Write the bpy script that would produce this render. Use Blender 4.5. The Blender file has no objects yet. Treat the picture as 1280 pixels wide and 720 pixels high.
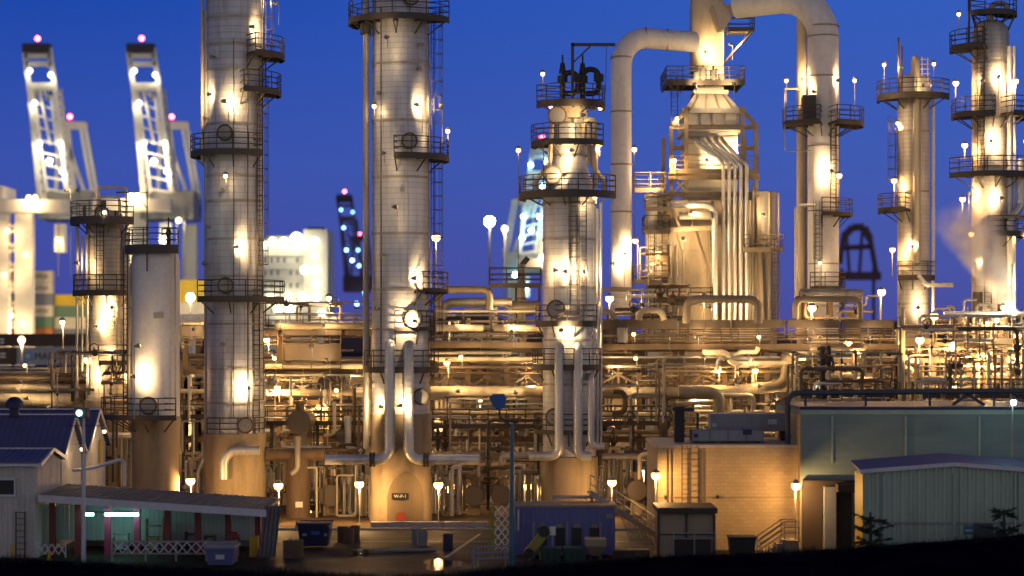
import bpy, math, random
from mathutils import Vector, Matrix
R = math.radians
sc = bpy.context.scene
col = sc.collection
# ---- the view the place is laid out for: a level telephoto on a bank, 11.5 m above the plant yard ----
F = 2600.0; CX = 640.0; HY = 430.0; CH = 11.5
def S(Y): return Y / F
def WX(px, Y): return (px - CX) * Y / F
def WZ(py, Y): return CH - (py - HY) * Y / F
def P(px, py, Y): return Vector((WX(px, Y), Y, WZ(py, Y)))

def tag(o, label=None, cat=None, group=None, kind=None):
    if label: o['label'] = label
    if cat: o['category'] = cat
    if group: o['group'] = group
    if kind: o['kind'] = kind
    return o
def empty(name, loc, label=None, cat=None, group=None):
    o = bpy.data.objects.new(name, None); col.objects.link(o)
    o.location = loc; o.empty_display_size = .3
    return tag(o, label, cat, group)
def worldloc(o):
    v = Vector((0, 0, 0))
    while o is not None:
        v = v + Vector(o.location); o = o.parent
    return v
KIDS = {}
def copy_tree(o, parent=None):
    c = o.copy(); col.objects.link(c)
    if parent is not None: c.parent = parent
    KIDS[c.name] = []
    for ch in list(KIDS.get(o.name, [])):
        KIDS[c.name].append(copy_tree(ch, c))
    return c

class MB:
    """collects polygons in world coordinates; build() links them as one mesh object"""
    def __init__(s): s.v = []; s.f = []
    def add(s, vs, fs):
        b = len(s.v); s.v.extend(vs); s.f.extend([tuple(i + b for i in f) for f in fs])
    def box(s, x0, x1, y0, y1, z0, z1):
        s.add([(x0,y0,z0),(x1,y0,z0),(x1,y1,z0),(x0,y1,z0),(x0,y0,z1),(x1,y0,z1),(x1,y1,z1),(x0,y1,z1)],
              [(0,3,2,1),(4,5,6,7),(0,1,5,4),(1,2,6,5),(2,3,7,6),(3,0,4,7)])
        return s
    def frame(s, a, b):
        d = (b - a); L = d.length
        if L < 1e-6: d = Vector((0,0,1))
        else: d = d / L
        up = Vector((0,0,1)) if abs(d.z) < .95 else Vector((0,1,0))
        u = d.cross(up).normalized(); w = u.cross(d).normalized()
        return d, u, w
    def bar(s, a, b, w, h=None):
        a = Vector(a); b = Vector(b); h = h or w
        d, u, n = s.frame(a, b)
        vs = []
        for p in (a, b):
            for i, j in ((-1,-1),(1,-1),(1,1),(-1,1)): vs.append(tuple(p + u * (i * w / 2) + n * (j * h / 2)))
        s.add(vs, [(0,1,2,3),(7,6,5,4),(0,4,5,1),(1,5,6,2),(2,6,7,3),(3,7,4,0)])
        return s
    def ibeam(s, a, b, h, w, t=.03):
        a = Vector(a); b = Vector(b); d, u, n = s.frame(a, b)
        o = n * (h / 2 - t / 2)
        s.bar(a + o, b + o, w, t); s.bar(a - o, b - o, w, t); s.bar(a, b, t, h - 2 * t - .004)
        return s
    def cyl(s, a, b, r, seg=12, r2=None):
        a = Vector(a); b = Vector(b); r2 = r if r2 is None else r2
        d, u, n = s.frame(a, b)
        vs = []
        for p, rr in ((a, r), (b, r2)):
            for k in range(seg):
                t = 2 * math.pi * k / seg
                vs.append(tuple(p + u * (math.cos(t) * rr) + n * (math.sin(t) * rr)))
        fs = [(k, k + seg, (k + 1) % seg + seg, (k + 1) % seg) for k in range(seg)]
        fs += [tuple(range(seg)), tuple(range(2 * seg - 1, seg - 1, -1))]
        s.add(vs, fs); return s
    def tube(s, path, r, seg=8, closed=False, caps=True):
        p = [Vector(q) for q in path]; n = len(p)
        if n < 2: return s
        tang = []
        for i in range(n):
            if closed: t = p[(i + 1) % n] - p[i - 1]
            elif i == 0: t = p[1] - p[0]
            elif i == n - 1: t = p[-1] - p[-2]
            else: t = (p[i + 1] - p[i]).normalized() + (p[i] - p[i - 1]).normalized()
            if t.length < 1e-9: t = Vector((0,0,1))
            tang.append(t.normalized())
        up = Vector((0,0,1)) if abs(tang[0].z) < .9 else Vector((0,1,0))
        u = tang[0].cross(up).normalized()
        vs = []
        for i in range(n):
            t = tang[i]; u = (u - t * u.dot(t))
            if u.length < 1e-6: u = t.orthogonal()
            u = u.normalized(); w = t.cross(u)
            for k in range(seg):
                a = 2 * math.pi * k / seg
                vs.append(tuple(p[i] + u * (math.cos(a) * r) + w * (math.sin(a) * r)))
        fs = []
        m = n if closed else n - 1
        for i in range(m):
            j = (i + 1) % n
            for k in range(seg):
                k2 = (k + 1) % seg
                fs.append((i*seg + k, i*seg + k2, j*seg + k2, j*seg + k))
        if caps and not closed:
            fs += [tuple(range(seg - 1, -1, -1)), tuple(range((n - 1) * seg, n * seg))]
        s.add(vs, fs); return s
    def pipe(s, path, r, seg=10, bend=None, flange=0, band=0):
        pts = fillet(path, bend if bend is not None else r * 2.2)
        s.tube(pts, r, seg)
        if flange:
            for a in (Vector(path[0]), Vector(path[-1])):
                pass
            for i in range(len(path) - 1):
                a = Vector(path[i]); b = Vector(path[i + 1]); L = (b - a).length
                if L < r * 8: continue
                d = (b - a) / L; k = r * 3.4
                for t in ([k, L - k] if L > r * 16 else [L / 2]):
                    c = a + d * t
                    s.cyl(c - d * r * .22, c - d * .012, r * 1.5, seg + 2); s.cyl(c + d * .012, c + d * r * .22, r * 1.5, seg + 2)
        if band:
            for i in range(len(path) - 1):
                a = Vector(path[i]); b = Vector(path[i + 1]); L = (b - a).length
                d = (b - a) / max(L, 1e-6); t = r * 2.6
                while t < L - r * 2.4:
                    c = a + d * t
                    s.cyl(c - d * .045, c + d * .045, r * 1.1, seg); t += band
        return s
    def lathe(s, prof, c, seg=40, a0=0., a1=360.):
        c = Vector(c); full = abs(a1 - a0 - 360) < 1e-3
        n = seg if full else seg + 1
        vs = []
        for (r, z) in prof:
            for k in range(n):
                a = R(a0 + (a1 - a0) * k / seg)
                vs.append((c.x + math.cos(a) * r, c.y + math.sin(a) * r, c.z + z))
        fs = []
        for i in range(len(prof) - 1):
            for k in range(seg):
                k2 = (k + 1) % n
                fs.append((i*n + k, i*n + k2, (i+1)*n + k2, (i+1)*n + k))
        s.add(vs, fs); return s
    def sphere(s, c, r, seg=10, rings=7, sz=1.):
        c = Vector(c); vs = [(c.x, c.y, c.z - r * sz)]; fs = []
        for i in range(1, rings):
            t = math.pi * i / rings
            for k in range(seg):
                a = 2 * math.pi * k / seg
                vs.append((c.x + r * math.sin(t) * math.cos(a), c.y + r * math.sin(t) * math.sin(a), c.z - r * math.cos(t) * sz))
        vs.append((c.x, c.y, c.z + r * sz)); top = len(vs) - 1
        for k in range(seg):
            k2 = (k + 1) % seg
            fs.append((0, 1 + k2, 1 + k)); fs.append((top, 1 + (rings-2)*seg + k, 1 + (rings-2)*seg + k2))
            for i in range(rings - 2):
                fs.append((1+i*seg+k, 1+i*seg+k2, 1+(i+1)*seg+k2, 1+(i+1)*seg+k))
        s.add(vs, fs); return s
    def ring(s, c, rad, r, axis='z', seg=20, ts=6):
        c = Vector(c); pts = []
        for k in range(seg):
            a = 2*math.pi*k/seg; x = math.cos(a)*rad; y = math.sin(a)*rad
            pts.append(c + (Vector((x, y, 0)) if axis == 'z' else Vector((x, 0, y)) if axis == 'y' else Vector((0, x, y))))
        return s.tube(pts, r, ts, closed=True)
    def quad(s, a, b, c, d): s.add([tuple(a), tuple(b), tuple(c), tuple(d)], [(0,1,2,3)]); return s
    def prism(s, poly, y0, y1):
        """poly of (x,z), extruded along y"""
        n = len(poly)
        s.add([(x, y0, z) for x, z in poly] + [(x, y1, z) for x, z in poly],
              [tuple(range(n)), tuple(range(2*n-1, n-1, -1))] + [(k, k + n, (k+1) % n + n, (k+1) % n) for k in range(n)])
        return s
    def prismx(s, poly, x0, x1):
        """poly of (y,z), extruded along x"""
        n = len(poly)
        s.add([(x0, y, z) for y, z in poly] + [(x1, y, z) for y, z in poly],
              [tuple(range(n-1, -1, -1)), tuple(range(n, 2*n))] + [(k, (k+1) % n, (k+1) % n + n, k + n) for k in range(n)])
        return s
    def build(s, name, mat, parent=None, smooth=40, bevel=0):
        o_ = worldloc(parent) if parent is not None else Vector((0, 0, 0))
        me = bpy.data.meshes.new(name)
        org = Vector((0,0,0))
        if parent is None and s.v:
            xs = [v[0] for v in s.v]; ys = [v[1] for v in s.v]; zs = [v[2] for v in s.v]
            org = Vector(((min(xs)+max(xs))/2, (min(ys)+max(ys))/2, min(zs)))
        off = o_ + org
        me.from_pydata([(v[0]-off.x, v[1]-off.y, v[2]-off.z) for v in s.v], [], s.f)
        me.validate()
        me.materials.append(mat)
        o = bpy.data.objects.new(name, me); col.objects.link(o)
        o.location = org
        if parent is not None:
            o.parent = parent; KIDS.setdefault(parent.name, []).append(o)
        if smooth:
            me.shade_smooth()
            try: me.set_sharp_from_angle(angle=R(smooth))
            except Exception: pass
        if bevel:
            m = o.modifiers.new('bevel', 'BEVEL'); m.width = bevel; m.segments = 2; m.limit_method = 'ANGLE'; m.angle_limit = R(40)
        return o

def fillet(path, rad, n=5):
    p = [Vector(q) for q in path]
    if len(p) < 3: return p
    out = [p[0]]
    for i in range(1, len(p) - 1):
        a = p[i-1] - p[i]; b = p[i+1] - p[i]; la = a.length; lb = b.length
        if la < 1e-6 or lb < 1e-6: continue
        a = a / la; b = b / lb
        dot = max(-1., min(1., a.dot(b)))
        ang = math.acos(dot)
        if ang > R(175) or ang < R(5): out.append(p[i]); continue
        d = min(rad / math.tan(ang / 2), la * .49, lb * .49)
        rr = d * math.tan(ang / 2)
        bis = (a + b).normalized(); cen = p[i] + bis * (rr / math.sin(ang / 2))
        s_ = p[i] + a * d; e_ = p[i] + b * d
        v0 = s_ - cen; v1 = e_ - cen
        tot = math.pi - ang; ax = v0.cross(v1)
        if ax.length < 1e-9: out.append(p[i]); continue
        ax = ax.normalized()
        for k in range(n + 1):
            out.append(cen + Matrix.Rotation(tot * k / n, 3, ax) @ v0)
    out.append(p[-1])
    return out

# ---------------------------------------------------------------- materials
def newmat(name):
    m = bpy.data.materials.new(name); m.use_nodes = True
    nt = m.node_tree; b = nt.nodes['Principled BSDF']
    return m, nt, b
def N(nt, t, **kw):
    n = nt.nodes.new(t)
    for k, v in kw.items(): setattr(n, k, v)
    return n
def mixcol(nt, fac, c1, c2, blend='MIX'):
    n = nt.nodes.new('ShaderNodeMix'); n.data_type = 'RGBA'; n.blend_type = blend
    for sock, v in ((n.inputs[0], fac), (n.inputs[6], c1), (n.inputs[7], c2)):
        if hasattr(v, 'is_output'): nt.links.new(v, sock)
        elif isinstance(v, (int, float)): sock.default_value = v
        else: sock.default_value = (*v[:3], 1)
    return n.outputs[2]
def noise(nt, vec, scale, detail=5, rough=.6):
    n = N(nt, 'ShaderNodeTexNoise'); n.inputs['Scale'].default_value = scale
    n.inputs['Detail'].default_value = detail; n.inputs['Roughness'].default_value = rough
    if vec is not None: nt.links.new(vec, n.inputs['Vector'])
    return n.outputs['Fac']
def ramp(nt, fac, p0, p1):
    n = N(nt, 'ShaderNodeMapRange'); nt.links.new(fac, n.inputs[0])
    n.inputs[1].default_value = p0; n.inputs[2].default_value = p1
    return n.outputs[0]
def bumpit(nt, b, h, strength=.3, dist=.02):
    n = N(nt, 'ShaderNodeBump'); n.inputs['Strength'].default_value = strength; n.inputs['Distance'].default_value = dist
    nt.links.new(h, n.inputs['Height']); nt.links.new(n.outputs[0], b.inputs['Normal'])
def objvec(nt, sx=1, sy=1, sz=1):
    tc = N(nt, 'ShaderNodeTexCoord'); mp = N(nt, 'ShaderNodeMapping')
    nt.links.new(tc.outputs['Object'], mp.inputs[0]); mp.inputs['Scale'].default_value = (sx, sy, sz)
    return mp.outputs[0]
def paint(name, c, rough=.55, metal=0., dirt=.5, dirtc=(.05,.03,.018), scale=.6, streak=True, bump=.15):
    """painted or bare metal / plaster with stains and streaks"""
    m, nt, b = newmat(name)
    v = objvec(nt, 1, 1, .22 if streak else 1)
    n1 = noise(nt, v, scale * 2.2); n2 = noise(nt, objvec(nt), scale * 9, 6)
    f1 = ramp(nt, n1, .48, .78)
    base = mixcol(nt, n2, tuple(x * .78 for x in c), tuple(min(1, x * 1.15) for x in c))
    mm = N(nt, 'ShaderNodeMath', operation='MULTIPLY'); nt.links.new(f1, mm.inputs[0]); mm.inputs[1].default_value = dirt
    nt.links.new(mixcol(nt, mm.outputs[0], base, dirtc), b.inputs['Base Color'])
    b.inputs['Metallic'].default_value = metal
    rr = N(nt, 'ShaderNodeMapRange'); nt.links.new(n2, rr.inputs[0]); rr.inputs[3].default_value = max(.05, rough - .12); rr.inputs[4].default_value = min(1, rough + .15)
    nt.links.new(rr.outputs[0], b.inputs['Roughness'])
    bumpit(nt, b, n2, bump, .02)
    return m
def cladding(name, c1, c2, radius, row=.42, wid=1.9, metal=.3, rough=.45, dirt=.6):
    """banded sheet-metal insulation jacket round a vertical vessel whose axis is the object's origin"""
    m, nt, b = newmat(name)
    tc = N(nt, 'ShaderNodeTexCoord'); sp = N(nt, 'ShaderNodeSeparateXYZ'); nt.links.new(tc.outputs['Object'], sp.inputs[0])
    at = N(nt, 'ShaderNodeMath', operation='ARCTAN2'); nt.links.new(sp.outputs[1], at.inputs[0]); nt.links.new(sp.outputs[0], at.inputs[1])
    mu = N(nt, 'ShaderNodeMath', operation='MULTIPLY'); nt.links.new(at.outputs[0], mu.inputs[0]); mu.inputs[1].default_value = radius
    cb = N(nt, 'ShaderNodeCombineXYZ'); nt.links.new(mu.outputs[0], cb.inputs[0]); nt.links.new(sp.outputs[2], cb.inputs[1])
    br = N(nt, 'ShaderNodeTexBrick'); nt.links.new(cb.outputs[0], br.inputs['Vector'])
    br.inputs['Scale'].default_value = 1; br.inputs['Brick Width'].default_value = wid; br.inputs['Row Height'].default_value = row
    br.inputs['Mortar Size'].default_value = .016; br.inputs['Mortar Smooth'].default_value = .4; br.offset = 0.; br.inputs['Bias'].default_value = -.1
    br.inputs['Color1'].default_value = (*c1, 1); br.inputs['Color2'].default_value = (*c2, 1)
    br.inputs['Mortar'].default_value = tuple(x * .6 for x in c2) + (1,)
    n1 = noise(nt, objvec(nt, 1, 1, .15), 1.1, 6); n2 = noise(nt, objvec(nt), 5, 6)
    f = ramp(nt, n1, .45, .75)
    mm = N(nt, 'ShaderNodeMath', operation='MULTIPLY'); nt.links.new(f, mm.inputs[0]); mm.inputs[1].default_value = dirt
    st = noise(nt, objvec(nt, 2.4, 2.4, .07), 1.3, 7, .7); sf = ramp(nt, st, .60, .80)
    cc = mixcol(nt, mm.outputs[0], br.outputs['Color'], (.16, .12, .085))
    nt.links.new(mixcol(nt, sf, cc, (.13, .075, .04)), b.inputs['Base Color'])
    b.inputs['Metallic'].default_value = metal
    rr = N(nt, 'ShaderNodeMapRange'); nt.links.new(n2, rr.inputs[0]); rr.inputs[3].default_value = rough - .1; rr.inputs[4].default_value = rough + .2
    nt.links.new(rr.outputs[0], b.inputs['Roughness'])
    ad = N(nt, 'ShaderNodeMath', operation='MULTIPLY_ADD'); nt.links.new(n2, ad.inputs[0]); ad.inputs[1].default_value = .6
    n3 = noise(nt, objvec(nt, 1, 1, .7), 1.6, 2)
    a3 = N(nt, 'ShaderNodeMath', operation='MULTIPLY_ADD'); nt.links.new(n3, a3.inputs[0]); a3.inputs[1].default_value = 2.2; nt.links.new(ad.outputs[0], a3.inputs[2])
    inv = N(nt, 'ShaderNodeMath', operation='MULTIPLY'); nt.links.new(br.outputs['Fac'], inv.inputs[0]); inv.inputs[1].default_value = 1.
    nt.links.new(inv.outputs[0], ad.inputs[2])
    bumpit(nt, b, a3.outputs[0], .5, .035)
    return m
def blocks(name, c1, c2, mortar, axis='x', bw=.4, rh=.2, ms=.008, dirt=.35):
    m, nt, b = newmat(name)
    tc = N(nt, 'ShaderNodeTexCoord'); sp = N(nt, 'ShaderNodeSeparateXYZ'); nt.links.new(tc.outputs['Object'], sp.inputs[0])
    ad = N(nt, 'ShaderNodeMath', operation='ADD'); nt.links.new(sp.outputs[0], ad.inputs[0]); nt.links.new(sp.outputs[1], ad.inputs[1])
    cb = N(nt, 'ShaderNodeCombineXYZ'); nt.links.new(ad.outputs[0], cb.inputs[0]); nt.links.new(sp.outputs[2], cb.inputs[1])
    br = N(nt, 'ShaderNodeTexBrick'); nt.links.new(cb.outputs[0], br.inputs['Vector'])
    br.inputs['Scale'].default_value = 1; br.inputs['Brick Width'].default_value = bw; br.inputs['Row Height'].default_value = rh
    br.inputs['Mortar Size'].default_value = ms; br.inputs['Color1'].default_value = (*c1, 1); br.inputs['Color2'].default_value = (*c2, 1)
    br.inputs['Mortar'].default_value = (*mortar, 1)
    n1 = noise(nt, objvec(nt, .35, .35, 1.6), .8, 6); f = ramp(nt, n1, .45, .75)
    mm = N(nt, 'ShaderNodeMath', operation='MULTIPLY'); nt.links.new(f, mm.inputs[0]); mm.inputs[1].default_value = dirt
    nt.links.new(mixcol(nt, mm.outputs[0], br.outputs['Color'], tuple(x * .45 for x in c2)), b.inputs['Base Color'])
    b.inputs['Roughness'].default_value = .85
    n2 = noise(nt, objvec(nt), 14, 4)
    a2 = N(nt, 'ShaderNodeMath', operation='MULTIPLY_ADD'); nt.links.new(n2, a2.inputs[0]); a2.inputs[1].default_value = .5; nt.links.new(br.outputs['Fac'], a2.inputs[2])
    bumpit(nt, b, a2.outputs[0], .4, -.02)
    return m
LAMPS = {}
def glow(c, L, key):
    k = (key, round(L))
    if k not in LAMPS:
        m, nt, b = newmat('lamp_glass_' + key)
        nt.nodes.remove(b); e = N(nt, 'ShaderNodeEmission')
        e.inputs[0].default_value = (*c, 1); e.inputs[1].default_value = L
        nt.links.new(e.outputs[0], nt.nodes['Material Output'].inputs[0])
        LAMPS[k] = m
    return LAMPS[k]
COL = {'sodium': (1, .57, .20), 'warm': (1, .68, .33), 'white': (1, .9, .66), 'cyan': (.45, .92, 1), 'red': (1, .05, .08), 'blue': (.2, .5, 1), 'green': (.75, 1, .55)}

M = dict(
    steel=paint('dark_steel', (.075,.062,.05), .6, .3, .5),
    galv=paint('galvanised_steel', (.32,.30,.26), .5, .5, .5),
    rust=paint('brown_steel', (.15,.10,.06), .7, .2, .6),
    tan=paint('tan_paint', (.30,.235,.15), .6, 0., .4),
    cream=paint('cream_paint', (.52,.43,.29), .5, 0., .35),
    alu=paint('aluminium_jacket', (.62,.60,.56), .38, .45, .45),
    alud=paint('weathered_jacket', (.38,.34,.28), .5, .4, .55),
    white=paint('off_white_paint', (.68,.65,.62), .5, 0., .30, (.2,.14,.09), scale=.35),
    concrete=paint('stained_concrete', (.33,.25,.155), .85, 0., .7, (.10,.065,.035), .5),
    patch=paint('fresh_fireproofing', (.19,.14,.085), .85, 0., .35, (.2,.14,.08), .5),
    greyblock=paint('barrier_concrete', (.36,.33,.30), .9, 0., .5, (.12,.1,.08), 1.4, False, .5),
    black=paint('black_paint', (.018,.017,.018), .6, 0., .2),
    darkbrown=paint('dark_brown_paint', (.05,.032,.022), .7, 0., .3),
    bluep=paint('blue_paint', (.12,.13,.33), .5, 0., .25),
    navy=paint('navy_paint', (.012,.016,.07), .5, 0., .25),
    lampblue=paint('lamp_blue_paint', (.02,.10,.34), .45, .1, .2),
    poleblue=paint('pole_blue_paint', (.04,.14,.22), .45, .1, .2),
    polewhite=paint('pole_white_paint', (.55,.56,.6), .5, .1, .2),
    blueroof=paint('blue_roof_sheet', (.105,.10,.21), .5, .1, .3),
    roofgrey=paint('grey_green_roof', (.21,.20,.16), .7, .0, .4),
    shedwall=paint('pale_shed_sheet', (.56,.53,.49), .6, .1, .35),
    greenwall=blocks('green_block_wall', (.215,.275,.25), (.20,.26,.235), (.175,.23,.205), bw=.8, rh=.4, dirt=.4),
    tanwall=blocks('tan_block_wall', (.50,.36,.19), (.44,.31,.16), (.31,.22,.12), bw=.42, rh=.21, dirt=.25),
    greensheet=paint('green_sheet', (.36,.45,.36), .55, .1, .25),
    yellowp=paint('yellow_paint', (.55,.36,.02), .55, 0., .25),
    orangep=paint('orange_paint', (.55,.16,.04), .55, 0., .25),
    greenp=paint('green_paint', (.10,.20,.10), .55, 0., .25),
    skip=paint('skip_green', (.03,.075,.06), .6, 0., .35),
    greyp=paint('grey_paint', (.26,.26,.27), .5, .1, .3),
    brownbox=paint('brown_container_paint', (.12,.06,.03), .6, 0., .3),
    redp=paint('red_paint', (.17,.02,.025), .55, 0., .2),
    magenta=paint('maroon_paint', (.26,.025,.085), .55, 0., .2),
    strip=paint('milky_sheet', (.42,.48,.5), .35, 0., .3),
    cranew=paint('crane_cream_paint', (.80,.78,.70), .55, 0., .15, scale=.1),
    craned=paint('crane_dark_paint', (.05,.045,.06), .6, 0., .2),
    cranered=paint('crane_red_paint', (.10,.045,.055), .6, 0., .2),
    shipw=paint('ship_white_paint', (.72,.72,.66), .5, 0., .12, scale=.1),
    sand=paint('sign_white', (.75,.72,.62), .6, 0., .1),
    reddisc=paint('red_oxide', (.28,.05,.025), .6, 0., .2),
    lime=paint('yellow_green_paint', (.26,.25,.03), .6, 0., .35),
)
M['pipedark'] = paint('dark_blue_grey_paint', (.06,.075,.09), .5, .1, .4)
M['rust2'] = paint('rusty_panel', (.2,.11,.06), .75, .1, .7)
# ---------------------------------------------------------------- fittings shared by the plant
def arc(c, r, a0, a1, z, n=None):
    n = n or max(6, int(abs(a1 - a0) / 9))
    return [(c[0] + math.cos(R(a0 + (a1-a0)*k/n)) * r, c[1] + math.sin(R(a0 + (a1-a0)*k/n)) * r, z) for k in range(n + 1)]
def platform(root, c, z, rin, rout, a0, a1, mat=None, rail=1.15, thick=.3, posts=14):
    mat = mat or M['steel']
    m = MB()
    m.lathe([(rin, z - .06), (rout, z - .06), (rout, z), (rin, z), (rin, z - .06)], c, 36, a0, a1)
    m.lathe([(rout - .03, z - thick), (rout + .03, z - thick), (rout + .03, z + .1), (rout - .03, z + .1), (rout - .03, z - thick)], c, 36, a0, a1)
    k = max(3, int((a1 - a0) / 36))
    for i in range(k + 1):
        a = R(a0 + (a1 - a0) * i / k); ca, sa = math.cos(a), math.sin(a)
        m.bar((c[0] + ca*rin, c[1] + sa*rin, z - .15), (c[0] + ca*rout, c[1] + sa*rout, z - .15), .08, .18)
        m.bar((c[0] + ca*rin, c[1] + sa*rin, z - 1.0), (c[0] + ca*(rin + (rout - rin)*.8), c[1] + sa*(rin + (rout - rin)*.8), z - .2), .07)
    o = m.build('platform', mat, root)
    r = MB()
    for h in (.42, .8, rail): r.tube(arc(c, rout, a0, a1, z + h), .036, 5)
    n = max(3, int((a1 - a0) * R(1) * rout / 1.05))
    for i in range(n + 1):
        a = R(a0 + (a1 - a0) * i / n); x, y = c[0] + math.cos(a)*rout, c[1] + math.sin(a)*rout
        r.tube([(x, y, z), (x, y, z + rail)], .036, 5)
    for a in (a0, a1):
        if a1 - a0 < 355:
            ca, sa = math.cos(R(a)), math.sin(R(a))
            for h in (.42, .8, rail): r.tube([(c[0]+ca*rin, c[1]+sa*rin, z+h), (c[0]+ca*rout, c[1]+sa*rout, z+h)], .036, 5)
    r.build('railing', mat, o)
    return o
def plat_px(root, cx, Y, py, x0, x1, rad, mat=None, thick=.3):
    """ring platform whose edge runs from x0 to x1 in front of the vessel"""
    s = S(Y); l = x0 - cx; r = x1 - cx; Q = max(abs(l), abs(r)); rr = Q * s
    if l > -Q + .5: a0 = 180 + math.degrees(math.acos(max(-1, min(1, -l / Q))))
    else: a0 = 150
    if r < Q - .5: a1 = 360 - math.degrees(math.acos(max(-1, min(1, r / Q))))
    else: a1 = 390
    if abs(l) >= Q - .5 and abs(r) >= Q - .5: a0, a1 = 140, 400
    return platform(root, (WX(cx, Y), Y, 0), WZ(py, Y), rad, rr, a0, a1, mat, thick=thick)
def ladder(root, x, y, z0, z1, cage=True, ang=-90, mat=None, name='ladder'):
    mat = mat or M['steel']; m = MB()
    n = Vector((math.cos(R(ang)), math.sin(R(ang)), 0)); t = Vector((-n.y, n.x, 0)); o = Vector((x, y, 0))
    for s_ in (-.24, .24): m.bar(o + t*s_ + Vector((0,0,z0)), o + t*s_ + Vector((0,0,z1)), .07)
    z = z0 + .15
    while z < z1: m.bar(o - t*.24 + Vector((0,0,z)), o + t*.24 + Vector((0,0,z)), .035); z += .33
    z = z0 + .8
    while z < z1: m.bar(o + t*.2 + Vector((0,0,z)), o + t*.2 - n*.3 + Vector((0,0,z)), .05); z += 3
    ob = m.build(name, mat, root)
    if cage:
        c = MB(); z = z0 + 2.2
        while z < z1 + .9:
            c.tube([o + t*(.36*math.cos(a)) + n*(.1 + .6*math.sin(a)) + Vector((0,0,z)) for a in [math.pi*k/8 for k in range(9)]], .022, 4); z += .9
        for k in (1, 3, 5, 7):
            a = math.pi*k/8
            p = o + t*(.36*math.cos(a)) + n*(.1 + .6*math.sin(a))
            c.tube([p + Vector((0,0,z0+2.2)), p + Vector((0,0,z1+.9))], .018, 4)
        c.build('cage', mat, ob)
    return ob
def point(parent, p, power, colr, rad=.08):
    l = bpy.data.lights.new('lamp_light', 'POINT'); l.energy = power; l.color = COL[colr]; l.shadow_soft_size = rad
    o = bpy.data.objects.new('lamp_light', l); col.objects.link(o); o.parent = parent; o.location = Vector(p) - worldloc(parent)
    KIDS.setdefault(parent.name, []).append(o); return o
GLASS = {'sodium': (9., 4.6, 1.3), 'warm': (7., 4.6, 1.9), 'white': (6., 5.3, 3.4)}
def bulb(parent, p, power, colr, r=.15):
    p = Vector(p)
    if power < 1500 and colr in GLASS:
        power *= .95
        if colr == 'sodium' and power > 100: r *= 1.55  # sodium globes enlarged so their size stands in for glare
        m = MB().sphere(p, r, 10, 7)
        if 'glass_' + colr not in LAMPS:
            mt, nt, bb = newmat('lamp_glass_' + colr); nt.nodes.remove(bb); e = N(nt, 'ShaderNodeEmission'); e.inputs[0].default_value = (*GLASS[colr], 1)
            e.inputs[1].default_value = 1.; nt.links.new(e.outputs[0], nt.nodes['Material Output'].inputs[0]); mt.cycles.emission_sampling = 'NONE'; LAMPS['glass_' + colr] = mt
        o = m.build('bulb', LAMPS['glass_' + colr], parent)
        point(o, p + Vector((0, -.04, -r - .07)), power, colr)
        return o
    L = power / (4 * math.pi**2 * r * r)
    return MB().sphere(p, r, 10, 7).build('bulb', glow(COL[colr], L, colr), parent)
def lamp_on(root, p, power=300, colr='sodium', pole=1.1, side=(0, 0), r=.14):
    """a lamp fixed to a plant structure on a thin pole: warm floodlights shine at what is behind them, sodium ones are open globes under a hood"""
    p = Vector(p); m = MB()
    if colr == 'warm' and power >= 100:
        sx = -1 if int(abs(p.z)*7 + abs(p.x)*3) % 2 else 1
        dv = Vector((sx*.62, .76, .10)).normalized()
        m.tube([p + Vector((side[0], side[1] + .2, -pole)), p + Vector((side[0], side[1] + .2, -.1)), p - dv*.1 + Vector((0, 0, -.05))], .028, 5)
        m.cyl(p - dv*.24, p, .07, 10, .15); m.cyl(p - dv*.28, p - dv*.2, .09, 8)
        o = m.build('floodlight', M['galv'], root)
        bulb(o, p + dv*.03, .001, 'warm', .1)
        l = bpy.data.lights.new('flood_beam', 'SPOT'); l.energy = power*1.65; l.color = COL['warm']; l.shadow_soft_size = .09; l.spot_size = R(165); l.spot_blend = .7
        lo = bpy.data.objects.new('flood_beam', l); col.objects.link(lo); lo.parent = o; lo.location = p + dv*.2 - worldloc(o)
        lo.rotation_euler = dv.to_track_quat('-Z', 'Y').to_euler(); KIDS.setdefault(o.name, []).append(lo)
        return o
    top = p + Vector((0, .02, r))
    m.tube([p + Vector((side[0], side[1] + .2, -pole)), p + Vector((side[0], side[1] + .2, .3)), top + Vector((0, 0, .12))], .028, 5)
    m.cyl(top + Vector((0,0,-.03)), top + Vector((0,0,.14)), r*1.6, 10, r*.6)
    o = m.build('lamp', M['galv'], root)
    bulb(o, p, power, colr, r)
    return o
def lamp_post(p, zfoot, label, power=400, colr='sodium', r=.17, group=None, name='plant_lamp', cat='lamp', mat=None):
    """free-standing lamp: pole, hood and bulb"""
    p = Vector(p)
    root = empty(name, (p.x, p.y + .25, zfoot), label, cat, group)
    m = MB(); m.tube([(p.x, p.y + .25, zfoot), (p.x, p.y + .25, p.z + .32), (p.x, p.y, p.z + .34)], .035 if r < .4 else .16, 6)
    m.box(p.x - .13, p.x + .13, p.y + .12, p.y + .38, zfoot, zfoot + .03)
    m.build('pole', mat or M['galv'], root)
    if r < .4: MB().cyl(p + Vector((0,0,r*.75)), p + Vector((0,0,r*1.9)), r*1.5, 10, r*.6).build('hood', M['galv'], root)
    bulb(root, p, power, colr, r)
    return root
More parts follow.
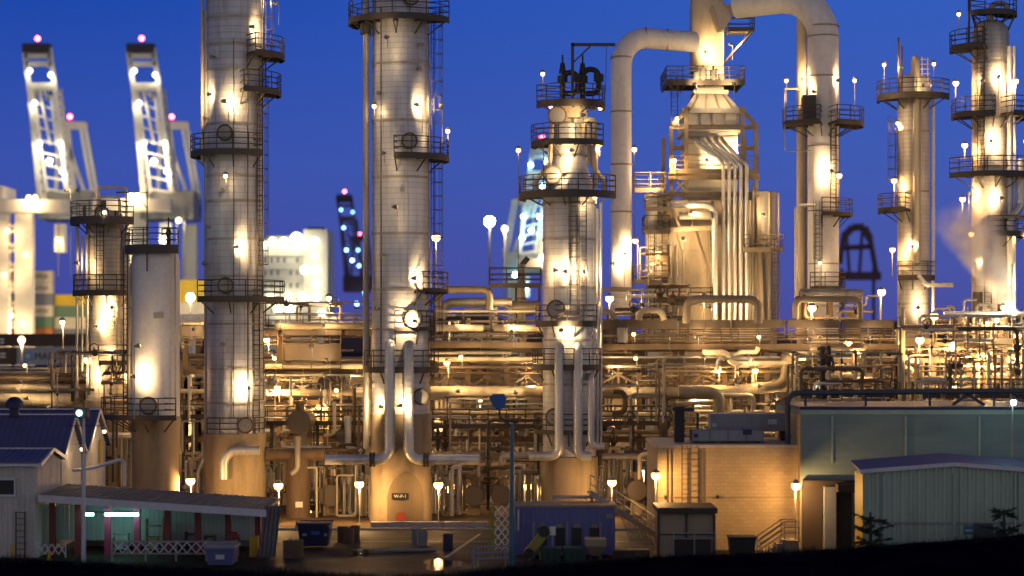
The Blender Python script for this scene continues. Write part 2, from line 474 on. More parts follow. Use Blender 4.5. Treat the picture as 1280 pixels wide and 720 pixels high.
def manway(root, p, r=.42, n=(0,-1,0)):
    p = Vector(p); n = Vector(n); m = MB()
    m.cyl(p - n*.15, p + n*.35, r, 16); m.cyl(p + n*.30, p + n*.39, r*1.28, 16); m.cyl(p + n*.41, p + n*.48, r*1.28, 16)
    m.tube([p + n*.45 + Vector((r*1.3,0,.3)), p + n*.45 + Vector((r*1.3,0,-.3))], .03, 5)
    o = m.build('manway', M['galv'], root)
    MB().ring(p + n*.44, r*1.32, .075, 'y', 18, 6).build('flange_ring', M['rust'], o)
    return o
def shell(root, c, prof, mat, name='shell', rings=(), ringr=.05, seg=48):
    """vessel wall as a lathe; rings: heights of the girth bands standing proud of it"""
    m = MB(); m.lathe(prof, c, seg)
    o = m.build(name, mat, root)
    for z in rings:
        r = radius_at(prof, z)
        MB().lathe([(r - .01, z - .08), (r + ringr, z - .08), (r + ringr, z + .08), (r - .01, z + .08)], c, seg).build('girth_band', M['alud'] if ringr > .02 else mat, o)
    return o
def radius_at(prof, z):
    for (r0, z0), (r1, z1) in zip(prof, prof[1:]):
        if min(z0, z1) <= z <= max(z0, z1) and z0 != z1: return r0 + (r1 - r0)*(z - z0)/(z1 - z0)
    return prof[-1][0]
def gauges(root, c, r, zs, rnd, mat=None):
    """little nozzles and instrument boxes on a shell"""
    for z in zs:
        a = R(rnd.uniform(200, 340)); n = Vector((math.cos(a), math.sin(a), 0)); p = Vector(c) + n*r + Vector((0,0,z))
        m = MB(); m.cyl(p - n*.1, p + n*.3, .08, 8); m.cyl(p + n*.26, p + n*.34, .15, 10)
        m.build('nozzle', mat or M['galv'], root)

# ================================================================ DISTILLATION COLUMN A (broad, banded, cut by the top of the view)
rnd = random.Random(4)
Y = 138.; cx = 293.5; s = S(Y); X = WX(cx, Y); r = 36 * s
A = empty('distillation_column', (X, Y, 0), 'broad silver column beside the slim cream vessel, two ring platforms across its front', 'column')
zt = WZ(-60, Y); zs = WZ(541, Y)
ringz = [WZ(p, Y) for p in (25, 58, 90, 157, 222, 253, 300, 346, 405, 461, 503)]
shell(A, (X, Y, 0), [(r, zs), (r, zt - 1.5), (r*.8, zt - .6), (.3, zt)], cladding('column_jacket_banded', (.56,.55,.55), (.50,.49,.49), r), rings=ringz)
shell(A, (X, Y, 0), [(r + .12, 0), (r + .12, zs - .02), (r*.5, zs - .01)], M['concrete'], 'skirt')
plat_px(A, cx, Y, 192, 239, 333, r); plat_px(A, cx, Y, 373, 254, 355, r); plat_px(A, cx, Y, 543, 262, 331, r, thick=.2)
plat_px(A, cx, Y, 115, 312, 351, r); plat_px(A, cx, Y, 70, 326, 355, r)
plat_px(A, cx, Y, -18, 250, 340, r)
m = MB(); px = 260
m.pipe([(WX(px, Y), Y - .6, zt - 4), (WX(px, Y), Y - .6, WZ(565, Y)), (WX(249, Y), Y - .6, WZ(590, Y)), (WX(249, Y), Y - .6, 0)], .17, 10, .5, band=1.2)
m.build('downcomer_pipe', M['alud'], A)
m = MB()
for k in range(12):
    z = 4 + k*3.1; m.bar((WX(262, Y), Y - .6, z), (X - r*.9, Y - .2, z), .09)
m.build('pipe_bracket', M['steel'], A)
m = MB(); m.tube([(WX(258, Y)-.2, Y - .5, zt - 3), (WX(258, Y)-.2, Y - .5, WZ(205, Y))], .11, 8); m.build('riser_pipe', M['cream'], A)
m = MB(); m.tube([(WX(314,Y), Y-r+.15, zt-6), (WX(314,Y), Y-r+.15, zs)], .035, 5); m.tube([(WX(297,Y), Y-r-.06, zt-6), (WX(297,Y), Y-r-.06, zs+1)], .025, 5); m.build('conduit', M['steel'], A)
ladder(A, WX(323, Y), Y - r*.62, WZ(540, Y), WZ(373, Y)+.2, True, -50); ladder(A, WX(327, Y), Y - r*.5, WZ(373, Y), WZ(115, Y), True, -40)
ladder(A, WX(331, Y), Y - .4, WZ(115, Y), WZ(-40, Y), True, -20)
# overhead bend at the foot of the column
m = MB(); m.pipe([(WX(330,Y), Y - r - .5, WZ(561,Y)), (WX(286,Y), Y - r - .5, WZ(561,Y)), (WX(286,Y), Y - r - .5, WZ(596,Y))], .30, 12, .9, band=.5); m.build('reboiler_pipe', M['alu'], A)
for px, py in ((287,170),(288,358),(312,530)): manway(A, (WX(px,Y), Y - math.sqrt(max(.1, r*r - (WX(px,Y)-X)**2)), WZ(py,Y)), .36)
for (px, py, dy, pw, pole, sd) in ((267,123,-.75,330,1.2,0), (289,133,-.8,260,2.4,.2), (304,311,-.7,340,2.6,.1), (317,484,-.75,360,2.2,0), (322,40,-.8,380,1.,.3), (345,5,-.3,300,1.4,.2), (290,225,-.9,60,.5,0)):
    xx = WX(px, Y); dd = abs(xx - X); yy = Y - (math.sqrt(max(0, r*r - dd*dd)) if dd < r else 0) + dy*1.4
    lamp_on(A, (xx, yy, WZ(py, Y)), pw, 'warm', pole, (sd, .1))
gauges(A, (X, Y, 0), r, [WZ(p, Y) for p in (75, 150, 240, 285, 330, 430, 475)], rnd)

# ================================================================ COLUMN B (twin pipes down the front)
Y = 136.; cx = 501.; s = S(Y); X = WX(cx, Y); r = 36 * s
Bc = empty('distillation_column', (X, Y, 0), 'tall silver column with two banded pipes bending out above its stained foot and a small black number plate', 'column')
zt = WZ(-45, Y); zs = WZ(517, Y)
shell(Bc, (X, Y, 0), [(r, zs), (r, zt - 1.4), (r*.8, zt - .5), (.3, zt)], cladding('column_jacket_fine', (.60,.59,.585), (.55,.54,.535), r, .36, 2.4),
      rings=[WZ(p, Y) for p in (82, 153, 223, 293, 363, 412)])
shell(Bc, (X, Y, 0), [(r + .16, 0), (r + .16, WZ(622,Y)), (r + .1, WZ(620,Y)), (r + .1, zs - .02), (r*.5, zs - .01)], M['concrete'], 'skirt')
# pale patch of newer fireproofing, rounded at the top
m = MB(); pts = []
for k in range(15):
    t = k/14.; a = R(248 + 70*t); h = WZ(618,Y) + (WZ(588,Y) - WZ(618,Y))*math.sin(math.pi*t)**.6
    pts.append((a, h))
z0 = WZ(648, Y)
for (a, h), (a2, h2) in zip(pts, pts[1:]):
    q = r + .19
    f = lambda a_, z_: (X + math.cos(a_)*q, Y + math.sin(a_)*q, z_)
    m.quad(f(a, z0), f(a2, z0), f(a2, h2), f(a, h))
m.build('fireproofing_patch', M['patch'], Bc)
def textmesh(txt, size, name, mat, parent, p, rotz=0, ext=.006, align='CENTER'):
    cu = bpy.data.curves.new(name, 'FONT'); cu.body = txt; cu.size = size; cu.align_x = align; cu.align_y = 'CENTER'; cu.extrude = ext
    t = bpy.data.objects.new(name + '_curve', cu); col.objects.link(t)
    dg = bpy.context.evaluated_depsgraph_get(); me = bpy.data.meshes.new_from_object(t.evaluated_get(dg))
    bpy.data.objects.remove(t); bpy.data.curves.remove(cu)
    me.materials.clear(); me.materials.append(mat)
    o = bpy.data.objects.new(name, me); col.objects.link(o); o.parent = parent
    o.location = Vector(p) - worldloc(parent); o.rotation_euler = (R(90), 0, rotz)
    KIDS.setdefault(parent.name, []).append(o)
    return o
xp = WX(502.5, Y); yq = Y - r - .26
pl = MB().box(xp - .55, xp + .55, yq - .02, yq + .02, WZ(621.5,Y), WZ(613.5,Y)).build('number_plate', M['black'], Bc, 0)
textmesh('W-P-1', .30, 'lettering', M['sand'], pl, (xp, yq - .022, WZ(617.6, Y)))
MB().cyl((WX(503,Y), yq + .02, WZ(643,Y)), (WX(503,Y), yq + .12, WZ(643,Y)), .33, 20).build('access_cover', M['reddisc'], Bc)
plat_px(Bc, cx, Y, 27, 436, 562, r); plat_px(Bc, cx, Y, 197, 496, 561, r); plat_px(Bc, cx, Y, 411, 496, 541, r, thick=.15); plat_px(Bc, cx, Y, 460, 457, 548, r)
plat_px(Bc, cx, Y, 363, 531, 560, r, thick=.15)
m = MB(); m.pipe([(WX(458.5,Y), Y - .7, WZ(-30,Y)), (WX(458.5,Y), Y - .7, WZ(560,Y))], .20, 10, band=1.0); m.build('downcomer_pipe', M['alud'], Bc)
m = MB(); m.cyl((WX(458,Y), Y-.7, WZ(45,Y)), (WX(458,Y), Y-.7, WZ(30,Y)), .36, 12); m.bar((WX(453,Y), Y-.7, WZ(32,Y)), (X-r*.8, Y-.3, WZ(32,Y)), .2); m.build('pipe_support', M['steel'], Bc)
for px, sgn, pe in ((490, -1, 411), (513, 1, 600)):
    x = WX(px, Y); yy = Y - r - .55
    m = MB(); m.pipe([(x, Y - r + .2, WZ(431,Y)), (x, yy, WZ(431,Y)), (x, yy, WZ(572,Y)), (WX(pe,Y), yy, WZ(572,Y))], .33, 12, .75, band=.38)
    m.build('drop_pipe', M['alu'], Bc)
    m = MB(); d = sgn * .95
    m.cyl((x + d, yy, WZ(572,Y)), (x + d + sgn*.14, yy, WZ(572,Y)), .48, 14); m.cyl((x + d + sgn*.2, yy, WZ(572,Y)), (x + d + sgn*.34, yy, WZ(572,Y)), .48, 14)
    m.build('flange', M['steel'], Bc)
ladder(Bc, WX(541, Y), Y - .5, WZ(197, Y), WZ(27, Y), True, -20); ladder(Bc, WX(541, Y), Y - .4, WZ(460, Y), WZ(197, Y), True, -20); 
m = MB(); m.tube([(WX(478,Y), Y-r*.78, zt-3), (WX(478,Y), Y-r*.78, WZ(455,Y))], .035, 5); m.tube([(WX(536,Y), Y-r*.2, zt-3), (WX(536,Y), Y-r*.2, WZ(455,Y))], .04, 5); m.build('conduit', M['steel'], Bc)
manway(Bc, (WX(514,Y), Y - r*.93, WZ(180,Y)), .36); manway(Bc, (WX(519,Y), Y - r*.88, WZ(399,Y)), .4); manway(Bc, (WX(516,Y), Y - r*.9, WZ(3,Y)), .36); manway(Bc, (WX(528,Y), Y - r*.7, WZ(495,Y)), .36)
for (px, py, dy, pw, pole, sd) in ((524,136,-.8,420,1.8,.3), (551,133,-.5,140,2.6,.1), (521,349,-.75,420,2.6,.1), (520,402,-.9,480,.5,.3), (478,507,-.6,420,.5,.1), (505,505,-1.2,330,.5,.1), (560,165,-.3,60,1.,0), (470,137,-.6,30,.6,0), (488,60,-2.2,150,.6,.1), (500,265,-2.4,110,.6,.1), (484,200,-2.4,120,.6,.1)):  # lamps standing furthest out are added to brighten the jacket
    xx = WX(px, Y); dd = abs(xx - X); yy = Y - (math.sqrt(max(0, r*r - dd*dd)) if dd < r else 0) + dy*1.4
    lamp_on(Bc, (xx, yy, WZ(py, Y)), pw, 'warm', pole, (sd, .1))
gauges(Bc, (X, Y, 0), r, [WZ(p, Y) for p in (60, 90, 120, 240, 320, 386)], rnd)

# ================================================================ COLUMN C (necked top, black piping crown)
Y = 140.; cx = 712.; s = S(Y); X = WX(cx, Y); r = 33.5 * s
Cc = empty('distillation_column', (X, Y, 0), 'shorter column narrowing near its top under black relief pipes and three stacked ring platforms', 'column')
zs = WZ(570, Y); zn = WZ(214, Y); zn2 = WZ(196, Y); r2 = 22 * s; ztop = WZ(122, Y)
prof = [(r, zs), (r, WZ(243,Y)), (r2, WZ(208,Y)), (r2, WZ(140,Y)), (r2*.7, WZ(127,Y)), (.2, ztop)]
shell(Cc, (X, Y, 0), prof, cladding('column_jacket_pale', (.62,.61,.60), (.56,.55,.54), r, .38, 2.0), rings=[WZ(p, Y) for p in (255, 300, 360, 425, 480, 530, 195, 155)])
shell(Cc, (X, Y, 0), [(r + .1, 0), (r + .1, zs - .02), (r*.5, zs - .01)], M['concrete'], 'skirt')
plat_px(Cc, cx, Y, 243, 649, 768, r2*1.2, thick=.4); plat_px(Cc, cx, Y, 179, 664, 753, r2, thick=.3); plat_px(Cc, cx, Y, 130, 671, 756, .4, thick=.4)
plat_px(Cc, cx, Y, 403, 670, 745, r); plat_px(Cc, cx, Y, 457, 666, 750, r); plat_px(Cc, cx, Y, 538, 668, 738, r, thick=.2)
ladder(Cc, WX(716, Y), Y - r - .3, WZ(398, Y), WZ(246, Y), True, -90); ladder(Cc, WX(727, Y), Y - r - .25, WZ(398, Y), WZ(246, Y), False, -90); ladder(Cc, WX(683, Y), Y - r*.7, WZ(243,Y), WZ(179,Y), False, -120)
for px, z1, rr_ in ((740.5, 246, .13), (746, 262, .11), (750.5, 252, .09)):
    m = MB(); m.pipe([(WX(px,Y), Y - .8, WZ(z1,Y)), (WX(px,Y), Y - .8, WZ(560,Y))], rr_, 8, band=1.4); m.build('side_pipe', M['alu'], Cc)
for px, py0, py1, rr_ in ((698,433,568,.30), (721,433,568,.32), (737,470,556,.22)):
    x = WX(px, Y); yy = Y - r - .5
    m = MB(); m.pipe([(x, Y - r*.7, WZ(py0,Y)), (x, yy, WZ(py0,Y)), (x, yy, WZ(py1,Y)), (x + (.9 if px > 700 else -2.), yy, WZ(py1,Y))], rr_, 12, .6, band=.4); m.build('drop_pipe', M['alu'], Cc)
for px, d in ((690, -1), (737, 1)):      # pipes hugging the shoulder
    m = MB(); m.pipe([(WX(cx + d*22,Y), Y-.9, WZ(150,Y)), (WX(cx + d*25,Y), Y-1., WZ(205,Y)), (WX(cx + d*42,Y), Y-1., WZ(228,Y)), (WX(cx + d*42,Y), Y-1., WZ(242,Y))], .16, 8, .3); m.build('shoulder_pipe', M['cream'], Cc)
m = MB(); m.pipe([(WX(729,Y), Y-1.2, WZ(178,Y)), (WX(729,Y), Y-1.2, WZ(152,Y)), (WX(743,Y), Y-1.2, WZ(152,Y)), (WX(743,Y), Y-1.2, WZ(236,Y))], .19, 10, .55); m.build('shoulder_pipe', M['cream'], Cc)
for a, b_, h in ((703, 722, 92), (728, 748, 88)):     # relief valves and goosenecks over the top
    m = MB(); m.pipe([(WX(a,Y), Y-.5, WZ(128,Y)), (WX(a,Y), Y-.5, WZ(h,Y)), (WX(b_,Y), Y-.5, WZ(h,Y)), (WX(b_,Y), Y-.5, WZ(118,Y)), (WX(b_-16,Y), Y-.5, WZ(118,Y))], .19, 10, .5)
    o = m.build('relief_pipe', M['black'], Cc)
    m = MB(); m.cyl((WX(a,Y), Y-.5, WZ(104,Y)), (WX(a,Y), Y-.5, WZ(96,Y)), .34, 10); m.cyl((WX(a,Y), Y-.5, WZ(93,Y)), (WX(a,Y), Y-.5, WZ(80,Y)), .26, 10, .14); m.cyl((WX(a,Y), Y-.5, WZ(80,Y)), (WX(a,Y), Y-.5, WZ(70,Y)), .06, 8)
    m.cyl((WX(b_,Y), Y-.5, WZ(103,Y)), (WX(b_,Y), Y-.5, WZ(94,Y)), .34, 10)
    m.build('relief_valve', M['black'], o)
m = MB(); m.bar((WX(715,Y), Y-1.2, WZ(155,Y)), (WX(715,Y), Y-1.2, WZ(57,Y)), .2); m.bar((WX(714,Y), Y-1.2, WZ(59,Y)), (WX(768,Y), Y-1.2, WZ(59,Y)), .2); m.bar((WX(715,Y), Y-1.2, WZ(82,Y)), (WX(737,Y), Y-1.2, WZ(61,Y)), .1)
m.tube([(WX(757,Y), Y-1.2, WZ(59,Y)), (WX(756,Y), Y-1.2, WZ(120,Y))], .02, 4); m.build('davit', M['steel'], Cc)
m = MB(); m.box(WX(703,Y), WX(724,Y), Y-1.6, Y-.7, WZ(150,Y), WZ(131,Y)); m.build('valve_box', M['tan'], Cc)
manway(Cc, (WX(696,Y), Y - r2*.8 - .5, WZ(148,Y)), .44); manway(Cc, (WX(690,Y), Y - r*.75, WZ(221,Y)), .42); manway(Cc, (WX(694,Y), Y - r*.85, WZ(387,Y)), .42); manway(Cc, (WX(692,Y), Y - r*.85, WZ(520,Y)), .4)
for (px, py, dy, pw, pole, sd, c_) in ((692,339,-.8,250,2.4,0,'warm'), (706,341,-.9,420,2.6,.1,'warm'), (701,413,-.8,420,.4,.1,'warm'), (747,182,-.9,420,.8,.1,'sodium'), (712,192,-1.1,260,.4,.1,'warm'), (726,150,-1.5,170,.6,.1,'warm'), (703,222,-.8,120,.4,.1,'warm'), (750,136,-.2,25,-.2,.4,'sodium'), (729,341,-.6,200,.6,0,'warm'), (742,250,-1,90,.4,.1,'warm')):
    xx = WX(px, Y); rr_ = radius_at(prof, WZ(py, Y)); dd = abs(xx - X); yy = Y - (math.sqrt(max(0, rr_*rr_ - dd*dd)) if dd < rr_ else 0) + dy*1.4
    lamp_on(Cc, (xx, yy, WZ(py, Y)), pw, c_, pole, (sd, .1))
bulb(lamp_on(Cc, (WX(678,Y), Y-1.4, WZ(96,Y)), 10, 'warm', 1.6), (WX(688,Y), Y-1.8, WZ(137,Y)), 60, 'red', .13)

# ================================================================ VESSEL D (smooth, off white, capsule)
Y = 132.; cx = 194.5; s = S(Y); X = WX(cx, Y); r = 30 * s
D = empty('storage_vessel', (X, Y, 0), 'smooth off-white vessel with a rounded shoulder and a railed top, beside the broad silver column', 'vessel')
zb = WZ(520, Y); zt = WZ(312, Y)
prof = [(r, zb), (r, WZ(330,Y))] + [(r*(.72 + .28*math.cos(R(a))), WZ(330,Y) + (zt - WZ(330,Y))*math.sin(R(a))) for a in (20, 40, 60, 80, 90)] + [(.1, zt + .05)]
shell(D, (X, Y, 0), prof, M['white'], rings=[WZ(421,Y)], ringr=.015)
shell(D, (X, Y, 0), [(r - .02, 0), (r - .02, zb), (r*.4, zb)], M['concrete'], 'skirt')
plat_px(D, cx, Y, 309, 157, 226, .6, M['steel'], .45); plat_px(D, cx, Y, 519, 128, 229, r, M['steel'], .22)
m = MB(); m.tube([(WX(190,Y), Y-r-.25, WZ(340,Y)), (WX(190,Y), Y-r-.25, WZ(243,Y)), (WX(152,Y), Y-r-.25, WZ(243,Y))], .05, 6); m.tube([(WX(190,Y), Y-r-.25, WZ(263,Y)), (WX(178,Y), Y-r-.25, WZ(247,Y))], .03, 5)
m.build('davit', M['steel'], D)
bulb(D, (WX(178,Y), Y-r-.4, WZ(249,Y)), 110, 'green', .16)
m = MB(); m.cyl((WX(212,Y), Y-.4, WZ(315,Y)), (WX(212,Y), Y-.4, WZ(292,Y)), .14, 8); m.cyl((WX(212,Y), Y-.4, WZ(292,Y)), (WX(212,Y), Y-.4, WZ(284,Y)), .2, 8, .08); m.cyl((WX(212,Y), Y-.4, WZ(284,Y)), (WX(212,Y), Y-.4, WZ(272,Y)), .05, 6); m.build('relief_valve', M['black'], D)
manway(D, (WX(192,Y), Y-r, WZ(506,Y)), .38)
m = MB(); m.pipe([(WX(166,Y), Y-.4, WZ(330,Y)), (WX(163,Y), Y-.4, WZ(345,Y)), (WX(163,Y), Y-.4, WZ(520,Y))], .1, 8, .3); m.build('side_pipe', M['cream'], D)
lamp_on(D, (WX(176,Y), Y-r-.7, WZ(470,Y)), 230, 'warm', 2.2, (-.3, 0)); lamp_on(D, (WX(190,Y), Y-r-3.2, WZ(432,Y)), 110, 'warm', 4.5, (-.3, 0))
ladder(D, WX(160,Y), Y-.9, WZ(519,Y), WZ(309,Y), False, -140)

o = MB().box(WX(203,Y)-.3, WX(203,Y)+.3, Y-r-.02, Y-r+.12, WZ(398,Y), WZ(391,Y)).build('nameplate', M['galv'], D, 0)
for zz in (352, 387, 455): MB().lathe([(r-.005, -.02), (r+.008, -.02), (r+.008, .02), (r-.005, .02)], (X, Y, WZ(zz,Y)), 40).build('weld_seam', M['white'], D)
m = MB(); m.tube([(WX(222,Y), Y-1.0, WZ(312,Y)), (WX(222.5,Y), Y-1.0, WZ(520,Y))], .045, 6); m.build('conduit', M['galv'], D)
# ================================================================ COLUMN E (rough, cluttered, dark)
Y = 144.; cx = 133.; s = S(Y); X = WX(cx, Y); r = 25 * s
E = empty('distillation_column', (X, Y, 0), 'stubby column crowded with ladders and pipes, two broad dark platforms, near the harbour cranes', 'column')
zt = WZ(262, Y); zs = WZ(500, Y)
shell(E, (X, Y, 0), [(r, zs), (r, zt - .8), (r*.7, zt - .2), (.2, zt)], cladding('column_jacket_rough', (.52,.45,.36), (.44,.38,.31), r, .3, 1.2, .45, .5, .7), rings=[WZ(p, Y) for p in (300, 345, 401, 450)])
shell(E, (X, Y, 0), [(r + .1, 0), (r + .1, zs - .02), (r*.5, zs - .01)], M['concrete'], 'skirt')
plat_px(E, cx, Y, 274, 89, 171, r, thick=.45); plat_px(E, cx, Y, 365, 92, 168, r, thick=.3); plat_px(E, cx, Y, 452, 132, 176, r, thick=.2)
ladder(E, WX(131,Y), Y-r-.3, WZ(365,Y), WZ(276,Y), True); ladder(E, WX(146,Y), Y-r*.9, WZ(452,Y), WZ(365,Y), False)
for px in (99, 107, 113, 152, 158, 164):
    m = MB(); y_ = Y - rnd.uniform(.6, 1.3); m.pipe([(WX(px,Y), y_, WZ(rnd.uniform(280, 300),Y)), (WX(px,Y), y_, WZ(rnd.uniform(455, 500),Y))], rnd.uniform(.06, .12), 8, band=1.5); m.build('side_pipe', M['alud'], E)
m = MB(); m.pipe([(WX(124,Y), Y-.6, WZ(270,Y)), (WX(124,Y), Y-.6, WZ(235,Y)), (WX(160,Y), Y-.6, WZ(235,Y)), (WX(160,Y), Y-.6, WZ(290,Y))], .09, 8, .25); m.build('vent_pipe', M['cream'], E)
m = MB(); m.pipe([(WX(128,Y), Y-.9, WZ(270,Y)), (WX(128,Y), Y-.9, WZ(247,Y)), (WX(152,Y), Y-.9, WZ(247,Y)), (WX(152,Y), Y-.9, WZ(270,Y))], .08, 8, .25); m.build('vent_pipe', M['cream'], E)
for k in range(7):
    px = rnd.uniform(98, 160); m = MB(); m.cyl((WX(px,Y), Y-1.2, WZ(273,Y)), (WX(px,Y), Y-1.2, WZ(273-rnd.uniform(8,22),Y)), rnd.uniform(.08,.22), 8); m.build('valve', M['steel'], E)
for (px, py, dy, pw, c_) in ((104,240,-.8,260,'warm'), (88,239,.2,160,'warm'), (148,385,-1.4,520,'warm'), (116,468,-1.6,380,'warm'), (139,268,-1.4,60,'white'), (152,440,-1.6,200,'warm'), (104,330,-1.,130,'warm'), (128,408,-1,200,'warm')):
    lamp_on(E, (WX(px,Y), Y - r*.7 + dy, WZ(py,Y)), pw, c_, 1.4, (.1, .1))

# ================================================================ FIRED HEATER F behind the rack
Y = 162.; s = S(Y)
def hp(px, py, dy=0.): return Vector((WX(px, Y), Y + dy, WZ(py, Y)))
X = WX(893, Y)
Fh = empty('fired_heater', (X, Y, 0), 'big fired heater with stepped hood, open frame and pipes combed down its front', 'furnace')
heat = paint('heater_sheet', (.42,.33,.22), .6, .2, .5, (.12,.08,.05), .4)
heatp = paint('heater_pale_sheet', (.58,.55,.48), .55, .2, .35, (.2,.16,.1), .4)
m = MB(); m.box(WX(833,Y), WX(948,Y), Y, Y+8, 0, WZ(250,Y)).build('firebox', heat, Fh, 0)
m = MB()
for px in (833, 862, 890, 918, 947): m.bar((WX(px,Y), Y-.06, 0), (WX(px,Y), Y-.06, WZ(252,Y)), .2, .12)
for py in (312, 362): m.bar((WX(832,Y), Y-.07, WZ(py,Y)), (WX(949,Y), Y-.07, WZ(py,Y)), .12, .16)
m.build('stiffener', heat, Fh, 0)
m = MB(); m.lathe([(19*s, 0), (19*s, WZ(243,Y)), (19.6*s, WZ(243,Y)), (19.6*s, WZ(239,Y)), (1, WZ(238,Y))], (WX(955,Y), Y+1.5, 0), 32); m.lathe([(19.4*s, WZ(314,Y)), (19.8*s, WZ(314,Y)), (19.8*s, WZ(311,Y)), (19.4*s, WZ(311,Y))], (WX(955,Y), Y+1.5, 0), 32); m.build('flue_drum', paint('drum_sheet', (.42,.38,.34), .5, .2, .3), Fh)
m = MB(); m.lathe([(16*s, 0), (16*s, WZ(250,Y)), (16.5*s, WZ(250,Y)), (16.5*s, WZ(243,Y)), (1, WZ(241,Y))], (WX(824,Y), Y+1.5, 0), 28); m.build('burner_drum', heatp, Fh)
# convection section and hood
m = MB(); m.box(WX(860,Y), WX(924,Y), Y+1, Y+7, WZ(250,Y), WZ(163,Y)); m.box(WX(855,Y), WX(929,Y), Y+.7, Y+7.3, WZ(163,Y), WZ(155,Y)); m.box(WX(859,Y), WX(925,Y), Y+.9, Y+7.1, WZ(155,Y), WZ(140,Y)); m.box(WX(854,Y), WX(930,Y), Y+.6, Y+7.4, WZ(140,Y), WZ(134,Y))
m.build('convection_box', heatp, Fh, 0)
m = MB()
def frust(m, a0, a1, b0, b1, za, zb, ya, yb, yc, yd):
    m.add([(a0,ya,za),(a1,ya,za),(a1,yb,za),(a0,yb,za),(b0,yc,zb),(b1,yc,zb),(b1,yd,zb),(b0,yd,zb)], [(0,3,2,1),(4,5,6,7),(0,1,5,4),(1,2,6,5),(2,3,7,6),(3,0,4,7)])
frust(m, WX(858,Y), WX(926,Y), WX(872,Y), WX(912,Y), WZ(134,Y), WZ(113,Y), Y+.9, Y+7.1, Y+2.4, Y+5.6)
m.box(WX(870,Y), WX(914,Y), Y+2.2, Y+5.8, WZ(113,Y), WZ(108,Y))
m.box(WX(875,Y), WX(909,Y), Y+2.5, Y+5.5, WZ(108,Y), WZ(84,Y))
m.build('hood', heatp, Fh, 0)
m = MB()
for t in (.12, .37, .63, .88): m.bar((WX(858+68*t,Y), Y+.86, WZ(134,Y)), (WX(872+40*t,Y), Y+2.34, WZ(113,Y)), .12)
for px in (861, 877, 892, 908, 923): m.bar((WX(px,Y), Y+.84, WZ(163,Y)), (WX(px,Y), Y+.84, WZ(134,Y)), .12, .1)
m.build('hood_rib', heat, Fh, 0)
m = MB(); m.box(WX(869,Y), WX(909,Y), Y+2.6, Y+5.4, WZ(84,Y), WZ(-8,Y)); 
frust(m, WX(871,Y), WX(909,Y), WX(866,Y), WX(898,Y), WZ(-8,Y), WZ(-40,Y), Y+2.5, Y+5.5, Y+2.2, Y+5.8)
m.build('stack', M['cream'], Fh, 0)
# outer frame of the heater
m = MB()
for px in (838, 944):
    for dy in (-.6, 7.6): m.ibeam(hp(px, 250, dy), hp(px, 160, dy), .35, .3)
for px in (857, 927):
    for dy in (-.6,): m.ibeam(hp(px, 250, dy), hp(px, 134, dy), .35, .3)
for py in (217, 160, 186): m.ibeam(hp(836, py, -.65), hp(946, py, -.65) if py != 186 else hp(857, py, -.65), .35, .3)
m.ibeam(hp(927, 186, -.65), hp(944, 186, -.65), .35, .3)
m.ibeam(hp(836, 160, -.6), hp(862, 136, -.6), .3, .25); m.ibeam(hp(946, 160, -.6), hp(924, 136, -.6), .3, .25)
m.ibeam(hp(834, 222, -.9), hp(948, 222, -.9), .5, .3); m.ibeam(hp(832, 244, -.9), hp(948, 244, -.9), .4, .3)
m.bar(hp(838,222,-.9), hp(860,244,-.9), .14); m.bar(hp(838,244,-.9), hp(860,222,-.9), .14)
m.ibeam(hp(946, 246, -.7), hp(951, 400, -.7), .35, .3)
m.ibeam(hp(830, 250, -.5), hp(830, 400, -.5), .3, .3)
for px in (845, 868, 884): MB().bar(hp(px, 288, -.3), hp(px + (12 if px < 880 else 3), 330, -.5), .09).build('hanger_rod', M['tan'], Fh, 0)
m.bar(hp(806, 290, -1.2), hp(888, 286, -1.2), .35); m.bar(hp(836, 255, -1.2), hp(848, 286, -1.2), .18); m.bar(hp(888, 252, -1.2), hp(888, 290, -1.2), .22)
m.build('steel_frame', M['tan'], Fh, 0)
# comb of pipes
for k in range(5):
    xt = 868 + k*14 if k < 4 else 930; xb = 902 + k*7.2
    m = MB(); m.pipe([hp(868 + k*9, 172, .9), hp(868 + k*9, 181, -1.3), hp(xb - 6, 199 + k*1.2, -1.3), hp(xb, 208, -1.4), hp(xb, 402, -1.4)], .145, 10, .3, band=.55); m.build('process_pipe', M['alu'], Fh)
m = MB(); m.pipe([hp(832, 258, -1.6), hp(891, 258, -1.6), hp(891, 404, -1.6)], .24, 12, .8, band=.45); m.build('process_pipe', M['alu'], Fh)
m = MB(); m.pipe([hp(846, 271, -1.8), hp(886, 271, -1.8)], .32, 12); m.build('burner_duct', M['alud'], Fh)
# heater platforms (flat, railed)
def railed(root, x0, x1, y0, y1, z, mat=None, rail=1.1, sides='flrb', thick=.25):
    mat = mat or M['steel']; m = MB()
    m.box(x0, x1, y0, y1, z - .06, z); m.box(x0, x1, y0 - .04, y0, z - thick, z + .1)
    for k in range(int((x1-x0)/1.5) + 1): m.bar((x0 + .1 + k*1.5, y0, z - .15), (x0 + .1 + k*1.5, y1, z - .15), .08, .16)
    o = m.build('platform', mat, root, 0)
    q = MB()
    segs = {'f': ((x0,y0),(x1,y0)), 'b': ((x0,y1),(x1,y1)), 'l': ((x0,y0),(x0,y1)), 'r': ((x1,y0),(x1,y1))}
    for k in sides:
        a, b_ = segs[k]; L = math.hypot(b_[0]-a[0], b_[1]-a[1]); n = max(1, int(L/1.2))
        for h in (.4, .76, rail): q.tube([(a[0],a[1],z+h),(b_[0],b_[1],z+h)], .036, 5)
        for i in range(n+1):
            t = i/n; q.tube([(a[0]+(b_[0]-a[0])*t, a[1]+(b_[1]-a[1])*t, z), (a[0]+(b_[0]-a[0])*t, a[1]+(b_[1]-a[1])*t, z+rail)], .036, 5)
    q.build('railing', mat, o); return o
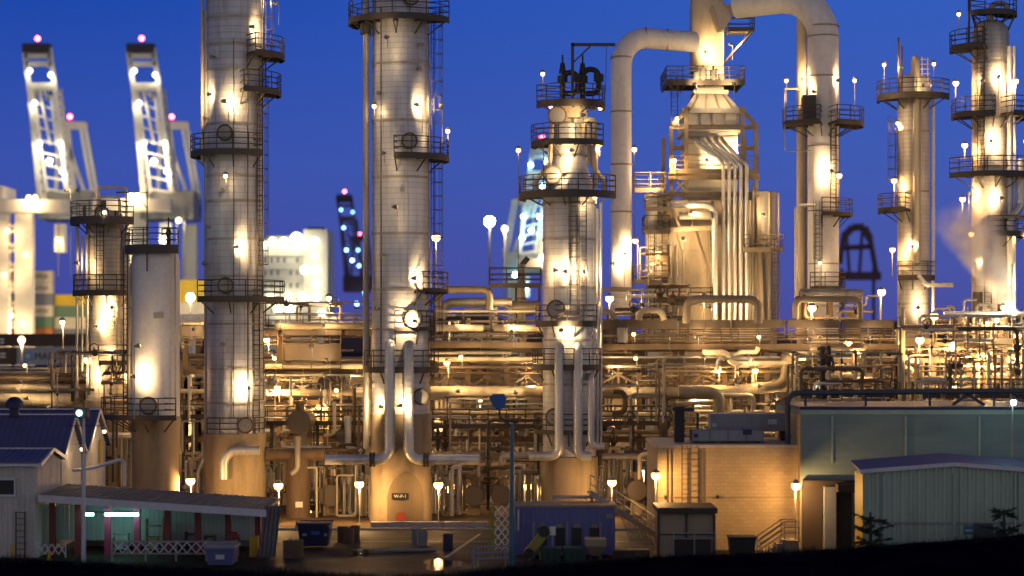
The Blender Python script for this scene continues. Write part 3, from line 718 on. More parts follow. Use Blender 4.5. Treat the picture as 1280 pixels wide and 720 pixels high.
railed(Fh, WX(834,Y), WX(932,Y), Y+.6, Y+7, WZ(99,Y), M['steel'], thick=.4)
railed(Fh, WX(793,Y), WX(832,Y), Y-.5, Y+2, WZ(237,Y), M['tan'], 1.3)
railed(Fh, WX(804,Y), WX(836,Y), Y-1.5, Y+1, WZ(290,Y), M['steel'], 1.2)
railed(Fh, WX(790,Y), WX(834,Y), Y-2, Y+1, WZ(352,Y), M['steel'], 1.2)
railed(Fh, WX(836,Y), WX(946,Y), Y-.9, Y+.3, WZ(217,Y)+.2, M['tan'], 1.1, 'fr')
railed(Fh, WX(912,Y), WX(945,Y), Y+1, Y+4, WZ(33,Y), M['steel'], 1.3)
for y0_, y1_ in ((1, 2.5), (4, 4.5)): MB().bar((WX(943,Y), Y+y0_, WZ(36,Y)), (WX(912,Y), Y+y1_, WZ(70,Y)), .14).build('platform_brace', M['steel'], Fh, 0)
ladder(Fh, WX(842,Y), Y-.8, WZ(158,Y), WZ(99,Y), True, -90); ladder(Fh, WX(832,Y)-.4, Y-.8, WZ(290,Y), WZ(237,Y), False); ladder(Fh, WX(812,Y), Y-2.4, 12, WZ(292,Y), True)
m = MB()
for px, h in ((872, 6), (880, 12), (893, 9), (903, 5)): m.cyl(hp(px, 99, .8), hp(px, 99 - h - 4, .8), .28, 8); m.cyl(hp(px, 99-h-4, .8), hp(px, 97-h-6, .8), .1, 6)
m.build('valve', M['galv'], Fh)
for (px, py, dy, pw, c_) in ((916,52,1.4,700,'warm'), (884,62,1.2,420,'warm'), (897,86,.6,300,'warm'), (840,203,-1.6,300,'sodium'), (822,226,-1.8,420,'warm'), (820,318,-2.6,160,'sodium'), (884,200,-.1,320,'warm'), (925,182,-.2,260,'warm'), (845,150,-1.1,90,'warm'), (805,340,-2.5,300,'warm'), (860,268,-2.6,220,'warm'), (880,385,-4.5,420,'warm'), (935,380,-4.5,420,'warm'), (868,106,-.6,260,'warm'), (915,106,-.6,260,'warm'), (850,300,-3,420,'warm'), (950,270,-2.5,300,'warm')):  # the pair at hood level is added to brighten the hood
    lamp_on(Fh, hp(px, py, dy), pw, c_, 1.2, (.15, .1))

for k, px in enumerate((838, 846, 854)):
    m = MB(); m.pipe([hp(px, 300 + k*6, -.6), hp(px, 330, -.6), hp(px, 402, -.6)], .09, 8, .3, 1, .8); m.build('riser_pipe', M['alud'], Fh)
for px in (932, 939):
    m = MB(); m.pipe([hp(px, 232, -1.1), hp(px, 402, -1.1)], .1, 8, .3, 1, .8); m.build('riser_pipe', M['galv'], Fh)
railed(Fh, WX(926,Y), WX(976,Y), Y-1.6, Y-.2, WZ(312,Y), M['tan'], 1.1); railed(Fh, WX(834,Y), WX(888,Y), Y-1.8, Y-.1, WZ(378,Y), M['steel'], 1.1); railed(Fh, WX(805,Y), WX(836,Y), Y-1.9, Y-.4, WZ(262,Y), M['tan'], 1.1)
ladder(Fh, WX(966,Y), Y-1.4, 12, WZ(312,Y), True); ladder(Fh, WX(829,Y), Y-2.1, WZ(352,Y), WZ(290,Y), False)
for px in (960, 972): MB().bar(hp(px, 242, -.55), hp(px, 400, -.55), .12).build('stiffener', heat, Fh, 0)
m = MB()
for py in (170, 178, 192, 204): m.bar(hp(861, py, .93), hp(923, py, .93), .1, .12)
m.build('panel_rib', heat, Fh, 0)
# ---- hot gas duct G: stands on its own leg and bends across to the stack
Y = 160.
G = empty('gas_duct', (WX(776.5,Y), Y, 0), 'fat cream duct rising beside the furnace and bending across to its stack', 'duct')
rg = 13*S(Y)
m = MB(); m.pipe([(WX(776.5,Y), Y, WZ(395,Y)), (WX(776.5,Y), Y, WZ(45,Y)), (WX(872,Y), Y+3.2, WZ(45,Y))], rg, 28, 2.3); m.build('duct_wall', M['white'], G)
m = MB()
for py in (360, 265, 206, 140, 72): MB().lathe([(rg, -.06), (rg+.06, -.06), (rg+.06, .06), (rg, .06)], (WX(776.5,Y), Y, WZ(py,Y)), 28).build('duct_joint', M['tan'], G)
for px in (808, 836): 
    yy = Y + 3.2*(px-776.5)/95.5; MB().cyl((WX(px,Y)-.06, yy, WZ(45,Y)), (WX(px,Y)+.06, yy, WZ(45,Y)), rg+.06, 28).build('duct_joint', M['tan'], G)
m = MB()
for dx in (-.9, .9):
    for dy in (-.9, .9): m.ibeam((WX(776.5,Y)+dx, Y+dy, 0), (WX(776.5,Y)+dx, Y+dy, WZ(388,Y)), .3, .3)
m.build('support_leg', M['rust'], G, 0)
lamp_on(G, (WX(793,Y), Y-1.2, WZ(302,Y)), 420, 'sodium', 3, (.2,.1)); lamp_on(G, (WX(781,Y), Y-rg-.9, WZ(318,Y)), 480, 'warm', 2.5, (-.1,.1)); lamp_on(G, (WX(766,Y), Y-rg-.8, WZ(330,Y)), 260, 'warm', 2.5, (-.3,.1))

# ---- flue stack H: twin pale shafts joined to the heater by an overhead arm
Y = 158.; s = S(Y); cx = 1029.; X = WX(cx, Y); r = 19.5*s
H = empty('flue_stack', (X, Y, 0), 'pale smooth shaft curving over at the top into an overhead arm towards the furnace stack', 'stack')
m = MB(); m.pipe([(X, Y, 0), (X, Y, WZ(-8,Y)), (WX(925,Y), Y+3, WZ(-4,Y))], r, 32, 3.2); m.build('shaft', M['white'], H)
m = MB(); frust(m, WX(905,Y), WX(912,Y), WX(895,Y), WX(930,Y), WZ(27,Y), WZ(-3,Y), Y+3, Y+6, Y+3, Y+6); m.build('arm_transition', M['cream'], H, 0)
for py in (33, 46, 96, 183, 264, 330): MB().lathe([(r, -.05), (r+.05, -.05), (r+.05, .05), (r, .05)], (X, Y, WZ(py,Y)), 32).build('shaft_joint', M['tan'], H)
m = MB(); m.pipe([(WX(1004,Y), Y+.8, 0), (WX(1004,Y), Y+.8, WZ(15,Y))], 6.5*s, 20); m.build('side_shaft', M['cream'], H)
plat_px(H, cx, Y, 155, 979, 1018, r); plat_px(H, cx, Y, 155, 1039, 1079, r); plat_px(H, cx, Y, 268, 1022, 1065, r, thick=.2); plat_px(H, cx, Y, 360, 1010, 1056, r, thick=.2)
ladder(H, WX(1039,Y), Y-r*.86, WZ(268,Y), WZ(155,Y), True, -70); ladder(H, WX(1020,Y), Y-r*.9, WZ(360,Y), WZ(268,Y), True, -100)
m = MB(); m.pipe([(WX(980,Y), Y-.6, WZ(155,Y)), (WX(980,Y), Y-.6, WZ(190,Y)), (WX(1012,Y), Y-1, WZ(190,Y))], .05, 6, .15); m.build('conduit', M['galv'], H)
m = MB(); m.pipe([(WX(1016,Y), Y-1.1, WZ(258,Y)), (WX(992,Y), Y-1.3, WZ(258,Y)), (WX(992,Y), Y-1.3, WZ(395,Y))], .13, 10, .4, band=.6); m.build('side_pipe', M['alu'], H)
m = MB(); m.box(WX(1000,Y), WX(1016,Y), Y-1.7, Y-1.1, WZ(152,Y), WZ(122,Y)); m.build('analyser_box', M['steel'], H, 0)
m = MB()
for a, b_ in (((979,152),(979,113)), ((979,113),(1000,113)), ((1000,113),(1000,150))): m.tube([hp(0,0,0)*0 + Vector((WX(a[0],Y), Y-.9, WZ(a[1],Y))), Vector((WX(b_[0],Y), Y-.9, WZ(b_[1],Y)))], .07, 5)
m.build('hoist_frame', M['cream'], H)
for (px, py, dy, pw, c_) in ((981,103,-.9,20,'sodium'), (1067,102,-.5,20,'sodium'), (1012,118,-1.2,380,'warm'), (1043,104,-.9,480,'warm'), (1033,216,-1.0,420,'warm'), (1044,222,-1.1,160,'sodium'), (1020,330,-1.,60,'warm'), (1002,100,-.5,200,'warm')):
    xx = WX(px,Y); dd = abs(xx-X); lamp_on(H, (xx, Y - (math.sqrt(max(0,r*r-dd*dd)) if dd < r else 0) + dy, WZ(py,Y)), pw, c_, 2.2, (.05,.1))

# ================================================================ COLUMN I and COLUMN J
Y = 160.; s = S(Y); cx = 1142.; X = WX(cx, Y); r = 20*s
I_ = empty('distillation_column', (X, Y, 0), 'slim banded column with one wide platform under its domed cap and two small posts with lamps', 'column')
zt = WZ(93, Y)
shell(I_, (X, Y, 0), [(r, 0), (r, WZ(104,Y)), (r*.85, WZ(98,Y)), (r*.5, zt), (.1, zt+.1)], cladding('column_jacket_slim', (.56,.52,.47), (.5,.47,.42), r, .34, 1.5), rings=[WZ(p,Y) for p in (165, 240, 330, 380)])
plat_px(I_, cx, Y, 121, 1097, 1182, r, thick=.4); plat_px(I_, cx, Y, 346, 1120, 1168, r); plat_px(I_, cx, Y, 262, 1098, 1124, r)
m = MB(); m.pipe([(WX(1141,Y), Y-r-.3, WZ(120,Y)), (WX(1141,Y), Y-r-.3, WZ(75,Y)), (WX(1141,Y), Y-.3, WZ(75,Y)), (WX(1141,Y), Y-.3, WZ(95,Y))], .22, 10, .5); m.build('vent_pipe', M['cream'], I_)
m = MB(); m.pipe([(WX(1141,Y), Y-r-.35, WZ(120,Y)), (WX(1141,Y), Y-r-.35, WZ(330,Y))], .3, 10, band=.5); m.build('drop_pipe', M['alud'], I_)
m = MB(); m.pipe([(WX(1165,Y), Y-.5, WZ(121,Y)), (WX(1165,Y), Y-.5, WZ(400,Y))], .14, 8, band=1.2); m.build('side_pipe', M['alu'], I_)
m = MB(); m.pipe([(WX(1142,Y), Y-r-.6, WZ(345,Y)), (WX(1152,Y), Y-r-.6, WZ(357,Y)), (WX(1185,Y), Y-r-.6, WZ(357,Y))], .18, 10, .5); m.build('outlet_pipe', M['alu'], I_)
m = MB(); m.tube([(WX(1122,Y), Y-.4, WZ(121,Y)), (WX(1122,Y), Y-.4, WZ(48,Y))], .09, 6); m.tube([(WX(1125.5,Y), Y-.6, WZ(121,Y)), (WX(1125.5,Y), Y-.6, WZ(58,Y))], .07, 6); m.build('mast', M['rust'], I_)
for dx in (1151, 1156, 1128):
    pass
m = MB()
for px in (1150, 1157): m.bar((WX(px,Y), Y-.8, WZ(112,Y)), (WX(px,Y), Y-.8, WZ(73,Y)), .08)
for k in range(6): m.bar((WX(1148,Y), Y-.8, WZ(76+k*6,Y)), (WX(1159,Y), Y-.8, WZ(76+k*6,Y)), .07)
m.build('hoist_frame', M['cream'], I_)
ladder(I_, WX(1120,Y), Y-.3, WZ(262,Y), WZ(160,Y), True, -170)
for (px, py, dy, pw, c_) in ((1104,82,-.4,16,'sodium'), (1166,81,-.4,16,'sodium'), (1122,87,-1.2,200,'warm'), (1121,155,-.4,90,'sodium'), (1115,227,-.9,330,'sodium'), (1135,309,-.9,480,'warm'), (1112,313,-1.2,330,'sodium'), (1145,112,-1.6,150,'warm'), (1140,385,-1.3,320,'warm')):
    xx = WX(px,Y); dd = abs(xx-X); lamp_on(I_, (xx, Y - (math.sqrt(max(0,r*r-dd*dd)) if dd < r else 0) + dy, WZ(py,Y)), pw, c_, 2.0, (.05,.1))
Y = 152.; s = S(Y); cx = 1238.; X = WX(cx, Y); r = 23*s
J = empty('distillation_column', (X, Y, 0), 'round-shouldered column with the steam plume before it and side platforms at four heights', 'column')
zt = WZ(24, Y)
shell(J, (X, Y, 0), [(r, 0), (r, WZ(44,Y)), (r*.9, WZ(34,Y)), (r*.6, WZ(27,Y)), (.1, zt)], cladding('column_jacket_warm', (.56,.51,.45), (.5,.46,.4), r, .32, 1.6), rings=[WZ(p,Y) for p in (80, 150, 210, 290, 350)])
plat_px(J, cx, Y, 17, 1210, 1270, .4, thick=.3); plat_px(J, cx, Y, 60, 1188, 1218, r); plat_px(J, cx, Y, 144, 1190, 1233, r); plat_px(J, cx, Y, 144, 1256, 1290, r); plat_px(J, cx, Y, 219, 1184, 1294, r); plat_px(J, cx, Y, 292, 1225, 1284, r)
m = MB(); m.pipe([(WX(1236,Y), Y-.6, WZ(28,Y)), (WX(1236,Y), Y-.6, WZ(6,Y)), (WX(1256,Y), Y-.6, WZ(6,Y)), (WX(1256,Y), Y-.6, WZ(17,Y))], .2, 10, .5); m.build('vent_pipe', M['alud'], J)
for px, rr_ in ((1258, .2), (1251, .1), (1264, .12)):
    m = MB(); m.pipe([(WX(px,Y), Y-.9, WZ(60,Y)), (WX(px,Y), Y-.9, WZ(400,Y))], rr_, 8, band=1.); m.build('side_pipe', M['alu'], J)
m = MB(); m.pipe([(WX(1272,Y), Y-1, WZ(200,Y)), (WX(1272,Y), Y-1, WZ(258,Y)), (WX(1258,Y), Y-1.2, WZ(276,Y)), (WX(1258,Y), Y-1.2, WZ(330,Y))], .3, 12, .6); m.build('outlet_pipe', M['alu'], J)
m = MB(); m.pipe([(WX(1222,Y), Y-1.4, WZ(292,Y)), (WX(1222,Y), Y-1.4, WZ(272,Y)), (WX(1276,Y), Y-1.4, WZ(272,Y)), (WX(1276,Y), Y-1.4, WZ(300,Y))], .16, 10, .4); m.build('outlet_pipe', M['cream'], J)
m = MB(); m.tube([(WX(1210,Y), Y-.3, WZ(62,Y)), (WX(1210,Y), Y-.3, WZ(-20,Y))], .09, 6); m.build('mast', M['steel'], J)
MB().bar((WX(1267,Y), Y-.4, WZ(20,Y)), (WX(1258,Y), Y-.3, WZ(40,Y)), .14).build('platform_brace', M['steel'], J, 0); MB().bar((WX(1214,Y), Y-.4, WZ(20,Y)), (WX(1219,Y), Y-.3, WZ(36,Y)), .14).build('platform_brace', M['steel'], J, 0)
ladder(J, WX(1222,Y), Y-r*.8, WZ(219,Y), WZ(30,Y), True, -120); ladder(J, WX(1230,Y), Y-r*.98, WZ(380,Y), WZ(292,Y), True, -100)
for (px, py, dy, pw, c_) in ((1197,19,-.4,10,'sodium'), (1193,105,-.5,340,'sodium'), (1265,104,-1.1,340,'sodium'), (1221,104,-.6,200,'warm'), (1239,101,-1.,420,'warm'), (1230,180,-1.,420,'warm'), (1203,183,-.8,340,'sodium'), (1280,178,-.8,300,'sodium'), (1200,250,-.9,480,'sodium'), (1208,243,-.9,200,'warm'), (1242,250,-.9,300,'warm'), (1209,294,-1.4,150,'sodium'), (1277,293,-1.6,220,'sodium'), (1215,330,-1.2,300,'warm'), (1236,352,-1.6,380,'warm'), (1252,360,-1.4,240,'warm')):
    xx = WX(px,Y); dd = abs(xx-X); lamp_on(J, (xx, Y - (math.sqrt(max(0,r*r-dd*dd)) if dd < r else 0) + dy, WZ(py,Y)), pw, c_, 1.6, (.05,.1))
# ================================================================ PIPE RACK (four bays seen between the columns)
def rack(label, x0, x1, Y0, Y1, levels, mat, step=55, brace=(), panel=None, rail=True, truss=None):
    g = empty('pipe_rack', (WX((x0+x1)/2, Y0), Y0, 0), label, 'pipe rack', 'pipe rack bays crossing the plant')
    X0, X1 = WX(x0, Y0), WX(x1, Y0); zt = WZ(levels[0], Y0)
    n = max(1, round((x1-x0)/step))
    xs = [X0 + (X1-X0)*k/n for k in range(n+1)]
    for x in xs:
        m = MB()
        for y in (Y0, Y1): m.ibeam((x, y, 0), (x, y, zt - .02), .36, .36, .05)
        for py in levels: m.ibeam((x, Y0, WZ(py,Y0) - .25), (x, Y1, WZ(py,Y0) - .25), .34, .26, .04)
        m.build('portal_frame', mat, g, 0)
    for i, py in enumerate(levels):
        z = WZ(py, Y0)
        for y in (Y0 - .2, Y1 + .2): MB().ibeam((X0, y, z - .22), (X1, y, z - .22), .42, .22, .04).build('girder', mat, g, 0)
        for k in range(n):
            if i < len(levels) - 1 and (i, k) in brace or (i in brace):
                zb = WZ(levels[min(i+1, len(levels)-1)], Y0)
                if zb < z:
                    m = MB(); m.bar((xs[k], Y0-.24, z-.45), (xs[k+1], Y0-.24, zb), .13); m.bar((xs[k], Y0-.38, zb), (xs[k+1], Y0-.38, z-.45), .13)
                    xm = (xs[k]+xs[k+1])/2; m.bar((xm, Y0-.3, z-.45), (xm, Y0-.3, zb), .12)
                    m.build('cross_brace', mat, g, 0)
    if rail: railed(g, X0, X1, Y0 - 1.2, Y0 - .3, zt + .02, mat, 1.1, 'f', .3)
    if panel:
        for a, b_, py0, py1 in panel:
            m = MB(); m.box(WX(a,Y0), WX(b_,Y0), Y0-1.42, Y0-1.3, WZ(py1,Y0), WZ(py0,Y0)); m.box(WX(a,Y0), WX(b_,Y0), Y0-1.47, Y0-1.25, WZ(py0,Y0)+.004, WZ(py0,Y0)+.1)
            for t in (0, .5, 1): m.bar((WX(a,Y0)+(WX(b_,Y0)-WX(a,Y0))*t, Y0-1.47, WZ(py1,Y0)-.7), (WX(a,Y0)+(WX(b_,Y0)-WX(a,Y0))*t, Y0-1.47, WZ(py0,Y0)+.02), .07)
            for q in (.3, .6): m.tube([(WX(a,Y0), Y0-1.45, WZ(py1,Y0)-q), (WX(b_,Y0), Y0-1.45, WZ(py1,Y0)-q)], .04, 5)
            m.build('cover_panel', M['panel'], g, 0)
    return g
M['panel'] = paint('brown_grey_panel', (.125,.09,.062), .65, .1, .45)
RY0, RY1 = 147., 153.
RK0 = rack('low rack bay with fat cream pipes beside the blue roofed sheds', -40, 232, RY0, RY1, (468, 492, 507), M['tan'], 70, rail=False)
RK1 = rack('rack bay between the two broad banded columns, with a solid panelled walkway on top', 232, 466, RY0, RY1, (414, 462, 500, 545), M['rust'], 58, (1,), [(356, 428, 410, 419), (300, 350, 412, 420), (356, 428, 432, 450), (230, 256, 410, 420)])
RK2 = rack('rack bay with cream pipes on top, between twin-piped column and necked column', 536, 682, RY0, RY1, (430, 446, 486, 545), M['rust'], 49, (1,), None)
RK3 = rack('long trussed rack bay with grey covered walkway below the fired heater', 746, 1118, RY0, RY1, (432, 446, 482, 545), M['rust'], 53, (1,), [(746, 786, 401, 411), (787, 844, 401, 411), (847, 910, 402, 410), (912, 977, 402, 410), (982, 1045, 402, 410), (1049, 1112, 402, 410)])
RK4 = rack('crowded rack bay by the steam plume under the round shouldered column', 1122, 1300, RY0, RY1, (425, 446, 470, 500), M['tan'], 45, (0,), None)
s = S(RY0)
m = MB(); z = WZ(444, RY0)
for x in (WX(812,RY0), WX(740,RY0), WX(1120,RY0)): pass
# deep solid walkway girder of the long bay
for g_, a, b_, p0, p1 in ((RK3, 746, 1116, 431, 438), (RK2, 538, 680, 434, 441), (RK1, 296, 464, 456, 460)):
    X0_, X1_, z0_, z1_ = WX(a,RY0), WX(b_,RY0), WZ(p1,RY0), WZ(p0,RY0)
    m = MB().box(X0_, X1_, RY0-.58, RY0-.5, z0_, z1_); m.box(X0_, X1_, RY0-.72, RY0-.582, z1_-.05, z1_+.02); m.box(X0_, X1_, RY0-.72, RY0-.582, z0_, z0_+.05)
    k_ = 0
    while X0_ + k_*.9 < X1_: m.box(X0_+k_*.9, X0_+k_*.9+.05, RY0-.7, RY0-.583, z0_+.052, z1_-.052); k_ += 1
    m.build('fascia', M['panel'], g_, 0)
    m = MB(); yt = RY0-1.0; zt_ = z0_ - .55        # cable tray hung under it
    for dy in (0, .5): m.box(X0_, X1_, yt+dy, yt+dy+.04, zt_, zt_+.14)
    k_ = 0
    while X0_ + k_*.35 < X1_: m.box(X0_+k_*.35, X0_+k_*.35+.05, yt+.042, yt+.498, zt_+.02, zt_+.05); k_ += 1
    for t in (.1, .3, .5, .7, .9): m.bar((X0_+(X1_-X0_)*t, yt+.25, zt_+.05), (X0_+(X1_-X0_)*t, yt+.35, z0_), .05)
    m.build('cable_tray', M['galv'], g_, 0)
    m = MB(); q9 = random.Random(int(a))
    for k in range(4): m.tube([(X0_+(X1_-X0_)*j/24., yt+.1+k*.1, zt_+.1+q9.uniform(-.03,.03)) for j in range(25)], .035, 5)
    m.build('cable', M['black'], g_)
MB().box(WX(722,RY0)*0+WX(770,RY0), WX(783,RY0), RY0-1.9, RY0-1.6, WZ(428,RY0), WZ(410,RY0)).build('access_gate', M['galv'], RK3, 0)
for g_, px, py, dy, pw, c_ in ((RK1,338,425,-2.2,420,'sodium'), (RK1,352,484,-2.6,650,'sodium'), (RK1,403,507,-2.5,480,'sodium'), (RK1,366,492,-1.5,260,'warm'), (RK1,297,470,-2.,150,'sodium'), (RK2,560,453,-2.6,260,'sodium'), (RK2,656,478,-2.2,260,'warm'), (RK3,895,460,-1.4,300,'sodium'), (RK3,762,463,-2.2,300,'warm'), (RK3,940,463,-2.0,100,'sodium'), (RK3,980,503,-2,300,'warm'),
                           (RK0,30,486,-2,260,'warm'), (RK0,128,478,-2.5,420,'warm'), (RK0,80,500,1.5,260,'warm'), (RK4,1203,447,-2,220,'sodium'), (RK4,1220,443,-2.6,420,'sodium'), (RK4,1230,458,-2.8,420,'sodium'), (RK4,1130,452,-1.,500,'warm'), (RK4,1150,455,-.5,350,'warm'), (RK4,1262,450,-1.,260,'warm'), (RK4,1180,480,-2.,200,'warm'),
                           (RK1,300,520,2,300,'warm'), (RK2,600,520,3,380,'warm'), (RK3,780,520,3.,420,'warm'), (RK3,870,508,2.,300,'warm'), (RK2,640,415,-3.,200,'warm'), (RK1,440,470,-2.5,200,'warm'), (RK3,1060,460,-2,200,'warm'), (RK1,250,412,-3,160,'warm'), (RK3,830,420,-4.5,240,'warm'), (RK3,1000,424,-4.5,240,'warm'), (RK2,600,424,-4,200,'warm'), (RK1,395,432,-4,200,'warm')):  # this row holds extra warm fill floodlights, added to brighten the rack
    lamp_on(g_, (WX(px,RY0), RY0+dy, WZ(py,RY0)), pw*(.85 if c_ == 'warm' else 1.4), c_, 1.0, (.1,.1))

q = random.Random(41)
for g_, x0, x1, rows in ((RK0, 10, 150, (458, 478, 494)), (RK1, 240, 460, (405, 447, 487)), (RK2, 545, 675, (405, 447, 487)), (RK3, 755, 1110, (420, 447, 482)), (RK4, 1130, 1280, (412, 442, 468))):
    for i, py in enumerate(rows):
        n_ = max(2, int((x1-x0)/62))
        for k in range(n_):
            px = x0 + (x1-x0)*(k + .3 + .4*q.random())/n_; lamp_on(g_, (WX(px,RY0), RY0 - 2.6 - .5*i, WZ(py + q.uniform(-3,3),RY0)), q.choice((30, 101, 115)), 'warm', .6, (.1,.1))  # warm lamps added along the rack front to light the pipes
# ---- long pipes lying on the racks: each one a thing
def hpipe(pts, r, mat, label, group=None, band=0, flange=0, Y=None, bend=None, seg=12):
    path = [P(*p) for p in pts]
    o = MB().pipe(path, r, seg, bend or max(.35, r*2.4), flange, band).build('pipe', mat)
    return tag(o, label, 'pipe', group)
GR = 'long pipes lying along the pipe rack'
Yq = 145.2
hpipe([(538,489,Yq),(700,489,Yq)], .36, M['cream'], 'fat cream pipe behind the blue floodlight head, spanning to the necked column', GR, .9)
hpipe([(742,491,Yq),(905,491,Yq),(940,486,Yq),(983,482,Yq),(983,450,Yq),(983,444,150)], .40, M['tan'], 'fattest tan pipe under the trusses, turning upward near the green building', GR)
hpipe([(544,410,Yq),(604,410,Yq)], .24, M['cream'], 'short cream pipe on top of the rack just beside the twin-piped column', GR, .8)
hpipe([(617,410,Yq),(680,410,Yq)], .24, M['cream'], 'short cream pipe on top of the rack ending at the necked column', GR, .8)
hpipe([(548,398,148),(548,362,148),(612,362,148),(612,390,148)], .26, M['tan'], 'inverted U pipe loop over the rack next to the twin-piped column', GR)
hpipe([(552,398,150),(556,378,150),(640,378,150)], .33, M['alud'], 'pipe climbing out from the rack behind the inverted U loop', GR)
hpipe([(640,384,148),(676,384,148)], .45, M['tan'], 'stubby fat header pipe right against the necked column', GR)
hpipe([(538,449,145.9),(690,449,145.9)], .17, M['cream'], 'thin cream pipe hung below the deep girder between two columns', GR, 0, 1)
hpipe([(538,516,Yq),(690,516,Yq)], .16, M['tan'], 'thin tan pipe one level below the fat cream pipe between two columns', GR)
hpipe([(-20,499,145.4),(92,499,145.4)], .42, M['cream'], 'fat cream pipe above the blue shed roofs', GR)
hpipe([(-20,484,145.2),(160,484,145.2)], .20, M['tan'], 'tan pipe running just above the fat cream pipe near the sheds', GR)
hpipe([(-20,472,145.6),(150,472,145.6)], .16, M['rust'], 'brown pipe on the topmost level of the low rack', GR)
hpipe([(300,491,Yq),(460,491,Yq)], .24, M['cream'], 'cream pipe stretching behind the brightest lamps between the banded columns', GR, .9)
hpipe([(332,458,145.9),(460,458,145.9)], .18, M['cream'], 'pale pipe under the panelled walkway between the banded columns', GR)
hpipe([(226,489,145.9),(262,489,145.9)], .16, M['cream'], 'short cream pipe between the smooth vessel and the slim downcomer', GR)
hpipe([(226,420,146),(262,420,146)], .2, M['alud'], 'short silver pipe high on the rack beside the smooth vessel', GR)
hpipe([(226,405,146),(340,405,146)], .14, M['cream'], 'thin pale pipe along the very top of the rack behind the broad banded column', GR)
hpipe([(344,408,145.5),(466,408,145.5)], .22, M['tan'], 'tan pipe laid on the panelled walkway between the banded columns', GR)
hpipe([(745,518,145.6),(842,518,145.6)], .22, M['cream'], 'cream pipe below the fattest tan pipe near the dark roof post', GR)
hpipe([(745,540,145.6),(830,540,145.6)], .16, M['tan'], 'thin pipe lowest on the rack just before the sand coloured building', GR)
hpipe([(848,490,143.6),(890,490,143.6),(899,496,143.6),(899,528,143.6)], .40, M['tan'], 'big swan-neck pipe dropping behind the roof cooling units', GR)
hpipe([(898,494,143.9),(942,494,143.9),(942,512,143.9)], .17, M['cream'], 'small cream elbow pipe beside the swan-neck pipe over the roof units', GR)
hpipe([(845,504,144.2),(890,504,144.2)], .13, M['cream'], 'thin pale pipe crossing behind the swan-neck pipe', GR)
hpipe([(858,404,144),(858,374,144),(948,374,144),(948,404,144)], .27, M['tan'], 'long flat hoop of pipe standing before the heater comb', GR)
hpipe([(798,400,145),(800,388,145),(826,388,145),(830,400,145)], .22, M['cream'], 'small arched hoop of pipe on the covered walkway next to the heater box', GR)
hpipe([(742,389,146),(762,389,146),(770,400,146)], .22, M['alud'], 'bent silver pipe between necked column and small arched hoop', GR)
hpipe([(994,398,145),(994,374,145),(1075,374,145),(1075,398,145)], .22, M['tan'], 'flat hoop of pipe at the foot of the pale flue shaft', GR)
hpipe([(1000,367,148),(1078,367,148)], .34, M['alud'], 'silver header pipe over the flat hoop at the flue shaft', GR)
hpipe([(878,441,145.2),(908,441,145.2),(914,452,145.2),(920,455,145.2),(985,455,145.2)], .22, M['cream'], 'pale pipe with a dip hung under the long covered walkway', GR)
hpipe([(912,448,145.3),(926,440,145.3),(946,440,145.3),(948,434,145.3)], .17, M['cream'], 'little forked branch joining the pale dipping pipe', GR)
hpipe([(985,471,144.6),(1090,471,144.6)], .24, M['cream'], 'cream pipe above the green building parapet, under the dark valve tower', GR)
hpipe([(1012,437,145),(1080,437,145),(1083,433,145)], .14, M['cream'], 'thin pale pipe with an upturned end beside the dark valve tower', GR)
hpipe([(1180,392,146),(1290,392,146)], .16, M['alu'], 'silver pipe running at the foot of the steam plume', GR)
hpipe([(1190,432,146),(1290,432,146)], .16, M['tan'], 'tan pipe level with the paired lamps under the steam plume', GR)
hpipe([(1185,472,146),(1290,472,146)], .20, M['tan'], 'tan pipe below the paired lamps over the green building', GR)
hpipe([(1150,460,144),(1150,505,144)], .28, M['cream'], 'upright cream standpipe behind the parapet of the green building', GR)
hpipe([(1127,385,144),(1127,500,144)], .24, M['cream'], 'tall cream standpipe before the slim banded column', GR)
hpipe([(532,569,141),(597,569,141),(597,580,141)], .25, M['alud'], 'silver pipe turning down above the paired exchanger heads', GR, .5)
hpipe([(628,580,140.6),(628,570,140.6),(700,570,140.6)], .25, M['alud'], 'silver pipe rising by the blue lamp post and running to the necked column', GR, .5)
hpipe([(752,571,141),(820,571,141)], .23, M['alud'], 'silver pipe at the foot of the necked column towards the sand coloured building', GR, .5)
hpipe([(548,592,141.5),(596,592,141.5),(602,600,141.5)], .2, M['tan'], 'tan suction pipe over the first paired exchanger', GR)
hpipe([(627,600,141.5),(632,590,141.5),(672,590,141.5)], .2, M['tan'], 'tan suction pipe over the second paired exchanger', GR)
hpipe([(435,520,143),(435,560,143),(452,566,143)], .24, M['alu'], 'silver pipe dropping just beside the slim riser of the twin-piped column', GR, .5)
hpipe([(452,500,143),(460,500,143),(460,545,143)], .22, M['alu'], 'silver stub pipe tucked behind the slim riser of the twin-piped column', GR, .5)
hpipe([(418,502,142),(418,542,142),(405,545,142)], .12, M['cream'], 'thin pale pipe bent below the twin lamps between the banded columns', GR)

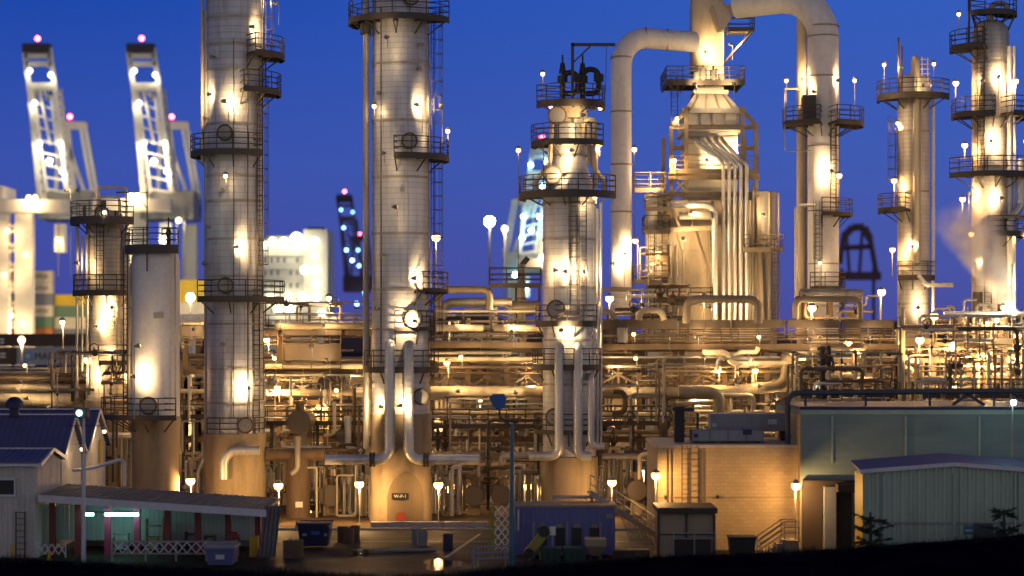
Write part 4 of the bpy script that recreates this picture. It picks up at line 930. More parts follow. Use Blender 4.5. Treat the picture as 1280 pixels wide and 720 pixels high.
# ---- tangle of small-bore piping: spools of several bends, each a thing, some with valves
def tangle(x0, x1, y0, y1, Ya, Yb, n, seed, where, mats, rmin=.04, rmax=.13):
    q = random.Random(seed); grp = 'small-bore pipe spools ' + where
    for i in range(n):
        Y = q.uniform(Ya, Yb); px = q.uniform(x0, x1); py = q.uniform(y0, y1)
        p = P(px, py, Y); path = [p.copy()]; k = q.choice((0, 0, 2, 2))
        xa, xb, za, zb = WX(x0,Y), WX(x1,Y), max(.1, WZ(y1,Y)), WZ(y0,Y)
        for j in range(q.randint(2, 5)):
            d = q.choice((-1, 1)); L = q.uniform(.7, 4.2)
            v = path[-1].copy()
            if k == 0: v.x = min(xb, max(xa, v.x + d*L))
            elif k == 2: v.z = min(zb, max(za, v.z + d*L))
            else: v.y = min(Yb + 1, max(Ya - 1, v.y + d*L*.5))
            if (v - path[-1]).length > .3: path.append(v)
            k = q.choice([a for a in (0, 0, 1, 2, 2) if a != k])
        if len(path) < 2: continue
        r = q.uniform(rmin, rmax) * (1.6 if q.random() < .15 else 1)
        o = MB().pipe(path, r, 7, r*2.5, 1 if q.random() < .7 else 0, q.choice((0, 0, .6))).build('pipe_spool', M[q.choice(mats)])
        tag(o, 'small-bore pipe spool tangled among the pipework ' + where, 'pipe', grp); KIDS[o.name] = []
        if q.random() < .5:
            a, b_ = path[0], path[1]; c = (a + b_)/2
            mm = MB(); mm.sphere(c, r*2.1, 8, 6); hz = r*5
            mm.cyl(c, c + Vector((0, -hz*.6, hz*.6)), r*.5, 6); mm.ring(c + Vector((0,-hz*.6,hz*.6)), r*2.6, r*.35, 'y', 10, 4)
            mm.build('valve', M[q.choice(('steel','black','rust','steel','galv'))], o)
        mm = MB()
        if q.random() < .7:      # a prop carrying the spool
            c = path[len(path)//2]; h = q.uniform(.6, 2.2)
            mm.bar((c.x, c.y, c.z - h), (c.x, c.y, c.z - r*.8), .09); mm.bar((c.x - .2, c.y, c.z - r), (c.x + .2, c.y, c.z - r), .08)
            mm.build('pipe_shoe', M['rust'], o, 0)
mix = ('tan','cream','alu','alud','rust','galv','rust','steel')
tangle(228, 262, 470, 610, 138, 147, 12, 11, 'between the smooth vessel and the broad column', mix)
tangle(330, 464, 470, 640, 139, 150, 34, 12, 'between the two banded columns', mix)
tangle(538, 682, 495, 645, 140, 151, 36, 13, 'around the paired exchangers', mix)
tangle(745, 830, 450, 620, 140, 151, 20, 14, 'between the necked column and the sand coloured building', mix)
tangle(830, 990, 448, 545, 141, 152, 24, 15, 'above the flat roof with cooling units', mix)
tangle(985, 1125, 440, 500, 138, 152, 30, 16, 'under the covered walkway beyond the green building', mix)
tangle(1125, 1290, 395, 502, 138, 152, 40, 17, 'around the foot of the steam plume', mix)
tangle(60, 165, 440, 520, 139, 147, 18, 18, 'between the shed roofs and the stubby column', mix)
tangle(120, 165, 515, 620, 138, 147, 10, 19, 'between the shed gables and the smooth vessel', mix)
tangle(545, 680, 380, 428, 146, 152, 10, 20, 'on top of the rack by the necked column', mix)
tangle(746, 860, 355, 402, 148, 156, 12, 21, 'at the foot of the cream duct', mix)
tangle(985, 1115, 370, 402, 146, 152, 8, 22, 'at the foot of the pale flue shaft', mix)
tangle(335, 465, 378, 408, 147, 152, 8, 23, 'on the panelled walkway', ('steel','rust','galv','tan'))

def bundle(x0, x1, y0, y1, Ya, Yb, n, seed, where, mats=('cream','tan','alu','alud','galv')):
    q = random.Random(seed)
    for i in range(n):
        Y = q.uniform(Ya, Yb); px = x0 + (x1-x0)*(i + q.uniform(.1,.9))/n; p0 = P(px, y0 + q.uniform(0, .3)*(y1-y0), Y); p1 = P(px, y1, Y); p1.z = max(.05, p1.z)
        dx = q.choice((-1,1))*q.uniform(.5,1.4); r = q.uniform(.06,.15)
        path = [p0 + Vector((dx,0,0)), p0, p1] if q.random() < .6 else [p0, p1, p1 + Vector((dx, 0, 0))]
        if q.random() < .3: path = [p0 + Vector((0, .8, 0)), p0, p1]
        o = MB().pipe(path, r, 8, r*2.5, 1, q.choice((0, .5))).build('pipe_riser', M[q.choice(mats)])
        tag(o, 'upright small riser pipe ' + where, 'pipe', 'pipe risers ' + where)
bundle(395, 464, 575, 655, 137.5, 143, 16, 31, 'around the ground exchanger between the banded columns')
bundle(330, 362, 575, 640, 139, 145, 7, 32, 'beside the dark brown drum')
bundle(540, 582, 575, 650, 138, 143, 11, 33, 'just beside the stained column foot')
bundle(636, 680, 578, 648, 139, 144, 11, 34, 'between the second paired exchanger and the necked column')
bundle(748, 824, 560, 625, 139, 145, 14, 35, 'above the slanting stair rails')
bundle(228, 264, 560, 620, 138, 146, 8, 36, 'beside the smooth vessel foot')
bundle(540, 690, 520, 566, 144, 152, 18, 37, 'on the lower rack level by the blue floodlight head')
bundle(1125, 1285, 430, 500, 141, 150, 20, 38, 'over the green building near the steam plume')
bundle(150, 166, 540, 620, 140, 146, 5, 39, 'in the gap beside the shed gables')
bundle(985, 1120, 450, 500, 141, 148, 12, 40, 'beside the dark valve tower')
def thin_runs(x0, x1, rows, Ya, Yb, seed, where, mats=('cream','tan','alu','alud','galv','rust','tan')):
    q = random.Random(seed)
    for py in rows:
        Y = q.uniform(Ya, Yb); a = x0 + q.choice((0,0,.15,.35))*(x1-x0); b_ = x1 - q.choice((0,0,.1,.3))*(x1-x0); r = q.uniform(.055,.13)
        path = [P(a,py,Y), P(b_,py,Y)]
        if q.random() < .5: path.append(P(b_, py + q.choice((-1,1))*q.uniform(8,22), Y))
        if q.random() < .4: path.insert(0, P(a, py + q.choice((-1,1))*q.uniform(8,22), Y))
        tag(MB().pipe(path, r, 8, .3, 1, q.choice((0,0,.8))).build('pipe_run', M[q.choice(mats)]), 'thin straight pipe among several at ' + where, 'pipe', 'thin pipe runs at ' + where)
def walkway(px0, px1, py, Ya, label, mat='steel'):
    g = empty('walkway', (WX((px0+px1)/2,Ya), Ya, WZ(py,Ya)), label, 'walkway')
    railed(g, WX(px0,Ya), WX(px1,Ya), Ya, Ya+1.1, WZ(py,Ya), M[mat], 1.1, 'fb', .2)
    for t in (.05, .5, .95):
        x = WX(px0+(px1-px0)*t, Ya); MB().ibeam((x, Ya+.55, 0), (x, Ya+.55, WZ(py,Ya)-.07), .24, .2, .03).build('leg', M[mat], g, 0)
    return g
thin_runs(228, 466, (417, 426, 438, 444, 450, 466, 472, 479, 486, 497, 507, 513, 522, 530, 538, 552), 145.4, 151, 51, 'the rack between the two banded columns')
thin_runs(536, 684, (420, 427, 441, 453, 459, 466, 473, 480, 498, 505, 511, 523, 529, 537, 550, 557), 145.4, 151, 52, 'the rack between the twin-piped and the necked column')
thin_runs(746, 990, (420, 424, 428, 450, 458, 464, 470, 476, 500, 507, 514, 522, 530, 541, 550), 145.4, 151, 53, 'the rack below the fired heater')
thin_runs(985, 1122, (419, 424, 428, 446, 456, 463, 476, 480), 145.4, 151, 54, 'the rack behind the dark valve tower')
thin_runs(1122, 1295, (410, 418, 428, 436, 442, 452, 458, 464, 478, 484), 143, 151, 55, 'the rack under the steam plume')
thin_runs(-10, 165, (461, 466, 478, 490, 495, 510, 514), 145.4, 151, 56, 'the low rack by the blue roofs')
thin_runs(540, 682, (389, 394, 402, 417), 146, 152, 57, 'the top of the rack beside the necked column')
thin_runs(344, 464, (392, 398, 403), 147, 152, 58, 'the panelled walkway top')
thin_runs(748, 850, (362, 370, 380, 392), 149, 155, 59, 'the foot of the cream duct')
walkway(332, 460, 528, 143.2, 'railed steel walkway behind the highest exchanger head'); walkway(540, 680, 532, 143.4, 'railed steel walkway behind the blue floodlight head'); walkway(746, 838, 528, 143.4, 'railed steel walkway beside the black roof cabinet')
walkway(226, 262, 520, 143, 'short railed walkway between smooth vessel and broad column'); walkway(998, 1118, 494, 143, 'railed walkway just above the green building parapet'); walkway(1150, 1290, 494, 142, 'railed walkway over the green building under the steam plume')
walkway(60, 165, 462, 145, 'railed walkway before the stubby column foot', 'tan')
tangle(230, 470, 440, 560, 156, 168, 26, 61, 'far behind the banded columns', mix)
tangle(535, 690, 440, 560, 156, 168, 22, 62, 'far behind the paired exchangers', mix)
tangle(745, 990, 440, 540, 156, 160, 26, 63, 'under the heater', mix)
tangle(985, 1280, 400, 490, 155, 168, 30, 64, 'far behind the dark valve tower', mix)
tangle(800, 836, 300, 400, 157, 161, 10, 65, 'around the burner drum of the heater', mix)
bundle(360, 462, 465, 520, 146, 155, 12, 66, 'in the rack beside the twin lamps', ('rust','galv','tan','alud'))
bundle(745, 990, 455, 520, 150, 156, 20, 67, 'inside the long trussed rack', ('rust','galv','tan','alud'))
bundle(1180, 1290, 375, 425, 146, 153, 12, 68, 'at the foot of the round shouldered column')
# ---- exchangers: round heads towards us
M['head'] = paint('dark_head_paint', (.085,.065,.048), .6, .1, .4)
def exchanger(px, py, Y, rp, label, mat='tan', zleg=0.):
    c = P(px, py, Y); r = rp*S(Y)
    g = empty('heat_exchanger', (c.x, Y, zleg), label, 'heat exchanger', 'heat exchangers with their round heads towards the road')
    m = MB(); m.cyl(c + Vector((0,.5,0)), c + Vector((0,6,0)), r*.93, 24); m.build('shell', M[mat], g)
    m = MB(); m.cyl(c, c + Vector((0,.42,0)), r, 28); m.cyl(c + Vector((0,-.06,0)), c + Vector((0,-.02,0)), r*.9, 28)
    for k in range(14):
        a = 2*math.pi*k/14; m.cyl(c + Vector((math.cos(a)*r*.94, -.05, math.sin(a)*r*.94)), c + Vector((math.cos(a)*r*.94, .02, math.sin(a)*r*.94)), .03, 5)
    m.build('channel_cover', M['head'], g)
    for dy in (1., 4.6):
        m = MB(); m.box(c.x - r*.6, c.x + r*.6, Y + dy, Y + dy + .3, zleg, c.z - r*.7); m.build('saddle', M['concrete'], g, 0)
    m = MB(); m.cyl(c + Vector((0,.9,r*.8)), c + Vector((0,.9,r*1.55)), r*.35, 12); m.cyl(c + Vector((0,.9,r*1.5)), c + Vector((0,.9,r*1.7)), r*.55, 12); m.build('nozzle', M['rust'], g)
    return g
exchanger(373, 528, 139, 15, 'heat exchanger head set highest, over the dark brown drum between the banded columns', 'tan', 8 - 3.4)
exchanger(412, 620, 138.5, 14, 'heat exchanger on the ground under the bright lamp beside the navy skip', 'rust')
exchanger(592, 620, 138.5, 13, 'first of the paired heat exchangers, nearer the twin-piped column', 'rust')
exchanger(627, 620, 138.5, 13, 'second of the paired heat exchangers, half behind the blue lamp post', 'rust')
exchanger(797, 613, 139, 13, 'heat exchanger above the slanting stair rails by the sand coloured building', 'rust')
exchanger(428, 545, 143, 9, 'small heat exchanger head tucked behind the silver drop pipe', 'rust', 3)
exchanger(404, 480, 144, 8, 'little heat exchanger head next to the brightest lamp under the panelled walkway', 'tan', 6)
# dark vertical drum and its header
Y = 138.; c = P(373, 620, Y)
g = empty('knockout_drum', (c.x, Y, 0), 'dark brown upright drum under a horizontal header, behind the navy skip', 'drum')
MB().lathe([(15*S(Y), 0), (15*S(Y), WZ(572,Y)), (10*S(Y), WZ(564,Y)), (.1, WZ(562,Y))], (c.x, Y, 0), 24).build('shell', M['rust'], g)
m = MB(); m.cyl((WX(334,Y), Y-.2, WZ(568,Y)), (WX(406,Y), Y-.2, WZ(568,Y)), .42, 14); m.build('header', M['rust'], g)
m = MB(); m.pipe([(WX(374,Y), Y-.9, WZ(545,Y)), (WX(374,Y), Y-.9, WZ(585,Y)), (WX(366,Y), Y-.9, WZ(592,Y))], .2, 10, .4); m.build('inlet_pipe', M['alud'], g)
m = MB(); m.box(WX(371,Y), WX(380,Y), Y-15*S(Y)-.06, Y-15*S(Y)-.02, WZ(633,Y), WZ(626,Y)); m.build('notice', M['sand'], g, 0)
# dark valve tower and background plant
Y = 143.; g = empty('valve_tower', (WX(1031,Y), Y, 4), 'black valve tower sticking up over the green building parapet', 'valve')
m = MB(); m.cyl((WX(1028,Y), Y, 4), (WX(1028,Y), Y, WZ(433,Y)), .2, 10); m.cyl((WX(1036,Y), Y, 4), (WX(1036,Y), Y, WZ(432,Y)), .16, 10); m.build('riser', M['black'], g)
m = MB()
for py in (438, 446, 455, 466): m.cyl((WX(1028,Y), Y, WZ(py,Y)), (WX(1028,Y), Y, WZ(py-4,Y)), .36, 12)
m.cyl((WX(1036,Y), Y, WZ(452,Y)), (WX(1036,Y), Y, WZ(445,Y)), .34, 12); m.build('valve_body', M['black'], g)
m = MB(); m.ring((WX(1041,Y), Y-.3, WZ(458,Y)), .35, .04, 'x', 14); m.cyl((WX(1036,Y), Y-.3, WZ(458,Y)), (WX(1041,Y), Y-.3, WZ(458,Y)), .06, 6); m.build('handwheel', M['black'], g)
for px, py, rp, Yv, mt, lb in ((1222, 365, 6, 150, 'steel', 'short brown stack standing between the lamps at the steam plume'), (1204, 392, 8, 151, 'tan', 'upright tan drum standing under the single lamp by the steam plume'), (1255, 380, 8, 150, 'rust', 'squat vent stack the white steam pours from'),
                                (652, 330, 5, 150, 'galv', 'grey vent stack with a crooked cap above the rack by the necked column'), (1066, 385, 9, 154, 'tan', 'upright drum beside the lamp at the foot of the pale flue shaft'),
                                (560, 540, 9, 158, 'tan', 'upright drum far behind the twin-piped column'), (650, 540, 10, 159, 'cream', 'upright pale drum far behind the blue floodlight head'), (790, 520, 14, 160, 'cream', 'wide pale drum glowing behind the rack near the sand building'),
                                (420, 500, 10, 160, 'tan', 'upright tan drum far behind the twin lamps'), (340, 520, 12, 161, 'cream', 'wide cream drum far behind the broad banded column'), (250, 470, 10, 160, 'tan', 'upright drum far behind the smooth vessel'),
                                (950, 420, 10, 157, 'tan', 'upright drum behind the flat hoop of pipe at the heater comb'), (1100, 440, 10, 157, 'tan', 'upright drum behind the slim standpipe'), (60, 470, 14, 160, 'tan', 'wide drum behind the low rack by the sheds')):
    rr = rp*S(Yv); zt = WZ(py, Yv); x = WX(px, Yv)
    g = empty('vent_stack' if 'stack' in lb else 'drum', (x, Yv, 0), lb, 'stack' if 'stack' in lb else 'drum')
    prof = [(rr, 0), (rr, zt - rr*.5), (rr*.8, zt - rr*.15), (.05, zt)] if 'stack' not in lb else [(rr, 0), (rr, zt), (rr*.8, zt), (rr*.8, zt - 2)]
    MB().lathe(prof, (x, Yv, 0), 20).build('shell', M[mt], g)
    m = MB()
    for k in range(3): m.lathe([(rr, -.1), (rr*1.08, -.1), (rr*1.08, .1), (rr, .1)], (x, Yv, zt - .8 - k*1.7), 20)
    m.build('flange', M['rust'], g)
MB_ = MB(); MB_.cyl(P(652,332,150), P(660,322,150), .2, 8); MB_.build('vent_cap', M['steel'], bpy.data.objects['vent_stack.002'] if 'vent_stack.002' in bpy.data.objects else g)
# flat railed platform right behind: small structure left of the necked column
g = empty('work_platform', (WX(640,149), 149, 12), 'dark railed platform standing on the rack between the crooked vent stack and the necked column', 'platform')
railed(g, WX(612,149), WX(676,149), 148, 150.5, WZ(356,149), M['steel'], 1.2)
m = MB()
for px in (614, 645, 674): m.bar((WX(px,149), 148.2, 12), (WX(px,149), 148.2, WZ(357,149)), .18)
m.build('leg', M['steel'], g, 0)
lamp_on(g, P(635,384,147.5), 200, 'warm', .8)
# low walls and sheds deep inside the plant that catch the light
for a, b_, Yv, h, mt, lb in ((225, 470, 172, 10.2, 'tan', 'long tan pump shelter far behind the two banded columns'), (530, 700, 174, 10.4, 'tan', 'tan pump shelter far behind the paired exchangers'), (735, 1000, 176, 10.6, 'rust', 'brown pump shelter behind the foot of the heater'), (1000, 1300, 178, 10.2, 'rust', 'brown switch house behind the steam plume'), (-30, 220, 176, 8.6, 'rust', 'brown shelter behind the low rack and the smooth vessel')):
    g = empty('pump_shelter', (WX((a+b_)/2,Yv), Yv, 0), lb, 'shed')
    m = MB(); X0, X1 = WX(a,Yv), WX(b_,Yv); n = int((X1-X0)/3.2)
    for k in range(n):
        x = X0 + (X1-X0)*k/n; w = (X1-X0)/n
        if k % 3 != 1: m.box(x, x+w, Yv, Yv+.2, 0, h)
        else: m.box(x, x+w, Yv+2, Yv+2.2, 0, h); m.box(x-.12, x+.12, Yv-.1, Yv+2, 0, h)
    m.build('wall', M[mt], g, 0)
    m = MB(); m.box(X0-.3, X1+.3, Yv-.8, Yv+3, h+.003, h+.25); m.build('roof', M['rust'], g, 0)

    for k in range(n):
        if k % 3 == 0:
            x = X0 + (X1-X0)*(k+.5)/n; lamp_on(g, (x, Yv-1.7, h*.45 + (k%2)*1.6), 560, 'warm', .3, (0,.1))  # floodlights added to light these walls from the front
# ---- free-standing plant lamps (ground and walkway); hidden and deep ones are added fill
for px, py, Yv, zf, pw, c_, lb in (
  (238,601,132,0,800,'sodium','bright plant lamp at ground level between the smooth vessel and the broad column'),
  (348,607,133,0,800,'sodium','bright plant lamp low beside the dark brown drum'),
  (449,605,132.6,0,1000,'sodium','bright plant lamp low between the ground exchanger and the stained column foot'),
  (765,603,136,0,700,'sodium','plant lamp above the slanting stair rails'),
  (548,606,132.8,0,420,'sodium','bright plant lamp added at ground level just beyond the stained column foot, over the barriers'),  # added to light the column foot from the front
  (545,297,141,12,330,'sodium','lamp standing beside the upper part of the twin-piped column'),
  (411,373,150,13,420,'warm','lamp on the rack before the white floodlit block'),
  (1015,385,146,12.9,480,'sodium','lamp on the covered walkway at the foot of the pale flue shaft'),
  (1102,365,148,12.9,420,'sodium','lamp between the pale flue shaft and the slim banded column, above the walkway'),
  (1168,395,147,11,420,'sodium','lamp at the foot of the slim banded column'),
  (1232,405,148,11,480,'sodium','one of two crowded lamps beneath the steam plume, further from the vent stack'),
  (1246,400,149,11,420,'warm','one of two crowded lamps beneath the steam plume, touching the vent stack'),
  (762,373,150,13,380,'sodium','lamp at the foot of the cream duct near the necked column'),
  (180,408,150,8,120,'sodium','small lamp hidden between the stubby column and the smooth vessel'),
  (78,403,150,9,420,'warm','bright lamp before the yellow containers near the stubby column'),
  (648,188,175,0,14,'sodium','dim lamp on a thin mast seen beside the necked column top'),
  (793,187,172,0,14,'sodium','dim lamp on a thin mast between the cream duct and the heater'),
  (181,377,148,9,60,'sodium','faint lamp in the gap beside the smooth vessel'),
  (640,600,152,0,420,'warm','added fill lamp hidden in the pipework behind the blue lamp post'),
  (560,610,150,0,420,'warm','added fill lamp hidden in the pipework beside the stained column foot'),
  (400,590,152,0,420,'warm','added fill lamp hidden in pipework behind the ground exchanger'),
  (690,605,150,0,300,'warm','added fill lamp hidden low behind the necked column'),
  (140,600,146,0,420,'warm','lamp low between the shed gables and the smooth vessel'),
  (805,590,146,0,420,'warm','lamp in the pipework just beyond the sand coloured building corner'),
  (310,600,150,0,300,'warm','added fill lamp low behind the broad column foot'),
  (300,478,144,7,260,'sodium','sodium lamp just beside the broad banded column under the panelled walkway'),
  (384,640,142,0,300,'sodium','low sodium lamp between the dark brown drum and the ground exchanger'),
  (570,608,143,0,320,'sodium','low sodium lamp between the stained column foot and the first paired exchanger'),
  (660,608,144,0,320,'sodium','low sodium lamp between the second paired exchanger and the necked column'),
  (700,462,143,7,220,'sodium','sodium lamp against the necked column in the rack'),
  (1060,430,146,11,300,'sodium','sodium lamp under the covered walkway beside the dark valve tower'),
  (1150,425,143,9,360,'sodium','sodium lamp between the two cream standpipes'),
  (1272,420,146,9,320,'sodium','sodium lamp at the very edge under the round shouldered column'),
  (1190,430,146,9,300,'sodium','sodium lamp beneath the steam plume over the green building'),
  (160,470,141,5,300,'sodium','sodium lamp at the foot of the stubby column beside the smooth vessel'),
  (110,450,143,7,300,'sodium','sodium lamp on the other side of the stubby column foot, over the low rack'),
  (880,372,152,13,300,'sodium','sodium lamp before the heater comb, under the long flat hoop'),
  (600,500,168,0,500,'warm','added fill lamp deep inside the plant before the tan shelter'),
  (400,500,168,0,500,'warm','added fill lamp deep inside the plant between the banded columns'),
  (860,500,170,0,600,'warm','added fill lamp deep inside the plant behind the trussed rack'),
  (1080,470,170,0,600,'warm','added fill lamp deep inside the plant behind the dark valve tower'),
  (1230,470,170,0,500,'warm','added fill lamp deep inside the plant behind the paired lamps')):
    lamp_post(P(px,py,Yv), zf, lb, pw, c_, .19, 'plant lamps standing among the pipework')
# ================================================================ HARBOUR BEHIND
def crane(label, Yc, dx, sc_=1.0, dy_px=0, flip=1, mat=None, mat2=None, lampc='white', power=2300, legs=True, ref=100.):
    """ship-to-shore crane with its boom raised; pixel-like layout units of one quarter metre"""
    u = .2615*sc_; mat = mat or M['cranew']; mat2 = mat2 or M['craned']
    X0 = dx; 
    def q(px, py, d=0): return Vector((X0 + flip*(px-60)*u, Yc + d*sc_, CH + (HY - dy_px - py)*u*1. ))
    g = empty('container_crane', (X0, Yc, 0), label, 'crane', 'ship-to-shore cranes with raised booms')
    m = MB()
    for a, b_, w in (((30,60),(37,110),1.5), ((37,110),(50,250),1.5), ((62,60),(69,110),1.5), ((69,110),(84,240),1.5)): m.bar(q(*a), q(*b_), w*sc_, 1.6*sc_)
    for (a, b_) in (((37,110),(50,250)), ((69,110),(84,240))):      # lattice depth of each girder
        for o_ in (4.5,): m.bar(q(a[0]+o_,a[1],3), q(b_[0]+o_,b_[1],3), .8*sc_)
        for k in range(12):
            t = k/12.; t2 = (k+1)/12.; u0 = Vector((a[0]+(b_[0]-a[0])*t, a[1]+(b_[1]-a[1])*t)); u1 = Vector((a[0]+(b_[0]-a[0])*t2, a[1]+(b_[1]-a[1])*t2))
            m.bar(q(u0.x, u0.y, 0), q(u1.x+4.5, u1.y, 3), .45*sc_); m.bar(q(u0.x+4.5, u0.y, 3), q(u1.x, u1.y, 0), .45*sc_)
    for a, b_ in (((40,108),(58,240)), ((48,110),(62,180)), ((62,110),(70,180)), ((52,108),(60,125)), ((58,125),(66,108))): m.bar(q(*a,1), q(*b_,1), .8*sc_)
    for py, t in ((70,1.6), (80,1.6), (107,1.8), (111,1.2)):
        k = (py-60)/50.; m.bar(q(30+7*k,py), q(62+7*k,py), t*sc_)
    for k in range(9):
        t = k/9.; t2 = (k+1)/9.
        m.bar(q(37+13*t,110+140*t,2), q(69+15*t2,110+130*t2,2), .6*sc_)
    m.build('boom', mat, g, 0)
    m = MB(); a = q(29,66,-2); b_ = q(63,55,3); m.box(min(a.x,b_.x), max(a.x,b_.x), a.y, b_.y, a.z, b_.z); m.build('boom_tip', mat2, g, 0)
    m = MB(); m.bar(q(56,152,14), q(98,152,14), 2.2*sc_); m.bar(q(56,147,14), q(96,147,14), .5*sc_)
    for a, b_ in (((62,155),(58,245)), ((74,155),(84,245)), ((90,155),(106,245)), ((96,155),(112,245)), ((66,155),(98,245))): m.bar(q(*a,14), q(*b_,14), 1.15*sc_)
    m.build('apex_frame', mat, g, 0)
    m = MB(); a = q(42,272,6); b_ = q(108,236,24); m.box(min(a.x,b_.x), max(a.x,b_.x), a.y, b_.y, a.z, b_.z)
    for k in range(7): 
        x = min(a.x,b_.x) + abs(a.x-b_.x)*k/6; m.box(x-.15, x+.15, a.y-.12, a.y-.003, a.z, b_.z)
    m.build('machinery_house', M['greyp'] if mat is M['cranew'] else mat, g, 0)
    if legs:
        for a, b_, d in (((4,266),(4,445),-6), ((31,266),(31,445),-6), ((4,266),(4,445),22), ((31,266),(31,445),22), ((95,276),(95,445),22)):
            A_, B_ = q(*a, d), q(*b_, d); B_.z = 0; m = MB(); m.box(A_.x-2.4*sc_, A_.x+2.4*sc_, A_.y-2*sc_, A_.y+2*sc_, 0, A_.z); m.build('leg', mat, g, 0)
        m = MB(); m.bar(q(-8,258,22), q(108,258,22), 4*sc_); m.build('portal_beam', mat, g, 0)
        m = MB(); m.bar(q(-8,258,-6), q(88,258,-6), 4*sc_); m.bar(q(4,330,-6), q(31,285,-6), 1.4*sc_); m.bar(q(4,285,-6), q(31,330,-6), 1.4*sc_); m.build('portal_beam', mat, g, 0)
        m = MB(); a = q(68,312,2); b_ = q(80,278,8); m.box(min(a.x,b_.x), max(a.x,b_.x), a.y, b_.y, a.z, b_.z); m.build('operator_cab', mat, g, 0)
        m = MB()
        for px in (73, 88, 97): m.bar(q(px,265,5), q(px,380,5), .35*sc_)
        m.build('hoist_rope', M['galv'], g, 0)
    for px, py, d, pw, c_ in ((65,203,-4,1.,lampc), (52,180,-3,.6,lampc), (46,130,-3,.4,lampc), (80,215,-3,.5,lampc), (78,180,-3,.35,lampc), (40,90,-3,.3,lampc), (66,95,-3,.25,lampc), (75,300,-2,.8,lampc), (92,275,2,.6,lampc)):
        bulb(g, q(px,py,d), power*pw, c_, .85*sc_)
    for px, py, d in ((47,48,0), (76,140,14)): bulb(g, q(px,py,d), 900, 'red', .75*sc_)
    if legs:
        for px, py, d, pw in ((40,248,-9,1.3), (48,248,-9,.8), (18,300,-14,1.5), (12,360,-14,1.8), (28,390,-16,1.6), (0,330,-14,1.3)): bulb(g, q(px,py,d), power*pw*1.6, 'warm', .9*sc_)
    return g
Yc = 680.
crane('pale harbour crane, boom raised, the one further from the broad silver column', Yc, WX(60,Yc), legs=False)
yp = 440.; g = empty('portal_crane', (WX(21,yp), yp, 0), 'brightly lit pale portal legs of a nearer quay crane beside the container stack', 'crane')
for px, w, yy in ((4, 8, yp), (31, 11, yp), (2, 8, yp+16), (33, 9, yp+16)): MB().box(WX(px-w,yy), WX(px+w,yy), yy-1.2, yy+1.2, 0, WZ(266,yy)).build('leg', M['cranew'], g, 0)
for yy in (yp, yp+16): MB().box(WX(-40,yy), WX(86,yy), yy-1.4, yy+1.4, WZ(265.9,yy), WZ(250,yy)).build('portal_beam', M['cranew'], g, 0)
m = MB(); m.box(WX(-30,yp), WX(3,yp), yp, yp+12, WZ(249.8,yp), WZ(232,yp)); m.build('machinery_house', M['cranew'], g, 0)
m = MB()
for k in range(6): m.bar((WX(13,yp), yp-.6, WZ(412-k*24,yp)), (WX(20.5,yp), yp-.6, WZ(400-k*24,yp)), .5); m.bar((WX(13,yp), yp-.6, WZ(400-k*24,yp)), (WX(20.5,yp), yp-.6, WZ(412-k*24,yp)), .5)
m.build('leg_lattice', M['cranew'], g, 0)
m = MB(); m.box(WX(68,yp), WX(80,yp), yp, yp+3, WZ(315,yp), WZ(280,yp)); m.build('operator_cab', M['cranew'], g, 0)
m = MB()
for px in (73, 88, 97): m.bar((WX(px,yp), yp, WZ(265,yp)), (WX(px,yp), yp, WZ(345,yp)), .16)
m.build('hoist_rope', M['galv'], g, 0)
for px, py, dy, pw in ((40,248,-3,1400), (48,248,-3,700), (16,290,-5,1450), (14,345,-6,1450), (24,395,-7,1450), (36,405,-6,1450), (40,320,-6,1200), (75,300,-2,500)): bulb(g, (WX(px,yp), yp+dy, WZ(py,yp)), pw, 'warm', .5)
crane('pale harbour crane, boom raised, right behind the smooth off-white vessel', Yc, WX(190,Yc))
crane('teal-lit harbour crane peeping out behind the necked column', 900., WX(668,900), 1.0, 40, -1, M['cranew'], M['cranew'], 'cyan', 2600)
crane('dark distant crane dotted with blue lamps, beyond the white floodlit block', 1000., WX(438,1000), .82, 40, 1, M['cranered'], M['craned'], 'blue', 500, False)
for bx, lb, yv in ((1072, 'dark hunched crane on the skyline between the flue shaft and the slim column', 1150.),):
    u = yv/F; g = empty('gantry_crane', (WX(bx,yv), yv, 0), lb, 'crane')
    m = MB(); pts = [(-22,330),(-18,296),(-6,284),(8,284),(16,300),(24,345)]
    for a, b_ in zip(pts, pts[1:]): m.bar(P(bx+a[0],a[1],yv), P(bx+b_[0],b_[1],yv), 5*u, 4)
    for a, b_ in ((( -14,292),(-10,345)), ((6,286),(2,345)), ((-20,310),(18,308))): m.bar(P(bx+a[0],a[1],yv), P(bx+b_[0],b_[1],yv), 3*u, 3)
    m.build('boom', M['cranered'], g, 0)
    m = MB()
    for a in (-20, 20): m.bar((WX(bx+a,yv), yv, 0), P(bx+a, 335, yv), 3.5*u)
    m.box(WX(bx-26,yv), WX(bx+28,yv), yv-4, yv+4, WZ(350,yv), WZ(340,yv)); m.build('portal', M['cranered'], g, 0)
# white floodlit block (a ship's superstructure lying at the quay)
Yb = 420.; s = S(Yb)
g = empty('white_block', (WX(370,Yb), Yb, 0), 'white floodlit block building with round lamps on its face, behind the rack', 'building')
m = MB(); m.box(WX(322,Yb), WX(390,Yb), Yb, Yb+16, 0, WZ(306,Yb)); m.box(WX(379.98,Yb), WX(410,Yb), Yb-1, Yb+15, 0, WZ(287,Yb)); m.box(WX(330,Yb), WX(380,Yb), Yb+3, Yb+12, WZ(306,Yb), WZ(294,Yb)); m.build('wall', M['shipw'], g, 0)
m = MB(); m.box(WX(384,Yb), WX(403,Yb), Yb, Yb+10, WZ(287,Yb)+.003, WZ(284,Yb)); m.build('roof', M['craned'], g, 0)
m = MB()
for k in range(6):
    z = WZ(400-k*16,Yb); m.box(WX(322,Yb), WX(379.9,Yb), Yb-.25, Yb-.004, z, z+.25)
m.build('deck_edge', M['shipw'], g, 0)
m = MB()
